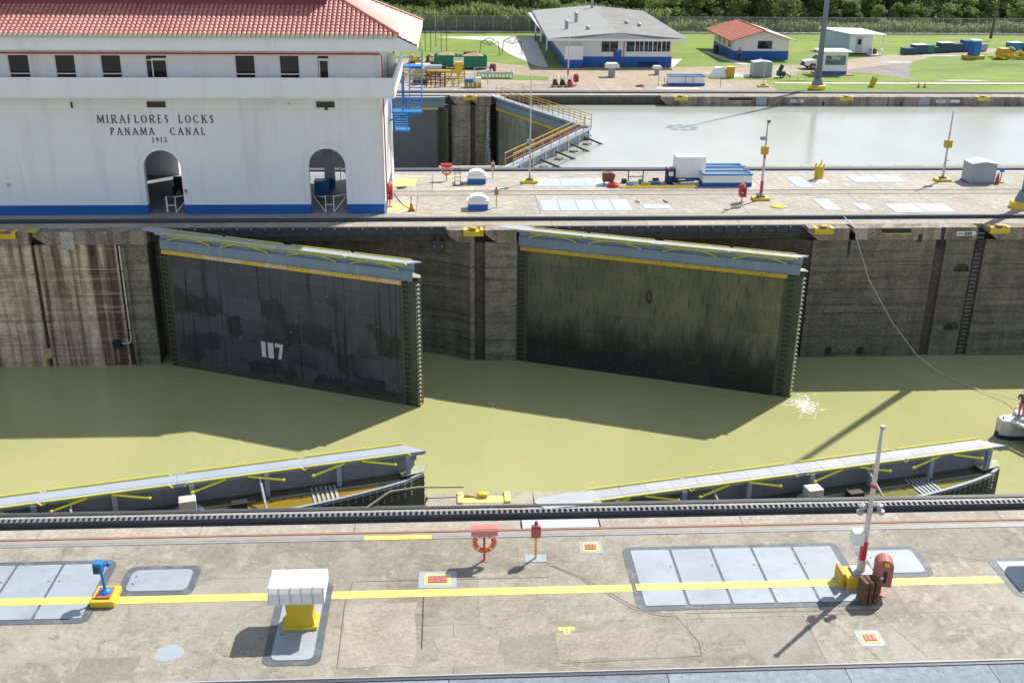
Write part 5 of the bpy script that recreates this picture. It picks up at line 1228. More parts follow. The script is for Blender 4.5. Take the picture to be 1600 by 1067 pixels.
r = thing('pallet_load', 'planks and a white sack lying in front of the white container', 'pallet', (17.6, 45.0, 0)); part(r, 'board', M['rail_light'], B((-1.0, .9, -.3, .3, .1, .16))); part(r, 'board', M['dark'], B((-1.1, 1.0, -.35, -.2, 0, .1), (-1.1, 1.0, .2, .35, 0, .1))); part(r, 'pipe', M['white'], MB().tube([(-.5, -.1, .24), (.7, 0, .28)], .07, 8)); part(r, 'sack', M['white'], MB().ball((.72, 0, .28), .17, 1.4, 1, .7, n=6)); part(r, 'rag', M['faded_red'], B((-.7, -.2, -.2, .1, .161, .23)))
r = thing('ladder', 'yellow ladder lying flat in front of the container', 'ladder', (15.3, 44.35, .04))
for y in (-.16, .16): part(r, 'rail', M['yellow'], B((-2.9, 3.0, y-.03, y+.03, 0, .09)))
for i in range(14): part(r, 'rung', M['yellow'], B((-2.7+i*.42, -2.65+i*.42, -.13, .13, .02, .06)))
r = thing('wheelbarrow', 'brown upturned barrow at the left end of the scattered tools', 'barrow', (11.75, 45.5, 0)); part(r, 'tray', M['brown'], MB().prism([(-.45, .25), (.35, .25), (.5, .8), (.2, .95), (-.45, .9)], -.3, .3, 'y'), bevel=.04); part(r, 'leg', M['dark'], B((-.35, -.3, -.25, .25, 0, .25), (.2, .25, -.25, .25, 0, .25)))
single('hose_coil', 'coil of red hose on the centre deck in front of the barrow', 'hose', M['red'], MB().torus((0, 0, .07), .38, .07, 'z', 20, 7).torus((.04, .02, .18), .34, .07, 'z', 20, 7).torus((-.03, 0, .27), .27, .06, 'z', 18, 6), (12.0, 44.75, 0), smooth=True)
r = thing('work_table', 'low metal trestle frame behind the scattered tools', 'trestle', (14.0, 46.6, 0)); part(r, 'top', M['wood'], B((-.6, .6, -.06, .06, .8, .88))); part(r, 'side', M['wood'], B((-.6, -.52, -.04, .04, 0, .8), (.52, .6, -.04, .04, 0, .8))); part(r, 'bar', M['wood'], B((-.52, .52, -.03, .03, .3, .36)))
for i, (x, y, w, d, h, mt, lb, n_) in enumerate(((13.0, 45.9, .35, .3, .3, 'black', 'black tool box beside the barrow', 'tool_box'), (13.6, 45.2, .8, .12, .15, 'white', 'white plank end among the tools', 'plank'), (13.3, 44.9, .5, .35, .22, 'cyan', 'blue tool tray on the deck', 'tool_tray'), (14.5, 45.0, .7, .2, .25, 'ochre', 'yellow trestle beam on the deck', 'beam'), (15.2, 45.4, .9, .35, .22, 'blue', 'blue pallet behind the yellow ladder', 'pallet'), (14.2, 45.5, .3, .3, .35, 'green', 'green pot among the tools', 'pot'), (15.4, 45.9, .5, .1, .35, 'brown', 'brown board leaning near the trestle', 'board'))):
    r = thing(n_, lb, n_.replace('_', ' '), (x, y, 0), random.uniform(-.3, .3)); part(r, 'body', M[mt], B((-w/2, w/2, -d/2, d/2, .0, h)), bevel=.02); part(r, 'trim', M['dark'], B((-w/2-.02, w/2+.02, -.02, .02, h, h+.04)))
single('mop_handle', 'dark bar lying on the deck between two pale plates', 'bar', M['dark'], MB().tube([(15.2, 39.9, .06), (15.0, 40.6, .06)], .04, 5)); single('mop_handle', 'short dark bar by the end of the five plate centre hatch', 'bar', M['dark'], MB().tube([(13.2, 39.9, .06), (13.0, 40.4, .06)], .04, 5))
# yellow ribbed bollard
def ribbed(x, y, label, h=1.15, tilt=0):
    r = thing('ribbed_bollard', label, 'bollard', (x, y, 0)); r.rotation_euler = (0, tilt, 0)
    part(r, 'drum', M['ochre'], MB().lathe([(.36, 0), (.32, .1), (.30, h*.8), (.36, h*.9)], 0, 0, 12))
    for i in range(6): a = R(60*i); part(r, 'rib', M['yellow'], MB().tube([(.3*math.cos(a), .3*math.sin(a), .1), (.34*math.cos(a), .34*math.sin(a), h*1.05)], .05, 5))
    part(r, 'hook', M['yellow'], MB().tube([(0, 0, h*.9), (.12, 0, h*1.2), (.05, 0, h*1.32)], .05, 6)); return r
ribbed(28.3, 46.9, 'yellow ribbed bollard near the far edge of the centre deck'); ribbed(49.5, 92.9, 'tilted yellow bollard on the far lawn strip', 1.1, .35)
single('sand_spill', 'white spill of sand beside the yellow ribbed bollard', 'spill', M['white'], MB().lathe([(.5, 0), (.3, .1), (.05, .14)], 0, 0, 12, 1.3, .8), (28.2, 46.2, 0))
# grey shed on the centre deck
def shed(x, y, w, d, h, label, mat='grey_box', rz=0, roof='hatch_pale'):
    r = thing('tool_shed', label, 'shed', (x, y, 0), rz)
    part(r, 'front_panel', M[mat], MB().prism([(-w/2, .05), (w/2, .05), (w/2, h), (0, h+.13), (-w/2, h)], -d/2, -d/2+.03, 'y')); part(r, 'back_panel', M[mat], MB().prism([(-w/2, .05), (w/2, .05), (w/2, h), (0, h+.13), (-w/2, h)], d/2-.03, d/2, 'y'))
    part(r, 'side_panel', M[mat], B((-w/2, -w/2+.03, -d/2+.031, d/2-.031, .05, h))); part(r, 'side_panel', M[mat], B((w/2-.03, w/2, -d/2+.031, d/2-.031, .05, h)))
    part(r, 'roof', M[roof], MB().prism([(-w/2-.05, h-.01), (0, h+.13), (w/2+.05, h-.01), (w/2+.05, h+.03), (0, h+.18), (-w/2-.05, h+.03)], -d/2-.05, d/2+.05, 'y'))
    part(r, 'corner_trim', M['rail_light'], B((-w/2-.01, -w/2+.04, -d/2-.01, -d/2-.001, .05, h)))
    for sx in (-1, 1): part(r, 'foot', M['dark'], B((sx*w/2-.1, sx*w/2+.1, -d/2, d/2, 0, .05)))
    return r
shed(40.55, 46.1, 1.95, 1.5, 1.5, 'grey sheet metal shed at the right of the centre deck')
r = thing('fire_extinguisher', 'red extinguisher leaning on the right side of the grey shed', 'extinguisher', (41.7, 45.3, 0)); part(r, 'body', M['red'], MB().lathe([(.16, 0), (.14, .4), (.05, .75), (.03, .8)], 0, 0, 10)); part(r, 'nozzle', M['black'], MB().tube([(0, 0, .8), (.1, 0, .85)], .03, 6))
r = thing('call_post', 'small teal phone post right of the grey shed', 'post', (42.1, 45.6, 0)); part(r, 'pole', M['cyan'], MB().tube([(0, 0, 0), (0, 0, .9)], .04, 6)); part(r, 'phone_box', M['cyan'], B((-.15, .15, -.1, .1, .85, 1.15))); part(r, 'block', M['yellow'], B((-.2, .2, -.2, .2, 0, .12)))
# tall light towers
def tower(x, y, h, label):
    r = thing('light_tower', label, 'light tower', (x, y, 0))
    part(r, 'pole', M['tower_grey'], MB().tube([(0, 0, .5), (0, 0, h)], .35, 14, r2=.15), smooth=True); part(r, 'base', M['tower_grey'], MB().lathe([(.7, .45), (.45, 1.2)], 0, 0, 14)); part(r, 'base_ring', M['yellow'], MB().lathe([(.95, 0), (.95, .42), (.75, .47)], 0, 0, 16))
    part(r, 'ring', M['tower_grey'], MB().torus((0, 0, h), 1.1, .08, 'z', 20, 6))
    for i in range(8):
        a = R(45*i); o = part(r, 'floodlight', M['steel_grey'], MB().ball((1.3*math.cos(a), 1.3*math.sin(a), h-.1), .38, 1, 1, .7, n=5)); link('bracket', MB().tube([(0, 0, h), (1.1*math.cos(a), 1.1*math.sin(a), h)], .05, 5).mesh('bracket', M['tower_grey']), o)
    return r
tower(40.3, 38.4, 29, 'light tower on the centre deck cut by the right edge of the view'); tower(42.35, 90.9, 29, 'tall grey light tower standing on the far lawn strip')

# mooring rope
single('mooring_rope', 'long pale rope sagging from the coping down to the catamaran', 'rope', M['pole_white'], MB().tube([(26.6, 36.2, .02), (26.35, 33.4, .03), (26.6, 33.3, -.8), (27.6, 32.9, -3.4), (29.2, 31.9, -6.1), (30.8, 31.0, -8.1), (32.3, 30.3, -9.12), (33.2, 28.3, -9.14), (34.6, 26.2, -8.95), (36.0, 22.2, -8.0)], .028, 5))

# catamaran bow with a person aboard
bt = thing('catamaran', 'white catamaran bow with navy waterline entering at the right edge', 'boat', (31.75, 21.3, WL))
def hull(y, x0):
    V = []; F = []; st_ = [(x0, .30, 1.55, .36), (x0+.5, .55, 1.58, .5), (x0+2.5, .75, 1.55, .6), (x0+14, .8, 1.5, .65)]
    for x, w, h, b in st_:
        V += [(x+.12, y-b*.6, -.3), (x, y-w*.85, .32), (x+.0, y-w, h-.1), (x+.05, y-w*.9, h), (x+.05, y+w*.9, h), (x, y+w, h-.1), (x, y+w*.85, .32), (x+.12, y+b*.6, -.3)]
    for i in range(3):
        for k in range(8): F.append((i*8+k, i*8+(k+1) % 8, (i+1)*8+(k+1) % 8, (i+1)*8+k))
    F += [tuple(range(8)), tuple(range(24, 32))]
    return MB().add(V, F)
def navy(y, x0):
    return MB().prism([(x0-.015, y-.30*.9), (x0+.5, y-.5), (x0+2.5, y-.70), (x0+14, y-.76), (x0+14, y+.76), (x0+2.5, y+.70), (x0+.5, y+.5), (x0-.015, y+.27)], -.2, .34)
M['hull'] = paint('hull_gelcoat', (.62, .62, .66), .25, .05, 1)
part(bt, 'hull', M['hull'], hull(0, 0), smooth=False); part(bt, 'hull', M['hull'], hull(-6.2, 2.5))
part(bt, 'waterline_stripe', M['cloth_navy'], navy(0, .0)); part(bt, 'waterline_stripe', M['cloth_navy'], navy(-6.2, 2.5))
part(bt, 'cross_beam', M['white'], MB().tube([(.55, -.35, 1.6), (3.1, -5.9, 1.6)], .13, 10)); part(bt, 'cross_beam', M['steel_grey'], MB().tube([(.75, -.4, 1.42), (3.3, -5.9, 1.42)], .06, 6))
part(bt, 'trampoline', M['grey_box'], MB().prism([(.9, -.6), (3.2, -5.5), (7.5, -5.5), (7.5, -.6)], 1.50, 1.53)); part(bt, 'deck', M['white'], B((5.5, 14, -5.7, -.5, 1.54, 1.75))); part(bt, 'cabin', M['white'], B((7.5, 13.5, -5.2, -1.0, 1.75, 3.3)), bevel=.3)
part(bt, 'windlass', M['rail_light'], MB().ball((1.0, -.35, 1.72), .3, 1.3, .8, .6, n=6)); part(bt, 'cushion', M['white'], B((1.1, 2.3, .15, .75, 1.58, 1.85)), bevel=.1); part(bt, 'pulpit', M['white'], MB().tube([(1.1, .55, 1.55), (1.2, .6, 2.25), (2.5, .75, 2.3), (2.6, .75, 1.55)], .035, 6)); part(bt, 'cleat', M['black'], MB().tube([(.22, 0, 1.56), (.22, 0, 1.72)], .04, 6))
single('fender', 'blue mooring fender on the catamaran net', 'fender', M['blue'], MB().ball((34.6, 20.2, -7.84), .26, 1.5, .9, .8, n=7), smooth=True); single('folded_towel', 'red and white towel lying on the catamaran net', 'towel', M['cloth_pink'], B((34.0, 34.7, 19.3, 19.6, -8.04, -7.98)), bevel=.02)

# ---- people: one continuous skinned body each
def skin_mesh(name, verts, edges, rad, mat, root=0, sub=2):
    me = bpy.data.meshes.new(name); me.from_pydata(verts, edges, []); o = bpy.data.objects.new(name, me); col.objects.link(o)
    s = o.modifiers.new('skin', 'SKIN'); s.use_smooth_shade = True
    for i, r_ in enumerate(rad): me.skin_vertices[0].data[i].radius = (r_, r_); me.skin_vertices[0].data[i].use_root = (i == root)
    if sub: m = o.modifiers.new('sub', 'SUBSURF'); m.levels = 1; m.render_levels = sub
    me.materials.append(mat); return o
def person(x, y, z, rz, label, shirt, legs, arms='down', s=1.0, sleeves=True):
    r = thing('person', label, 'person', (x, y, z), rz)
    V = [(0, 0, .95), (0, 0, 1.15), (0, -.01, 1.38), (0, 0, 1.50), (0, -.01, 1.60), (0, -.01, 1.70)]; E_ = [(0, 1), (1, 2), (2, 3), (3, 4), (4, 5)]; Rr = [.135, .125, .135, .055, .09, .085]
    for sx in (-1, 1):
        k = len(V); V += [(sx*.10, 0, .86), (sx*.11, -.02*sx, .48), (sx*.11, .02, .09), (sx*.12, -.14, .04)]; Rr += [.095, .065, .045, .035]; E_ += [(0, k), (k, k+1), (k+1, k+2), (k+2, k+3)]
        k = len(V)
        if arms == 'down': A_ = [(sx*.20, 0, 1.40), (sx*.27, .02, 1.13), (sx*.28, -.06, .89), (sx*.28, -.09, .81)]
        else: A_ = [(sx*.20, 0, 1.42), (sx*.34, -.05, 1.20), (sx*.12, -.24, 1.22), (sx*.04, -.26, 1.26)]
        V += A_; Rr += [.06, .045, .032, .03]; E_ += [(2, k), (k, k+1), (k+1, k+2), (k+2, k+3)]
        h = Vector(A_[3]); d = (Vector(A_[3])-Vector(A_[2])).normalized(); sd = Vector((0, 1, 0)) if arms == 'down' else Vector((0, 0, 1))
        for j in range(5):
            kk = len(V); off = sd*(j-2)*.017; ln = (.055, .075, .08, .075, .06)[j]
            if j == 0: V.append(tuple(h-d*.02+off*1.6+sd*-.02)); V.append(tuple(h+d*.02+sd*-.065))
            else: V.append(tuple(h+d*.03+off)); V.append(tuple(h+d*(.03+ln)+off*1.15))
            Rr += [.0095, .008]; E_ += [(k+3, kk), (kk, kk+1)]
    b = skin_mesh('body', V, E_, Rr, M['skin']); b.parent = r
    # clothes follow the body
    t_ = skin_mesh('shirt', [(0, 0, .93), (0, 0, 1.15), (0, -.01, 1.38), (0, 0, 1.47)] + sum([[(sx*.20, 0, 1.41 if arms == 'down' else 1.42), (sx*.26 if arms == 'down' else sx*.31, 0 if arms == 'down' else -.04, 1.18 if arms == 'down' else 1.24)] for sx in (-1, 1)], []), [(0, 1), (1, 2), (2, 3), (2, 4), (4, 5), (2, 6), (6, 7)], [.155, .145, .155, .075, .075, .062, .075, .062], M[shirt]); t_.parent = r
    t_ = skin_mesh('trousers', [(0, 0, .95)] + sum([[(sx*.10, 0, .86), (sx*.11, -.02*sx, .48), (sx*.11, .02, .14)] for sx in (-1, 1)], []), [(0, 1), (1, 2), (2, 3), (0, 4), (4, 5), (5, 6)], [.150, .112, .082, .065, .112, .082, .065], M[legs]); t_.parent = r
    part(r, 'hair', M['hair'], MB().ball((0, .02, 1.70), .105, 1, 1.05, .85, n=7), smooth=True)
    for sx in (-1, 1): part(r, 'shoe', M['black'], B((sx*.12-.05, sx*.12+.05, -.17, .08, -.01, .07)), bevel=.025)
    part(r, 'nose', M['skin'], MB().ball((0, -.105, 1.65), .02, n=4)); 
    for sx in (-1, 1): part(r, 'ear', M['skin'], MB().ball((sx*.095, 0, 1.65), .025, .5, 1, 1, n=4)); part(r, 'eye', M['black'], MB().ball((sx*.035, -.088, 1.675), .012, n=4))
    part(r, 'mouth', M['maroon'], B((-.025, .025, -.102, -.09, 1.605, 1.613)))
    r.scale = (s, s, s); return r
bt.scale = (1, 1, .75)
person(33.0, 21.35, WL+1.19, -.6, 'person in navy top and pink trousers with folded arms on the boat bow', 'cloth_navy', 'cloth_pink', 'folded', 1.0)
person(39.2, 114.8, 0, .2, 'person in light blue shirt walking by the red roofed house', 'cloth_blue', 'cloth_navy')

# ================================================================ BEYOND THE FAR LANE
def sheet(name, label, mat, pts, z): return struct(name, label, M[mat], MB().prism(pts, z-.02, z))
sheet('dirt_road', 'tan dirt yard and road behind the far deck', 'dirt_road', [(-60, 94.3), (37.3, 94.3), (38.6, 98.5), (42, 101.0), (45, 104.2), (51, 106.2), (57.5, 110.6), (62, 113.0), (68, 119.5), (78, 124.2), (100, 125.5), (100, 130), (84, 130.2), (74, 127.8), (62, 121.5), (55, 116.6), (48, 111.4), (37.5, 110.2), (29.5, 108.3), (12.5, 107.2), (5.6, 112.4), (-4, 115.8), (-60, 118)], -.012)
sheet('road', 'smooth grey road curving down to the far deck', 'asphalt', [(48.8, 104.9), (51.2, 106.1), (57.4, 110.3), (61.3, 113.6), (63.4, 113.9), (60.8, 109.8), (59.6, 106.0), (57.4, 101.4), (57.2, 97.6), (51.5, 95.6), (47.5, 100.5)], -.004)
sheet('kerb', 'pale concrete kerb strip along the far lawn', 'pale_pad', [(38.5, 94.6), (110, 94.6), (110, 95.5), (38.5, 95.5)], .03)
sheet('lawn', 'green triangle of grass between the guard booth and the road', 'grass', [(50.2, 104.6), (47.0, 100.2), (41.8, 100.6), (39.6, 97.6), (47, 96.0), (55.6, 96.6), (56.4, 98.8), (53.5, 103.4)], .004)
sheet('lawn', 'small green strip left of the grey tool shed', 'grass', [(2.8, 97.6), (11.6, 97.0), (12.0, 99.6), (6.5, 102.0), (3.0, 101.5)], .004)
sheet('lawn', 'green strip behind the white tarpaulins', 'grass', [(31.5, 98.2), (39.2, 97.9), (39.5, 100.4), (31.2, 101.6)], .004)
sheet('pavement', 'pale paved apron left of the big blue and white house', 'pale_pad', [(3.4, 143.0), (13.4, 143.2), (12.6, 108.6), (11.4, 108.6), (8.2, 121.0), (6.2, 136.8), (-2.5, 141.5)], -.008)
sheet('pavement', 'path beside the big blue and white house', 'pale_pad', [(28.9, 108.4), (31.8, 116.5), (30.2, 116.7), (28.8, 112.0)], -.006)
sheet('pavement', 'path beside the red roofed house', 'pale_pad', [(38.6, 111.0), (40.2, 111.2), (38.4, 116.5), (37.2, 125.0), (36.2, 124.8), (37.4, 115.5)], -.006)
for (cx, cy, rx_, ry_, lb) in ((60.9, 113.9, 2.6, 1.4, 'white gravel puddle at the road bend'), (70.5, 120.6, 4.2, .6, 'long white gravel streak along the road'), (62.5, 95.2+2.3, 4, .6, 'pale bare patch on the far lawn kerb')):
    sheet('gravel', lb, 'gravel', [(cx+rx_*math.cos(i*.52)*random.uniform(.75, 1.1), cy+ry_*math.sin(i*.52)*random.uniform(.75, 1.1)) for i in range(12)], .006)

# big blue and white house
h = thing('big_house', 'big white house with blue base and low grey gabled roof', 'house', (21.6, 120, 0))
def w2(nm, mt, mb, par=None, **k): return part(par or h, nm, M[mt] if isinstance(mt, str) else mt, mb, world=True, **k)
X0, X1, Y0_, Y1_ = 14.65, 28.75, 109.0, 144.0
w2('wall', 'white', B((X0, X1, Y0_, Y0_+.25, 1.25, 3.5), (X0, X0+.25, Y0_+.251, Y1_, 1.25, 3.5), (X1-.25, X1, Y0_+.251, Y1_, 1.25, 3.5), (X0+.251, X1-.251, Y1_-.25, Y1_, 1.25, 3.5)))
w2('blue_base', 'blue', B((X0-.03, X1+.03, Y0_-.03, Y1_+.03, 0, 1.249)))
w2('porch_box', 'white', B((X0+.02, X0+2.35, Y0_-1.3, Y0_-.031, 1.0, 2.7))); w2('porch_box', 'blue', B((X0, X0+2.37, Y0_-1.32, Y0_-.031, 0, .999)))
for i, (a, b) in enumerate(((19.05, 20.25), (20.3, 21.5))): pass
def win(par, x0, x1, z0, z1, y, n=1, depth=.04, fm='white'):
    o = w2('window', 'glass', B((x0, x1, y-depth, y-.002, z0, z1)), par=par)
    for i in range(n+1):
        x = x0+(x1-x0)*i/n; mb = B((x-.03, x+.03, y-depth-.03, y-depth-.001, z0, z1)); mb.v = [(a-par.location.x, b-par.location.y, c) for a, b, c in mb.v]; link('frame', mb.mesh('frame', M[fm]), o)
    return o
win(h, 20.1-.6, 22.0-.3, 1.85, 3.15, Y0_, 2)
for i in range(5): win(h, 22.75+i*1.16, 23.85+i*1.16, 1.9, 3.15, Y0_, 2 if i else 1)
w2('door', 'blue', B((20.95+.15, 22.1+.05, Y0_-.06, Y0_-.031, .1, 2.1)))
w2('bench', 'cloth_navy', B((24.6, 27.0, Y0_-.6, Y0_-.1, .3, .6)))
w2('pipe', 'red', MB().tube([(22.45, Y0_-.08, .3), (22.45, Y0_-.08, 3.5)], .05, 6))
ap = (21.5, 107.9, 4.35); ab = (22.6, 146.5, 4.5); e = [(12.4, 107.9, 3.62), (30.6, 107.9, 3.62), (31.3, 146.5, 3.65), (13.2, 146.5, 3.65)]
w2('roof', 'roof_grey', MB().add([e[0], ap, ab, e[3], (e[0][0], e[0][1], 3.35), (e[3][0], e[3][1], 3.35), (ap[0], ap[1], 4.05), (ab[0], ab[1], 4.2)], [(0, 1, 2, 3), (0, 3, 5, 4), (4, 5, 7, 6), (0, 4, 6, 1), (3, 2, 7, 5)]))
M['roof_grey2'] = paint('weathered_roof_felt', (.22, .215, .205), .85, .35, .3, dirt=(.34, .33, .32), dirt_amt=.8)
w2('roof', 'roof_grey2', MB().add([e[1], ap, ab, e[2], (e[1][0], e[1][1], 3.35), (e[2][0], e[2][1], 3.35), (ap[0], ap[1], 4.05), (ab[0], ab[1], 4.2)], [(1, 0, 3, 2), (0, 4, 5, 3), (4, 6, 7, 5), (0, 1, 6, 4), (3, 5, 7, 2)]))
w2('fascia', 'white', B((12.4, 30.6, 107.80, 107.89, 3.33, 3.62))); w2('gable_panel', 'hatch_pale', MB().prism([(16.5, 3.625), (26.5, 3.625), (21.5, 4.28)], 107.80, 107.89, 'y'))
w2('soffit', 'facade', B((12.5, 30.5, 107.9, 146.0, 3.33, 3.345)))
for (x, y, z, hh) in ((17.8, 124, 3.9, 1.3), (15.7, 116.5, 3.85, 1.0), (18.3, 114.2, 4.0, .35), (22.3, 142, 4.4, 1.9), (24.5, 121, 4.1, .3), (26, 119, 4.0, .25)):
    c_ = w2('chimney', 'steel_grey', MB().tube([(x, y, z), (x, y, z+hh)], .24, 10)); 
    mb = MB().lathe([(.34, z+hh), (.30, z+hh+.15), (.05, z+hh+.3)], x, y, 10); mb.v = [(a-h.location.x, b-h.location.y, c) for a, b, c in mb.v]; link('cap', mb.mesh('cap', M['rail_light']), c_)
for y in (116, 126, 136): w2('veranda_post', 'blue', B((12.9, 13.1, y-.1, y+.1, 0, 1.1))); w2('veranda_post', 'white', B((12.9, 13.1, y-.1, y+.1, 1.1, 3.33)))

# red roofed house
h2 = thing('small_house', 'small white house with blue base and red gabled roof', 'house', (42.5, 122, 0))
def w3(nm, mt, mb, **k): return part(h2, nm, M[mt], mb, world=True, **k)
X0, X1, Y0_, Y1_ = 38.75, 46.3, 116.0, 128.0
w3('wall', 'white', MB().prism([(X0, 1.15), (X1, 1.15), (X1, 2.75), ((X0+X1)/2, 3.75), (X0, 2.75)], Y0_, Y0_+.2, 'y')); w3('wall', 'white', MB().prism([(X0, 1.15), (X1, 1.15), (X1, 2.75), ((X0+X1)/2, 3.75), (X0, 2.75)], Y1_-.2, Y1_, 'y'))
w3('wall', 'white', B((X0, X0+.2, Y0_+.201, Y1_-.201, 1.15, 2.75))); w3('wall', 'white', B((X1-.2, X1, Y0_+.201, Y1_-.201, 1.15, 2.75))); w3('blue_base', 'blue', B((X0-.03, X1+.03, Y0_-.03, Y1_+.03, 0, 1.149)))
win(h2, 42.0, 43.9, 1.45, 2.5, Y0_, 2, fm='dark'); w3('lamp', 'pole_white', B((42.7, 43.2, Y0_-.12, Y0_-.01, 2.75, 2.85)))
for i in range(3): w3('window', 'glass', B((X0-.03, X0-.001, 118+i*3, 119.6+i*3, 1.4, 2.4)))
mx_ = (X0+X1)/2; ya, yb = 115.0, 130.3
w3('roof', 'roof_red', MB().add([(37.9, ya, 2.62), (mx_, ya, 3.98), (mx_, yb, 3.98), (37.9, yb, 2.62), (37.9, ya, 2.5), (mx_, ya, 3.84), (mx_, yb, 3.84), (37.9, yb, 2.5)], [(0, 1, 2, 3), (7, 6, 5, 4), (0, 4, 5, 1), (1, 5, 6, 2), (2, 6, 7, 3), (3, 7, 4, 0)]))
w3('roof', 'tile_sun', MB().add([(47.15, ya, 2.62), (mx_, ya, 3.98), (mx_, yb, 3.98), (47.15, yb, 2.62), (47.15, ya, 2.5), (mx_, ya, 3.84), (mx_, yb, 3.84), (47.15, yb, 2.5)], [(3, 2, 1, 0), (4, 5, 6, 7), (1, 5, 4, 0), (2, 6, 5, 1), (3, 7, 6, 2), (0, 4, 7, 3)]))  # right slope in the pale tile colour, which paints the sun glare
w3('ridge_cap', 'roof_red', MB().tube([(mx_, ya, 4.0), (mx_, yb, 4.0)], .1, 6))
for i in range(12): w3('roof_batten', 'maroon', MB().tube([(37.9, ya+.6+i*1.25, 2.65), (mx_-.05, ya+.6+i*1.25, 4.0)], .03, 4))
r = thing('rubbish_bin', 'dark drum by the side of the red roofed house', 'bin', (37.8, 122.5, 0)); part(r, 'drum', M['dark'], MB().lathe([(.35, 0), (.4, 1.0), (.38, 1.02)], 0, 0, 12)); part(r, 'lid', M['black'], MB().lathe([(.42, 1.021), (.3, 1.12)], 0, 0, 12))
r = thing('hydrant', 'small red hydrant on the grass by the red roofed house', 'hydrant', (41.3, 111.8, 0)); part(r, 'body', M['red'], MB().lathe([(.22, 0), (.2, .5), (.28, .55), (.1, .75)], 0, 0, 10)); part(r, 'outlet', M['red'], MB().tube([(-.3, 0, .4), (.3, 0, .4)], .08, 6))

# white shed with porch
h3 = thing('white_cabin', 'white cabin with pale blue side and porch roof at the lawn edge', 'cabin', (57.5, 124, 0))
def w4(nm, mt, mb, **k): return part(h3, nm, M[mt], mb, world=True, **k)
M['pale_blue'] = paint('pale_blue_wall', (.42, .55, .62), .6, .1, .5)
X0, X1, Y0_, Y1_ = 57.0, 60.3, 122.2, 127.6
w4('front_wall', 'white', B((X0, X1, Y0_, Y0_+.15, .15, 2.75))); w4('side_wall', 'pale_blue', B((X0-2.2*0-.0, X0+.15, Y0_+.151, Y1_, .15, 2.85)))
w4('side_wall', 'white', B((X1-.15, X1, Y0_+.151, Y1_, .15, 2.7))); w4('back_wall', 'white', B((X0+.151, X1-.151, Y1_-.15, Y1_, .15, 2.7))); w4('front_wall', 'pale_blue', MB().prism([(57.0, 122.2), (57.0, 127.6), (54.6, 127.9), (54.9, 126.6)], .1, 2.85))
w4('skid', 'dark', B((54.9, X1, Y0_+.1, Y1_, 0, .1), (X0, X1, Y0_+.1, Y1_, .0, .149)))
dr = w4('door', 'hatch_pale', B((57.9, 58.9, Y0_-.04, Y0_-.001, .2, 2.4))); mb = B((58.15, 58.65, Y0_-.06, Y0_-.041, 1.35, 2.1)); mb.v = [(a-h3.location.x, b-h3.location.y, c) for a, b, c in mb.v]; link('window', mb.mesh('window', M['glass']), dr)
w4('roof', 'white', MB().add([(54.3, 128.2, 3.1), (60.6, 128.2, 3.0), (61.9, 121.2, 2.85), (56.6, 121.2, 2.95), (54.3, 128.2, 2.98), (60.6, 128.2, 2.88), (61.9, 121.2, 2.73), (56.6, 121.2, 2.83)], [(0, 3, 2, 1), (4, 5, 6, 7), (0, 1, 5, 4), (1, 2, 6, 5), (2, 3, 7, 6), (3, 0, 4, 7)]))
w4('porch_post', 'white', B((61.5, 61.62, 121.4, 121.52, 0, 2.75))); w4('step', 'white', B((59.6, 61.4, 120.6, 122.0, 0, .12))); w4('wheel', 'white', MB().torus((61.2, 121.0, .5), .35, .09, 'y', 14, 6)); w4('gas_bottle', 'brown', MB().lathe([(.3, .12), (.3, .8), (.1, .95)], 60.6, 121.6, 10)); w4('gas_bottle', 'grey_box', MB().lathe([(.22, .12), (.22, .8), (.1, .9)], 60.0, 121.7, 10))

# guard booth
h4 = thing('guard_booth', 'white guard booth with blue base and wide window by the light tower', 'booth', (47.9, 102.8, 0))
def w5(nm, mt, mb, **k): return part(h4, nm, M[mt], mb, world=True, **k)
X0, X1, Y0_, Y1_ = 46.35, 49.5, 101.6, 104.2
w5('slab', 'red_line', B((45.9, 50.4, 101.1, 104.6, 0, .1))); w5('blue_base', 'blue', B((X0-.02, X1+.02, Y0_-.02, Y1_+.02, .1, .5)))
w5('wall', 'white', B((X0, X1, Y0_, Y0_+.1, .5, 1.25), (X0, X0+.3, Y0_, Y0_+.1, 1.2501, 2.75), (X1-.25, X1, Y0_, Y0_+.1, 1.2501, 2.75), (X0+.3, X1-.25, Y0_, Y0_+.1, 2.4, 2.75), (X0, X0+.1, Y0_+.101, Y0_+.9, .5, 2.75), (X1-.1, X1, Y0_+.101, Y1_, .5, 2.75), (X0+.101, X1-.101, Y1_-.1, Y1_, .5, 1.6), (X0+.101, X1-.101, Y1_-.1, Y1_, 2.3, 2.75)))
gl, gnt, gb = nodes('booth_glass'); gb.inputs['Base Color'].default_value = (.5, .6, .65, 1); gb.inputs['Roughness'].default_value = .05; gb.inputs['Transmission Weight'].default_value = .85; gb.inputs['IOR'].default_value = 1.1
M['clear_glass'] = gl
wi = w5('window', 'clear_glass', B((X0+.3, X1-.25, Y0_+.04, Y0_+.06, 1.25, 2.4))); w5('door', 'white', B((X0-.03, X0-.005, Y0_+.95, Y0_+1.75, .5, 2.5)))
w5('desk', 'ochre', B((X0+1.3, X0+2.0, Y0_+1.2, Y0_+1.8, .5, 1.6))); w5('shelf', 'white', B((X0+.5, X0+1.2, Y0_+1.6, Y0_+1.9, 1.3, 1.9)))
w5('roof', 'white', B((X0-.35, X1+.35, Y0_-.35, Y1_+.35, 2.75, 2.95)), bevel=.03)

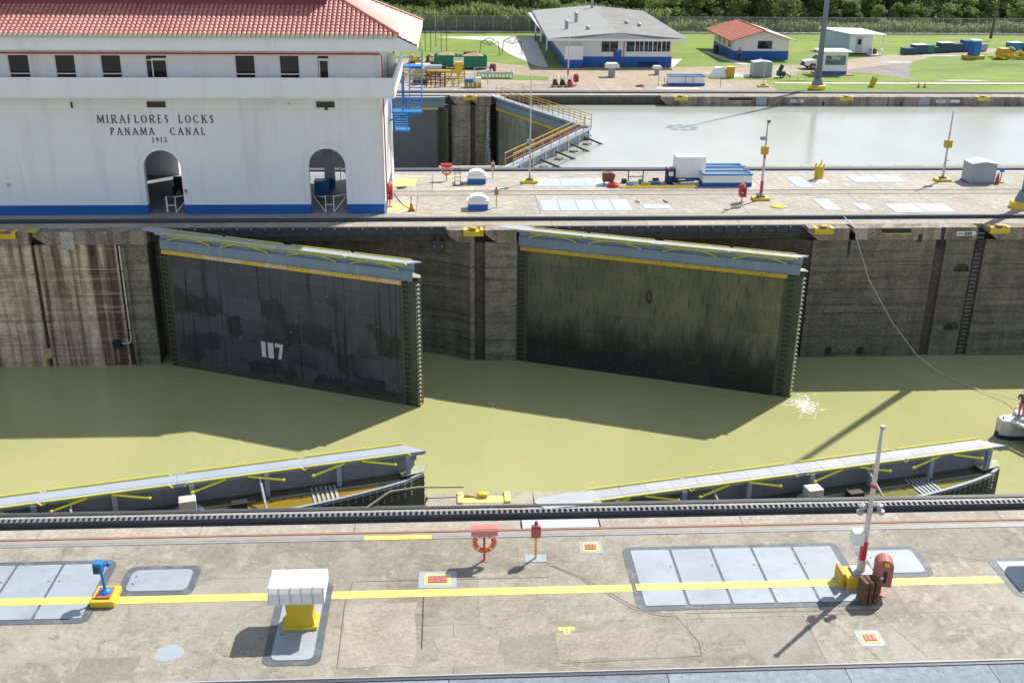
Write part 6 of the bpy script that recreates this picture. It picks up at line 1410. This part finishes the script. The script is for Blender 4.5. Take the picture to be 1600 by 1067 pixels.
# white pickup beside the booth
cr_ = thing('pickup_truck', 'white pickup truck parked behind the guard booth', 'truck', (48.4, 107.6, 0), .12)
M['car'] = paint('car_white', (.75, .76, .77), .2, .03, 1)
bd = [(-2.7, .45), (-2.7, .95), (-2.45, 1.1), (-1.35, 1.22), (-.75, 1.75), (.75, 1.78), (.95, 1.2), (2.55, 1.2), (2.6, .5), (2.1, .45), (1.95, .75), (1.35, .75), (1.2, .45), (-1.25, .45), (-1.4, .75), (-2.0, .75), (-2.15, .45)]
part(cr_, 'body', M['car'], MB().prism(bd, -.88, .88, 'y'), bevel=.07)
part(cr_, 'window', M['glass'], MB().prism([(-1.2, 1.27), (-.72, 1.68), (.66, 1.70), (.8, 1.27)], -.895, -.881, 'y')); part(cr_, 'window', M['glass'], MB().prism([(-1.2, 1.27), (-.72, 1.68), (.66, 1.70), (.8, 1.27)], .881, .895, 'y'))
part(cr_, 'windscreen', M['glass'], MB().add([(-1.33, -.75, 1.25), (-1.33, .75, 1.25), (-.80, .68, 1.73), (-.80, -.68, 1.73), (-1.30, -.75, 1.22), (-1.30, .75, 1.22), (-.78, .68, 1.70), (-.78, -.68, 1.70)], [(0, 1, 2, 3), (4, 7, 6, 5), (0, 3, 7, 4), (1, 5, 6, 2), (0, 4, 5, 1), (3, 2, 6, 7)]))
for x in (-1.7, 1.65):
    for s in (-1, 1):
        w_ = part(cr_, 'wheel', M['black'], MB().tube([(x, s*.66, .38), (x, s*.90, .38)], .38, 16)); link('rim', MB().tube([(x, s*.88, .38), (x, s*.92, .38)], .2, 10).mesh('rim', M['rail_light']), w_)
part(cr_, 'grille', M['black'], B((-2.74, -2.69, -.45, .45, .62, .88))); part(cr_, 'bumper', M['black'], B((-2.78, -2.69, -.8, .8, .42, .58))); 
for s in (-1, 1): part(cr_, 'headlight', M['rail_light'], B((-2.74, -2.60, s*.82-.12*s, s*.50, .82, .98)))
part(cr_, 'load_bed', M['dark'], B((1.0, 2.5, -.75, .75, 1.19, 1.215)))

# sheds, vents, tanks on the far yard
shed(38.35, 100.6, 2.3, 1.7, 1.75, 'pale grey shed with ridged roof on the far deck by tarpaulins')
def vent(x, y, s, label):
    r = thing('roof_vent', label, 'vent', (x, y, 0)); part(r, 'shaft', M['steel_grey'], B((-.35*s, .35*s, -.35*s, .35*s, 0, 1.0*s))); part(r, 'hood', M['hood'], MB().prism([(-.8*s, 1.0*s), (-.75*s, 1.35*s), (-.55*s, 1.5*s), (.55*s, 1.5*s), (.75*s, 1.35*s), (.8*s, 1.0*s)], -.55*s, .55*s, 'y'), bevel=.04); return r
vent(19.7, 100.2, 1.08, 'larger pale hooded vent in front of the big house'); vent(25.6, 101.9, .72, 'smaller pale hooded vent right of the larger one')
tank(27.5, 93.6, 4.2, 1.5, 1.05, 'open white and blue tank among thin posts on the far deck', .32)
single('white_slab', 'white slab in front of the far open tank', 'slab', M['white'], B((23.6, 28.6, 90.7, 91.3, 0, .03)))
for i, (x, y) in enumerate(((24.2, 93.0), (24.6, 91.6), (27.2, 92.3), (27.9, 91.5), (29.6, 93.1), (31.2, 91.7))):
    single('thin_post', 'thin dark post near the far open tank', 'post', M['dark'], MB().tube([(0, 0, 0), (0, 0, 1.25)], .03, 5), (x, y, 0), group='thin posts round the far tank')
r = thing('tarpaulin_heap', 'white tarpaulin draped over a crate on the far yard', 'tarpaulin', (32.8, 99.7, 0)); part(r, 'cloth', M['white'], MB().add([(-1.1, -.7, 0), (1.0, -.6, 0), (1.1, .7, 0), (-1.0, .7, 0), (-.5, -.3, 1.15), (.6, -.4, 1.3), (.7, .4, 1.2), (-.4, .3, 1.25), (-.9, -.1, .6), (1.0, .1, .7)], [(0, 1, 5, 4), (1, 2, 9), (1, 9, 5), (9, 2, 6), (9, 6, 5), (2, 3, 7, 6), (3, 0, 8), (3, 8, 7), (8, 0, 4), (8, 4, 7), (4, 5, 6, 7)]))
r = thing('orange_cabinet', 'orange brown cabinet right of the tarpaulin heap', 'cabinet', (34.2, 99.3, 0)); part(r, 'body', M['ochre'], B((-.5, .45, -.35, .35, 0, 1.3)), bevel=.02); part(r, 'top', M['line'], B((-.52, .47, -.37, .37, 1.3, 1.36)))
r = thing('tarpaulin', 'white tarpaulins spread on the ground left of the grey shed', 'tarpaulin', (36, 100.6, 0))
for i in range(6): x = -1.3+random.uniform(-.3, 1.6); y = random.uniform(-.7, 1.5); part(r, 'cloth', M['white'], MB().add([(x-.6, y-.3, .02), (x+.6, y-.25, .02), (x+.5, y+.3, .25), (x-.5, y+.25, .2)], [(0, 1, 2, 3)]))
r = thing('green_machine', 'dark green pump machine right of the grey shed', 'machine', (40.6, 99.6, 0)); part(r, 'engine', M['bin_blue'], B((-.5, .5, -.4, .4, .2, .8)), bevel=.08); part(r, 'pump', M['dark'], MB().tube([(-.2, 0, .8), (.1, 0, 1.5)], .25, 8)); part(r, 'wheel', M['black'], MB().torus((0, -.45, .25), .2, .08, 'y', 12, 6)); part(r, 'pipe', M['dark'], MB().tube([(.5, 0, .5), (1.2, -.2, .1)], .08, 6))
r = thing('frame_rack', 'thin steel rack standing in front of the green machine', 'rack', (42.0, 97.2, 0))
for x in (-1, 0, 1): part(r, 'leg', M['rail_light'], MB().tube([(x, 0, 0), (x, 0, 1.0)], .03, 5))
part(r, 'bar', M['rail_light'], MB().tube([(-1, 0, 1.0), (1, 0, 1.0)], .03, 5)); part(r, 'bar', M['rail_light'], MB().tube([(-1, 0, .4), (1, 0, .4)], .03, 5))
mast(36.4, 92.3, 2.9, 'short thin mast on a round yellow foot, far deck', [], r0=.045, r1=.03); 
mast(14.2, 99.0, 5.0, 'white mast with red foot in front of the big house', [sleeve(.3, 1.1, .10, 'red')], base=None, r0=.09, r1=.06)
mast(4.2, 91.9, 1.6, 'short post right of the blue pump on the far deck', [boxm(-.12, .12, -.1, .1, 1.2, 1.6, 'grey_box')], base=None, r0=.05, r1=.05)
single('red_hose', 'small heap of red hose on the far deck', 'hose', M['faded_red'], MB().torus((0, 0, .06), .5, .06, 'z', 16, 5).torus((.2, .1, .12), .35, .06, 'z', 14, 5), (21.9, 92.4, 0))
# three small machines on the far deck
for i, (x, mt, lb) in enumerate(((12.0, 'dark', 'leftmost of three small engine machines on the far deck'), (12.85, 'black', 'middle tall one of three small engine machines'), (13.7, 'red', 'red rightmost one of three small engine machines'))):
    r = thing('floor_machine', lb, 'machine', (x, 92.0, 0)); part(r, 'engine', M[mt], B((-.3, .3, -.3, .3, .15, .6)), bevel=.08); part(r, 'motor', M['black'], MB().lathe([(.2, .6), (.22, .8), (.1, .9)], 0, 0, 10)); part(r, 'handle', M['dark'], MB().tube([(-.2, .3, .4), (-.2, .6, 1.2), (.2, .6, 1.2), (.2, .3, .4)], .03, 5))
    for s in (-1, 1): part(r, 'wheel', M['black'], MB().torus((s*.3, -.1, .17), .12, .05, 'y', 10, 5))
# green skips with sand, maroon box
def skip(x0, x1, y, label, rz=0, fill=True):
    r = thing('skip', label, 'skip', ((x0+x1)/2, y, 0), rz); L = (x1-x0)/2; W = 1.1; H = 1.55; t = .06
    for nm, q in (('front_panel', (-L, L, -W, -W+t, .15, H)), ('back_panel', (-L, L, W-t, W, .15, H)), ('end_panel', (-L, -L+t, -W+t+.001, W-t-.001, .15, H)), ('end_panel', (L-t, L, -W+t+.001, W-t-.001, .15, H)), ('floor', (-L+t, L-t, -W+t, W-t, .15, .3))): part(r, nm, M['green'], B(q))
    n = int(2*L/.8)
    for i in range(n+1): x = -L+.03+i*(2*L-.06)/n; part(r, 'rib', M['green'], B((x-.04, x+.04, -W-.06, -W-.001, .15, H)))
    part(r, 'top_rail', M['green'], B((-L-.03, L+.03, -W-.07, -W-.0, H+.001, H+.08)))
    if fill: part(r, 'load', M['sand'], MB().add([(-L+t, -W+t, H-.3), (L-t, -W+t, H-.35), (L-t, W-t, H-.3), (-L+t, W-t, H-.3), (-L*.3, 0, H+.3), (L*.3, .1, H+.4)], [(0, 1, 5, 4), (1, 2, 5), (2, 3, 4, 5), (3, 0, 4)]))
    return r
skip(-2.1, .9, 107.9, 'left green skip with yellow scrap on the far yard'); s_ = skip(.95, 4.6, 107.2, 'right green skip heaped with tan sand on the far yard')
part(s_, 'notice', M['white'], B((-1.82-.6, -1.1, -1.19, -1.161, .5, 1.5)))
r = thing('maroon_box', 'maroon steel box on the lawn behind the green skips', 'box', (2.6, 113.2, 0)); part(r, 'body', M['maroon'], B((-.9, .9, -.6, .6, 0, 1.3)), bevel=.03); part(r, 'label_plate', M['white'], B((-.25, .25, -.62, -.601, .7, .9)))
r = thing('drum', 'maroon drum lying at the right end of the green skips', 'drum', (5.3, 104.6, .45)); part(r, 'barrel', M['maroon'], MB().tube([(-.3, 0, 0), (.3, -.2, 0)], .45, 14)); part(r, 'pole', M['rail_light'], MB().tube([(-.3, 0, 0), (-2.4, .2, -.1)], .07, 6))
# yellow steelwork
def scaffold(x0, x1, y0, y1, h, label, mat, nx, nz):
    r = thing('steel_frame', label, 'steel frame', ((x0+x1)/2, (y0+y1)/2, 0)); L = (x1-x0)/2; W = (y1-y0)/2
    for i in range(nx+1):
        x = -L+2*L*i/nx
        for s in (-1, 1): part(r, 'post', M[mat], MB().tube([(x, s*W, 0), (x, s*W, h*random.uniform(.75, 1))], .06, 5))
        if i < nx: part(r, 'brace', M['rust'], MB().tube([(x, -W, .1), (x+2*L/nx, -W, h*.8)], .045, 5))
    for j in range(nz):
        z = h*(j+1)/nz*.9
        for s in (-1, 1): part(r, 'beam', M[mat], MB().tube([(-L, s*W, z), (L, s*W, z+random.uniform(-.2, .1))], .055, 5))
    for i in range(5): x = random.uniform(-L, L); part(r, 'beam', M['wood'], MB().tube([(x, -W, h*.45), (x+random.uniform(-.5, .5), W, h*.5)], .05, 5))
    return r
scaffold(-2.8, -.7, 91.8, 94.2, 1.5, 'brown steel frame rack on the far deck right of the blue stairs', 'wood', 4, 3); scaffold(-.6, 1.6, 92.5, 95.0, 1.9, 'yellow steel frame with crossed beams, far deck', 'yellow', 3, 3)
scaffold(-6.4, -4.0, 95.5, 97.5, 1.7, 'yellow steel rack far left behind the blue stairs', 'yellow', 3, 3); scaffold(-3.2, -1.2, 103.2, 104.6, 1.3, 'low rusty steel rack before the left green skip', 'wood', 3, 2)
r = thing('yellow_housing', 'yellow machine housing with pointed top left of the steel frames', 'machine', (-3.6, 94.2, 0)); part(r, 'panel', M['yellow'], MB().prism([(-.7, .2), (.2, .2), (.2, 1.9), (-.2, 2.0), (-.7, 1.5)], -.3, -.2, 'y')); part(r, 'panel', M['ochre'], B((.3, .5, -.6, .6, .2, 1.8))); part(r, 'base', M['wood'], B((-.8, .9, -.7, .7, 0, .6)))
r = thing('yellow_crane_box', 'yellow gantry box in front of the right green skip', 'machine', (.6, 98.8, 0)); part(r, 'box', M['yellow'], B((-.1, .8, -.5, .5, .9, 1.9)), bevel=.03); part(r, 'beam', M['yellow'], B((-3.4, .7, -.25, .25, .6, .9))); part(r, 'leg', M['ochre'], B((-3.2, -3.0, -.2, .2, 0, .6), (.3, .5, -.2, .2, 0, .9)))
for i, (x, y, mt) in enumerate(((-3.4, 101.5, 'white'), (-2.0, 100.3, 'grey_box'))):
    r = thing('storage_tank', ('white rounded tank behind the yellow housing', 'pale grey tank in front of the left green skip')[i], 'tank', (x, y, 0)); part(r, 'shell', M[mt], MB().tube([(-.9, 0, .75), (.9, 0, .75)], .62, 14), smooth=False); part(r, 'cradle', M['dark'], B((-.7, -.5, -.5, .5, 0, .3), (.5, .7, -.5, .5, 0, .3)))
for i in range(7):
    x = -5.0+i*.95+random.uniform(-.3, .3); y = 110.5+random.uniform(-1, 2.5); mt = ('yellow', 'ochre', 'wood', 'white', 'yellow', 'dark', 'white')[i]
    r = thing('stored_part', ('yellow valve body', 'ochre gear casing', 'rusty trestle', 'white tank end', 'yellow motor frame', 'dark spool', 'white cylinder')[i]+' in the row stored along the lawn edge', 'machine part', (x, y, 0)); part(r, 'body', M[mt], B((-.4, .4, -.3, .3, .2, .8)), bevel=.1); part(r, 'cap', M['ochre'], MB().lathe([(.2, .8), (.25, 1.0), (.1, 1.1)], 0, 0, 8)); part(r, 'foot', M['wood'], B((-.5, .5, -.35, .35, 0, .2)))
r = thing('pump_unit', 'blue and white pump on four yellow blocks, far deck', 'pump', (2.5, 91.6, 0))
for i in range(4): part(r, 'block', M['ochre'], B((-.95+i*.5, -.53+i*.5, -.3, .3, 0, .55)))
part(r, 'pump', M['cyan'], B((-.9, .1, -.3, .3, .55, .95)), bevel=.06); part(r, 'tank', M['white'], B((.3, .95, -.3, .3, .55, 1.1)), bevel=.05); part(r, 'mast', M['white'], MB().tube([(.2, 0, .5), (.2, 0, 2.1)], .05, 6)); part(r, 'arm', M['white'], MB().tube([(.2, 0, 1.6), (-.5, 0, 1.0)], .04, 5))
r = thing('gangway', 'long grey slotted gangway lying behind the pump unit', 'gangway', (5.3, 98.6, 0)); part(r, 'beam', M['rail_light'], B((-2.2, 2.2, -.35, -.25, .55, .7), (-2.2, 2.2, .25, .35, .55, .7), (-2.2, 2.2, -.35, .35, 0, .12))); part(r, 'deck', M['steel_grey'], B((-2.2, 2.2, -.24, .24, .56, .64)))
for i in range(11): part(r, 'slat', M['rail_light'], B((-2.15+i*.42, -2.05+i*.42, -.33, -.27, .121, .549)))
for i, x in enumerate((4.9, 7.4)): cone_ = single('marker_cone', ('left', 'right')[i]+' white cone cap standing on the gangway', 'cone', M['white'], MB().lathe([(.22, .7), (.05, 1.15)], 0, 0, 10), (x, 98.4, 0))
single('white_sign', 'small white sign board on the lawn behind the skips', 'sign', M['white'], B((-2.0, -1.5, 116.4, 116.45, .5, 1.5), (-1.78, -1.72, 116.41, 116.44, 0, .5)))
# swing like arch frames on the apron
for i, (x, y) in enumerate(((5.4, 119.5), (8.6, 121))):
    single('arch_frame', ('left', 'right')[i]+' thin arched steel frame on the pale apron', 'frame', M['dark'], MB().tube([(-1.4, 0, 0), (-1.2, 0, 1.8), (0, 0, 2.4), (1.2, 0, 1.8), (1.4, 0, 0)], .05, 5).tube([(-1.2, 0, 1.8), (0, 0, 1.4), (1.2, 0, 1.8)], .04, 5).tube([(-.6, 0, 2.1), (0, 0, 1.4), (.6, 0, 2.1)], .04, 5), (x, y, 0))
for i in range(6): single('thin_post', 'thin steel post on the lawn left of the fence gate', 'post', M['dark'], MB().tube([(0, 0, 0), (0, 0, 3.0)], .05, 5), (-4.3+i*.75, 124.0, 0), group='thin posts on the left lawn')

# row of bins on the right lawn, yellow heap, portable toilet
for i, (x, y, w, hh, mt, lb) in enumerate(((65.9, 122.4, 2.0, .85, 'bin_blue', 'leftmost low dark blue bin in the row on the lawn'), (67.6, 123.2, 1.9, 1.25, 'bin_blue', 'dark bin with white lid, second in the row'), (69.3, 123.8, 1.2, 1.1, 'green', 'teal green bin, third in the row'), (70.6, 124.3, 1.3, .8, 'bin_blue', 'low dark bin in the middle of the row'), (72.2, 124.9, 2.0, 1.35, 'bin_blue', 'tall dark bin with pale lid, fifth in the row'), (74.3, 125.6, 2.1, 1.1, 'bin_blue', 'broad dark bin, sixth in the row'), (76.3, 126.2, 1.9, 1.5, 'blue', 'tallest dark blue bin, last in the row'), (78.2, 126.4, 1.7, 1.0, 'grey_box', 'pale grey slatted crate after the last blue bin'),
     (82.7, 125.0, 1.9, 1.4, 'cyan', 'teal bin with white lid behind the yellow heap'), (85.0, 125.0, 1.8, 1.2, 'faded_red', 'orange box between the teal and the black bins'), (87.0, 125.0, 1.7, 1.2, 'dark', 'black bin at the right end behind the heap'))):
    r = thing('waste_bin', lb, 'bin', (x, y, 0), .2); part(r, 'body', M[mt], B((-w/2, w/2, -.7, .7, .1, hh)), bevel=.03); part(r, 'lid', M['white'] if 'white lid' in lb or 'pale lid' in lb else M[mt], B((-w/2-.03, w/2+.03, -.73, .73, hh+.001, hh+.07))); part(r, 'foot', M['dark'], B((-w/2+.1, w/2-.1, -.6, .6, 0, .1)))
r = thing('portable_toilet', 'blue portable toilet with white roof on a yellow tray', 'toilet', (73.4, 118.0, 0), .1); part(r, 'tray', M['ochre'], B((-1.3, 1.3, -.9, .9, 0, .45)), bevel=.05); part(r, 'cabin', M['blue'], B((-.62, .62, -.6, .6, .45, 2.35)), bevel=.03); part(r, 'roof', M['white'], B((-.68, .68, -.66, .66, 2.35, 2.6)), bevel=.12); part(r, 'door', M['stair_blue'], B((-.45, .45, -.63, -.601, .5, 2.25)))
r = thing('yellow_heap', 'heap of yellow steel pipes and frames on the right lawn', 'steel heap', (78.4, 117.8, 0))
for i in range(26):
    a = random.uniform(-2.4, 2.4); b = random.uniform(-1, 1); c_ = random.uniform(.1, 1.5-abs(a)*.35); part(r, 'pipe', M[('ochre', 'yellow')[i % 2]], MB().tube([(a-.8, b, c_), (a, b+random.uniform(-.4, .4), c_+random.uniform(-.1, .3)), (a+.8, b+random.uniform(-.6, .6), max(.08, c_-random.uniform(0, .5)))], random.uniform(.07, .2), 6))
part(r, 'block', M['ochre'], B((-1.7, -.2, -.6, .6, 0, 1.5)), bevel=.2)
r = thing('notice_board', 'dark notice board on a post at the right edge of the road', 'sign', (83.6, 120.4, 0)); part(r, 'board', M['maroon'], B((-.5, .9, -.05, .05, 1.0, 2.6))); part(r, 'post', M['maroon'], B((-.3, -.2, -.04, .04, 0, 1.0), (.6, .7, -.04, .04, 0, 1.0)))
mast(86.2, 139.6, 11.0, 'dark wooden utility pole on the lawn before the fence', [], base=None, r0=.22, r1=.15, lean=.6, mat='bark')
# chain link fence
fn = thing('chain_link_fence', 'tall grey chain link fence between the lawn and the wood', 'fence', (40, 148.4, 0))
pm = MB().tube([(0, 0, 0), (0, 0, 2.6)], .05, 6).mesh('fence_post', M['rail_light'])
for i in range(60): link('fence_post', pm, fn, (-75+i*3.0, 0, 0))
part(fn, 'rail', M['rail_light'], MB().tube([(-75, 0, 2.58), (105, 0, 2.58)], .035, 5)); part(fn, 'kerb', M['pale_pad'], B((-75, 105, -.25, .25, 0, .18)))
mb = MB(); x = -75
while x < 102:
    for s in (1, -1):
        a, b = (x, x+2.5) if s > 0 else (x+2.5, x); d = .012; mb.add([(a-d, 0, .1), (a+d, 0, .1), (b+d, 0, 2.55), (b-d, 0, 2.55)], [(0, 1, 2, 3)])
    x += .17
o = part(fn, 'wire_mesh', M['rail_light'], mb, kind='stuff')
for x in (-5.4, -2.4): single('gate_post', ('left', 'right')[x > -4]+' stout post of the fence gate', 'post', M['rail_light'], MB().tube([(0, 0, 0), (0, 0, 3.1)], .1, 8), (x, 148.1, 0))

# ================================================================ VEGETATION
def leaf_cloud(lobes, n, s0, s1, seed):
    rg = random.Random(seed); V = []; F = []
    for i in range(n):
        c, r_ = lobes[rg.randrange(len(lobes))]
        d = Vector((rg.gauss(0, 1), rg.gauss(0, 1), rg.gauss(0, 1))).normalized(); q = rg.random()**.35
        p = Vector(c)+Vector((d.x*r_, d.y*r_, d.z*r_*.85))*q
        s = rg.uniform(s0, s1); a = Vector((rg.gauss(0, 1), rg.gauss(0, 1), rg.gauss(0, .6))).normalized(); b = a.cross(Vector((rg.gauss(0, 1), rg.gauss(0, 1), rg.gauss(0, 1)))).normalized()
        k = len(V); V += [p-a*s, p+b*s*.5, p+a*s, p-b*s*.5]; F.append((k, k+1, k+2, k+3))
    mb = MB(); mb.v = [tuple(v) for v in V]; mb.f = F; return mb
kinds = []
for k in range(6):
    rg = random.Random(k*7+3); H = rg.uniform(6.5, 9.5); W = rg.uniform(2.4, 3.6)
    lobes = []
    for i in range(11):
        a = rg.uniform(0, 6.28); z = rg.uniform(.22, .9)*H; rr = W*math.sin(min(1, z/H*1.05)*math.pi)**.6*rg.uniform(.3, .9)
        lobes.append(((rr*math.cos(a), rr*math.sin(a), z), rg.uniform(1.0, 1.9)))
    mc = leaf_cloud(lobes, 2600, .16, .34, k).mesh('crown', M['leaf_b'] if k in (2, 5) else M['leaf_a'], fix=False)
    tr = MB().tube([(0, 0, -.2), (.1, .05, H*.3), (-.1, .1, H*.6), (0, 0, H*.85)], .22, 7, r2=.05)
    for (c, r_) in lobes[:6]: tr.tube([(0, .05, c[2]*.55), (c[0]*.6, c[1]*.6, c[2]*.85), c], .07, 5, r2=.02)
    kinds.append((mc, tr.mesh('trunk', M['bark'])))
rg = random.Random(11)
rows = [(155.5, 3.6, .55, .75), (160.5, 4.2, .8, 1.1), (167, 5.0, 1.05, 1.4), (175, 6.5, 1.3, 1.8)]
for ri, (yy, stp, s0, s1) in enumerate(rows):
    x = -42
    while x < 125:
        left = x < 34
        sc = rg.uniform(s0*.8, s1*1.2)*(.72 if left and ri == 0 else 1); kk = rg.choice((2, 5, 2, 1)) if left and ri < 2 else rg.choice((0, 1, 3, 4, 3, 0, 5))
        if ri == 0 and left and rg.random() < .45: x += stp; continue
        t = link('tree', None, None, (x+rg.uniform(-1, 1), yy+rg.uniform(-1.5, 1.5), 0), rg.uniform(0, 6.28)); t.scale = (sc*1.15, sc*1.15, sc)
        bright = kk in (2, 5)
        t['label'] = ('bright green' if bright else 'dark green')+' leafy tree in the dense wood behind the fence'; t['category'] = 'tree'; t['group'] = ('bright' if bright else 'dark')+' trees of the wood behind the fence'
        link('crown', kinds[kk][0], t); link('trunk', kinds[kk][1], t)
        x += stp*rg.uniform(.7, 1.3)
# cane and scrub along the fence
mb = MB()
for i in range(38000):
    x = rg.uniform(-42, 36) if rg.random() < .8 else rg.uniform(36, 118); y = 149.2+abs(rg.gauss(0, 4.5 if x < 36 else 2.6)); hgt = rg.uniform(1.2, 3.6)*(1.45 if x < 36 else .7)*(.8+.12*math.sin(x*.35)+.12*math.sin(x*1.3+y)); a = rg.uniform(0, 6.28); w = rg.uniform(.05, .10); dx, dy = math.cos(a), math.sin(a); l = rg.uniform(.2, .9)
    k = len(mb.v); mb.v += [(x-dy*w, y+dx*w, hgt*.3), (x+dy*w, y-dx*w, hgt*.3), (x+dx*l*.5+dy*w, y+dy*l*.5-dx*w, hgt*.85), (x+dx*l*.5-dy*w, y+dy*l*.5+dx*w, hgt*.85), (x+dx*l*1.3, y+dy*l*1.3, hgt*.72)]; mb.f += [(k, k+1, k+2, k+3), (k+3, k+2, k+4)]
o = link('tall_grass', mb.mesh('tall_grass', M['cane'], fix=False)); o['kind'] = 'stuff'; o['label'] = 'light green cane and scrub growing behind the fence'
mb = MB(); n = 40
V = []; F = []
for j in range(8):
    for i in range(n+1):
        x = -120+340*i/n; y = 178+j*22; V.append((x, y, 2+j*3.4+2.0*math.sin(i*.9+j)*min(1, j)))
for j in range(7):
    for i in range(n): F.append((j*(n+1)+i, j*(n+1)+i+1, (j+1)*(n+1)+i+1, (j+1)*(n+1)+i))
mb.v = V; mb.f = F; struct('hill', 'dark wooded hillside behind the trees', M['leaf_a'], mb)
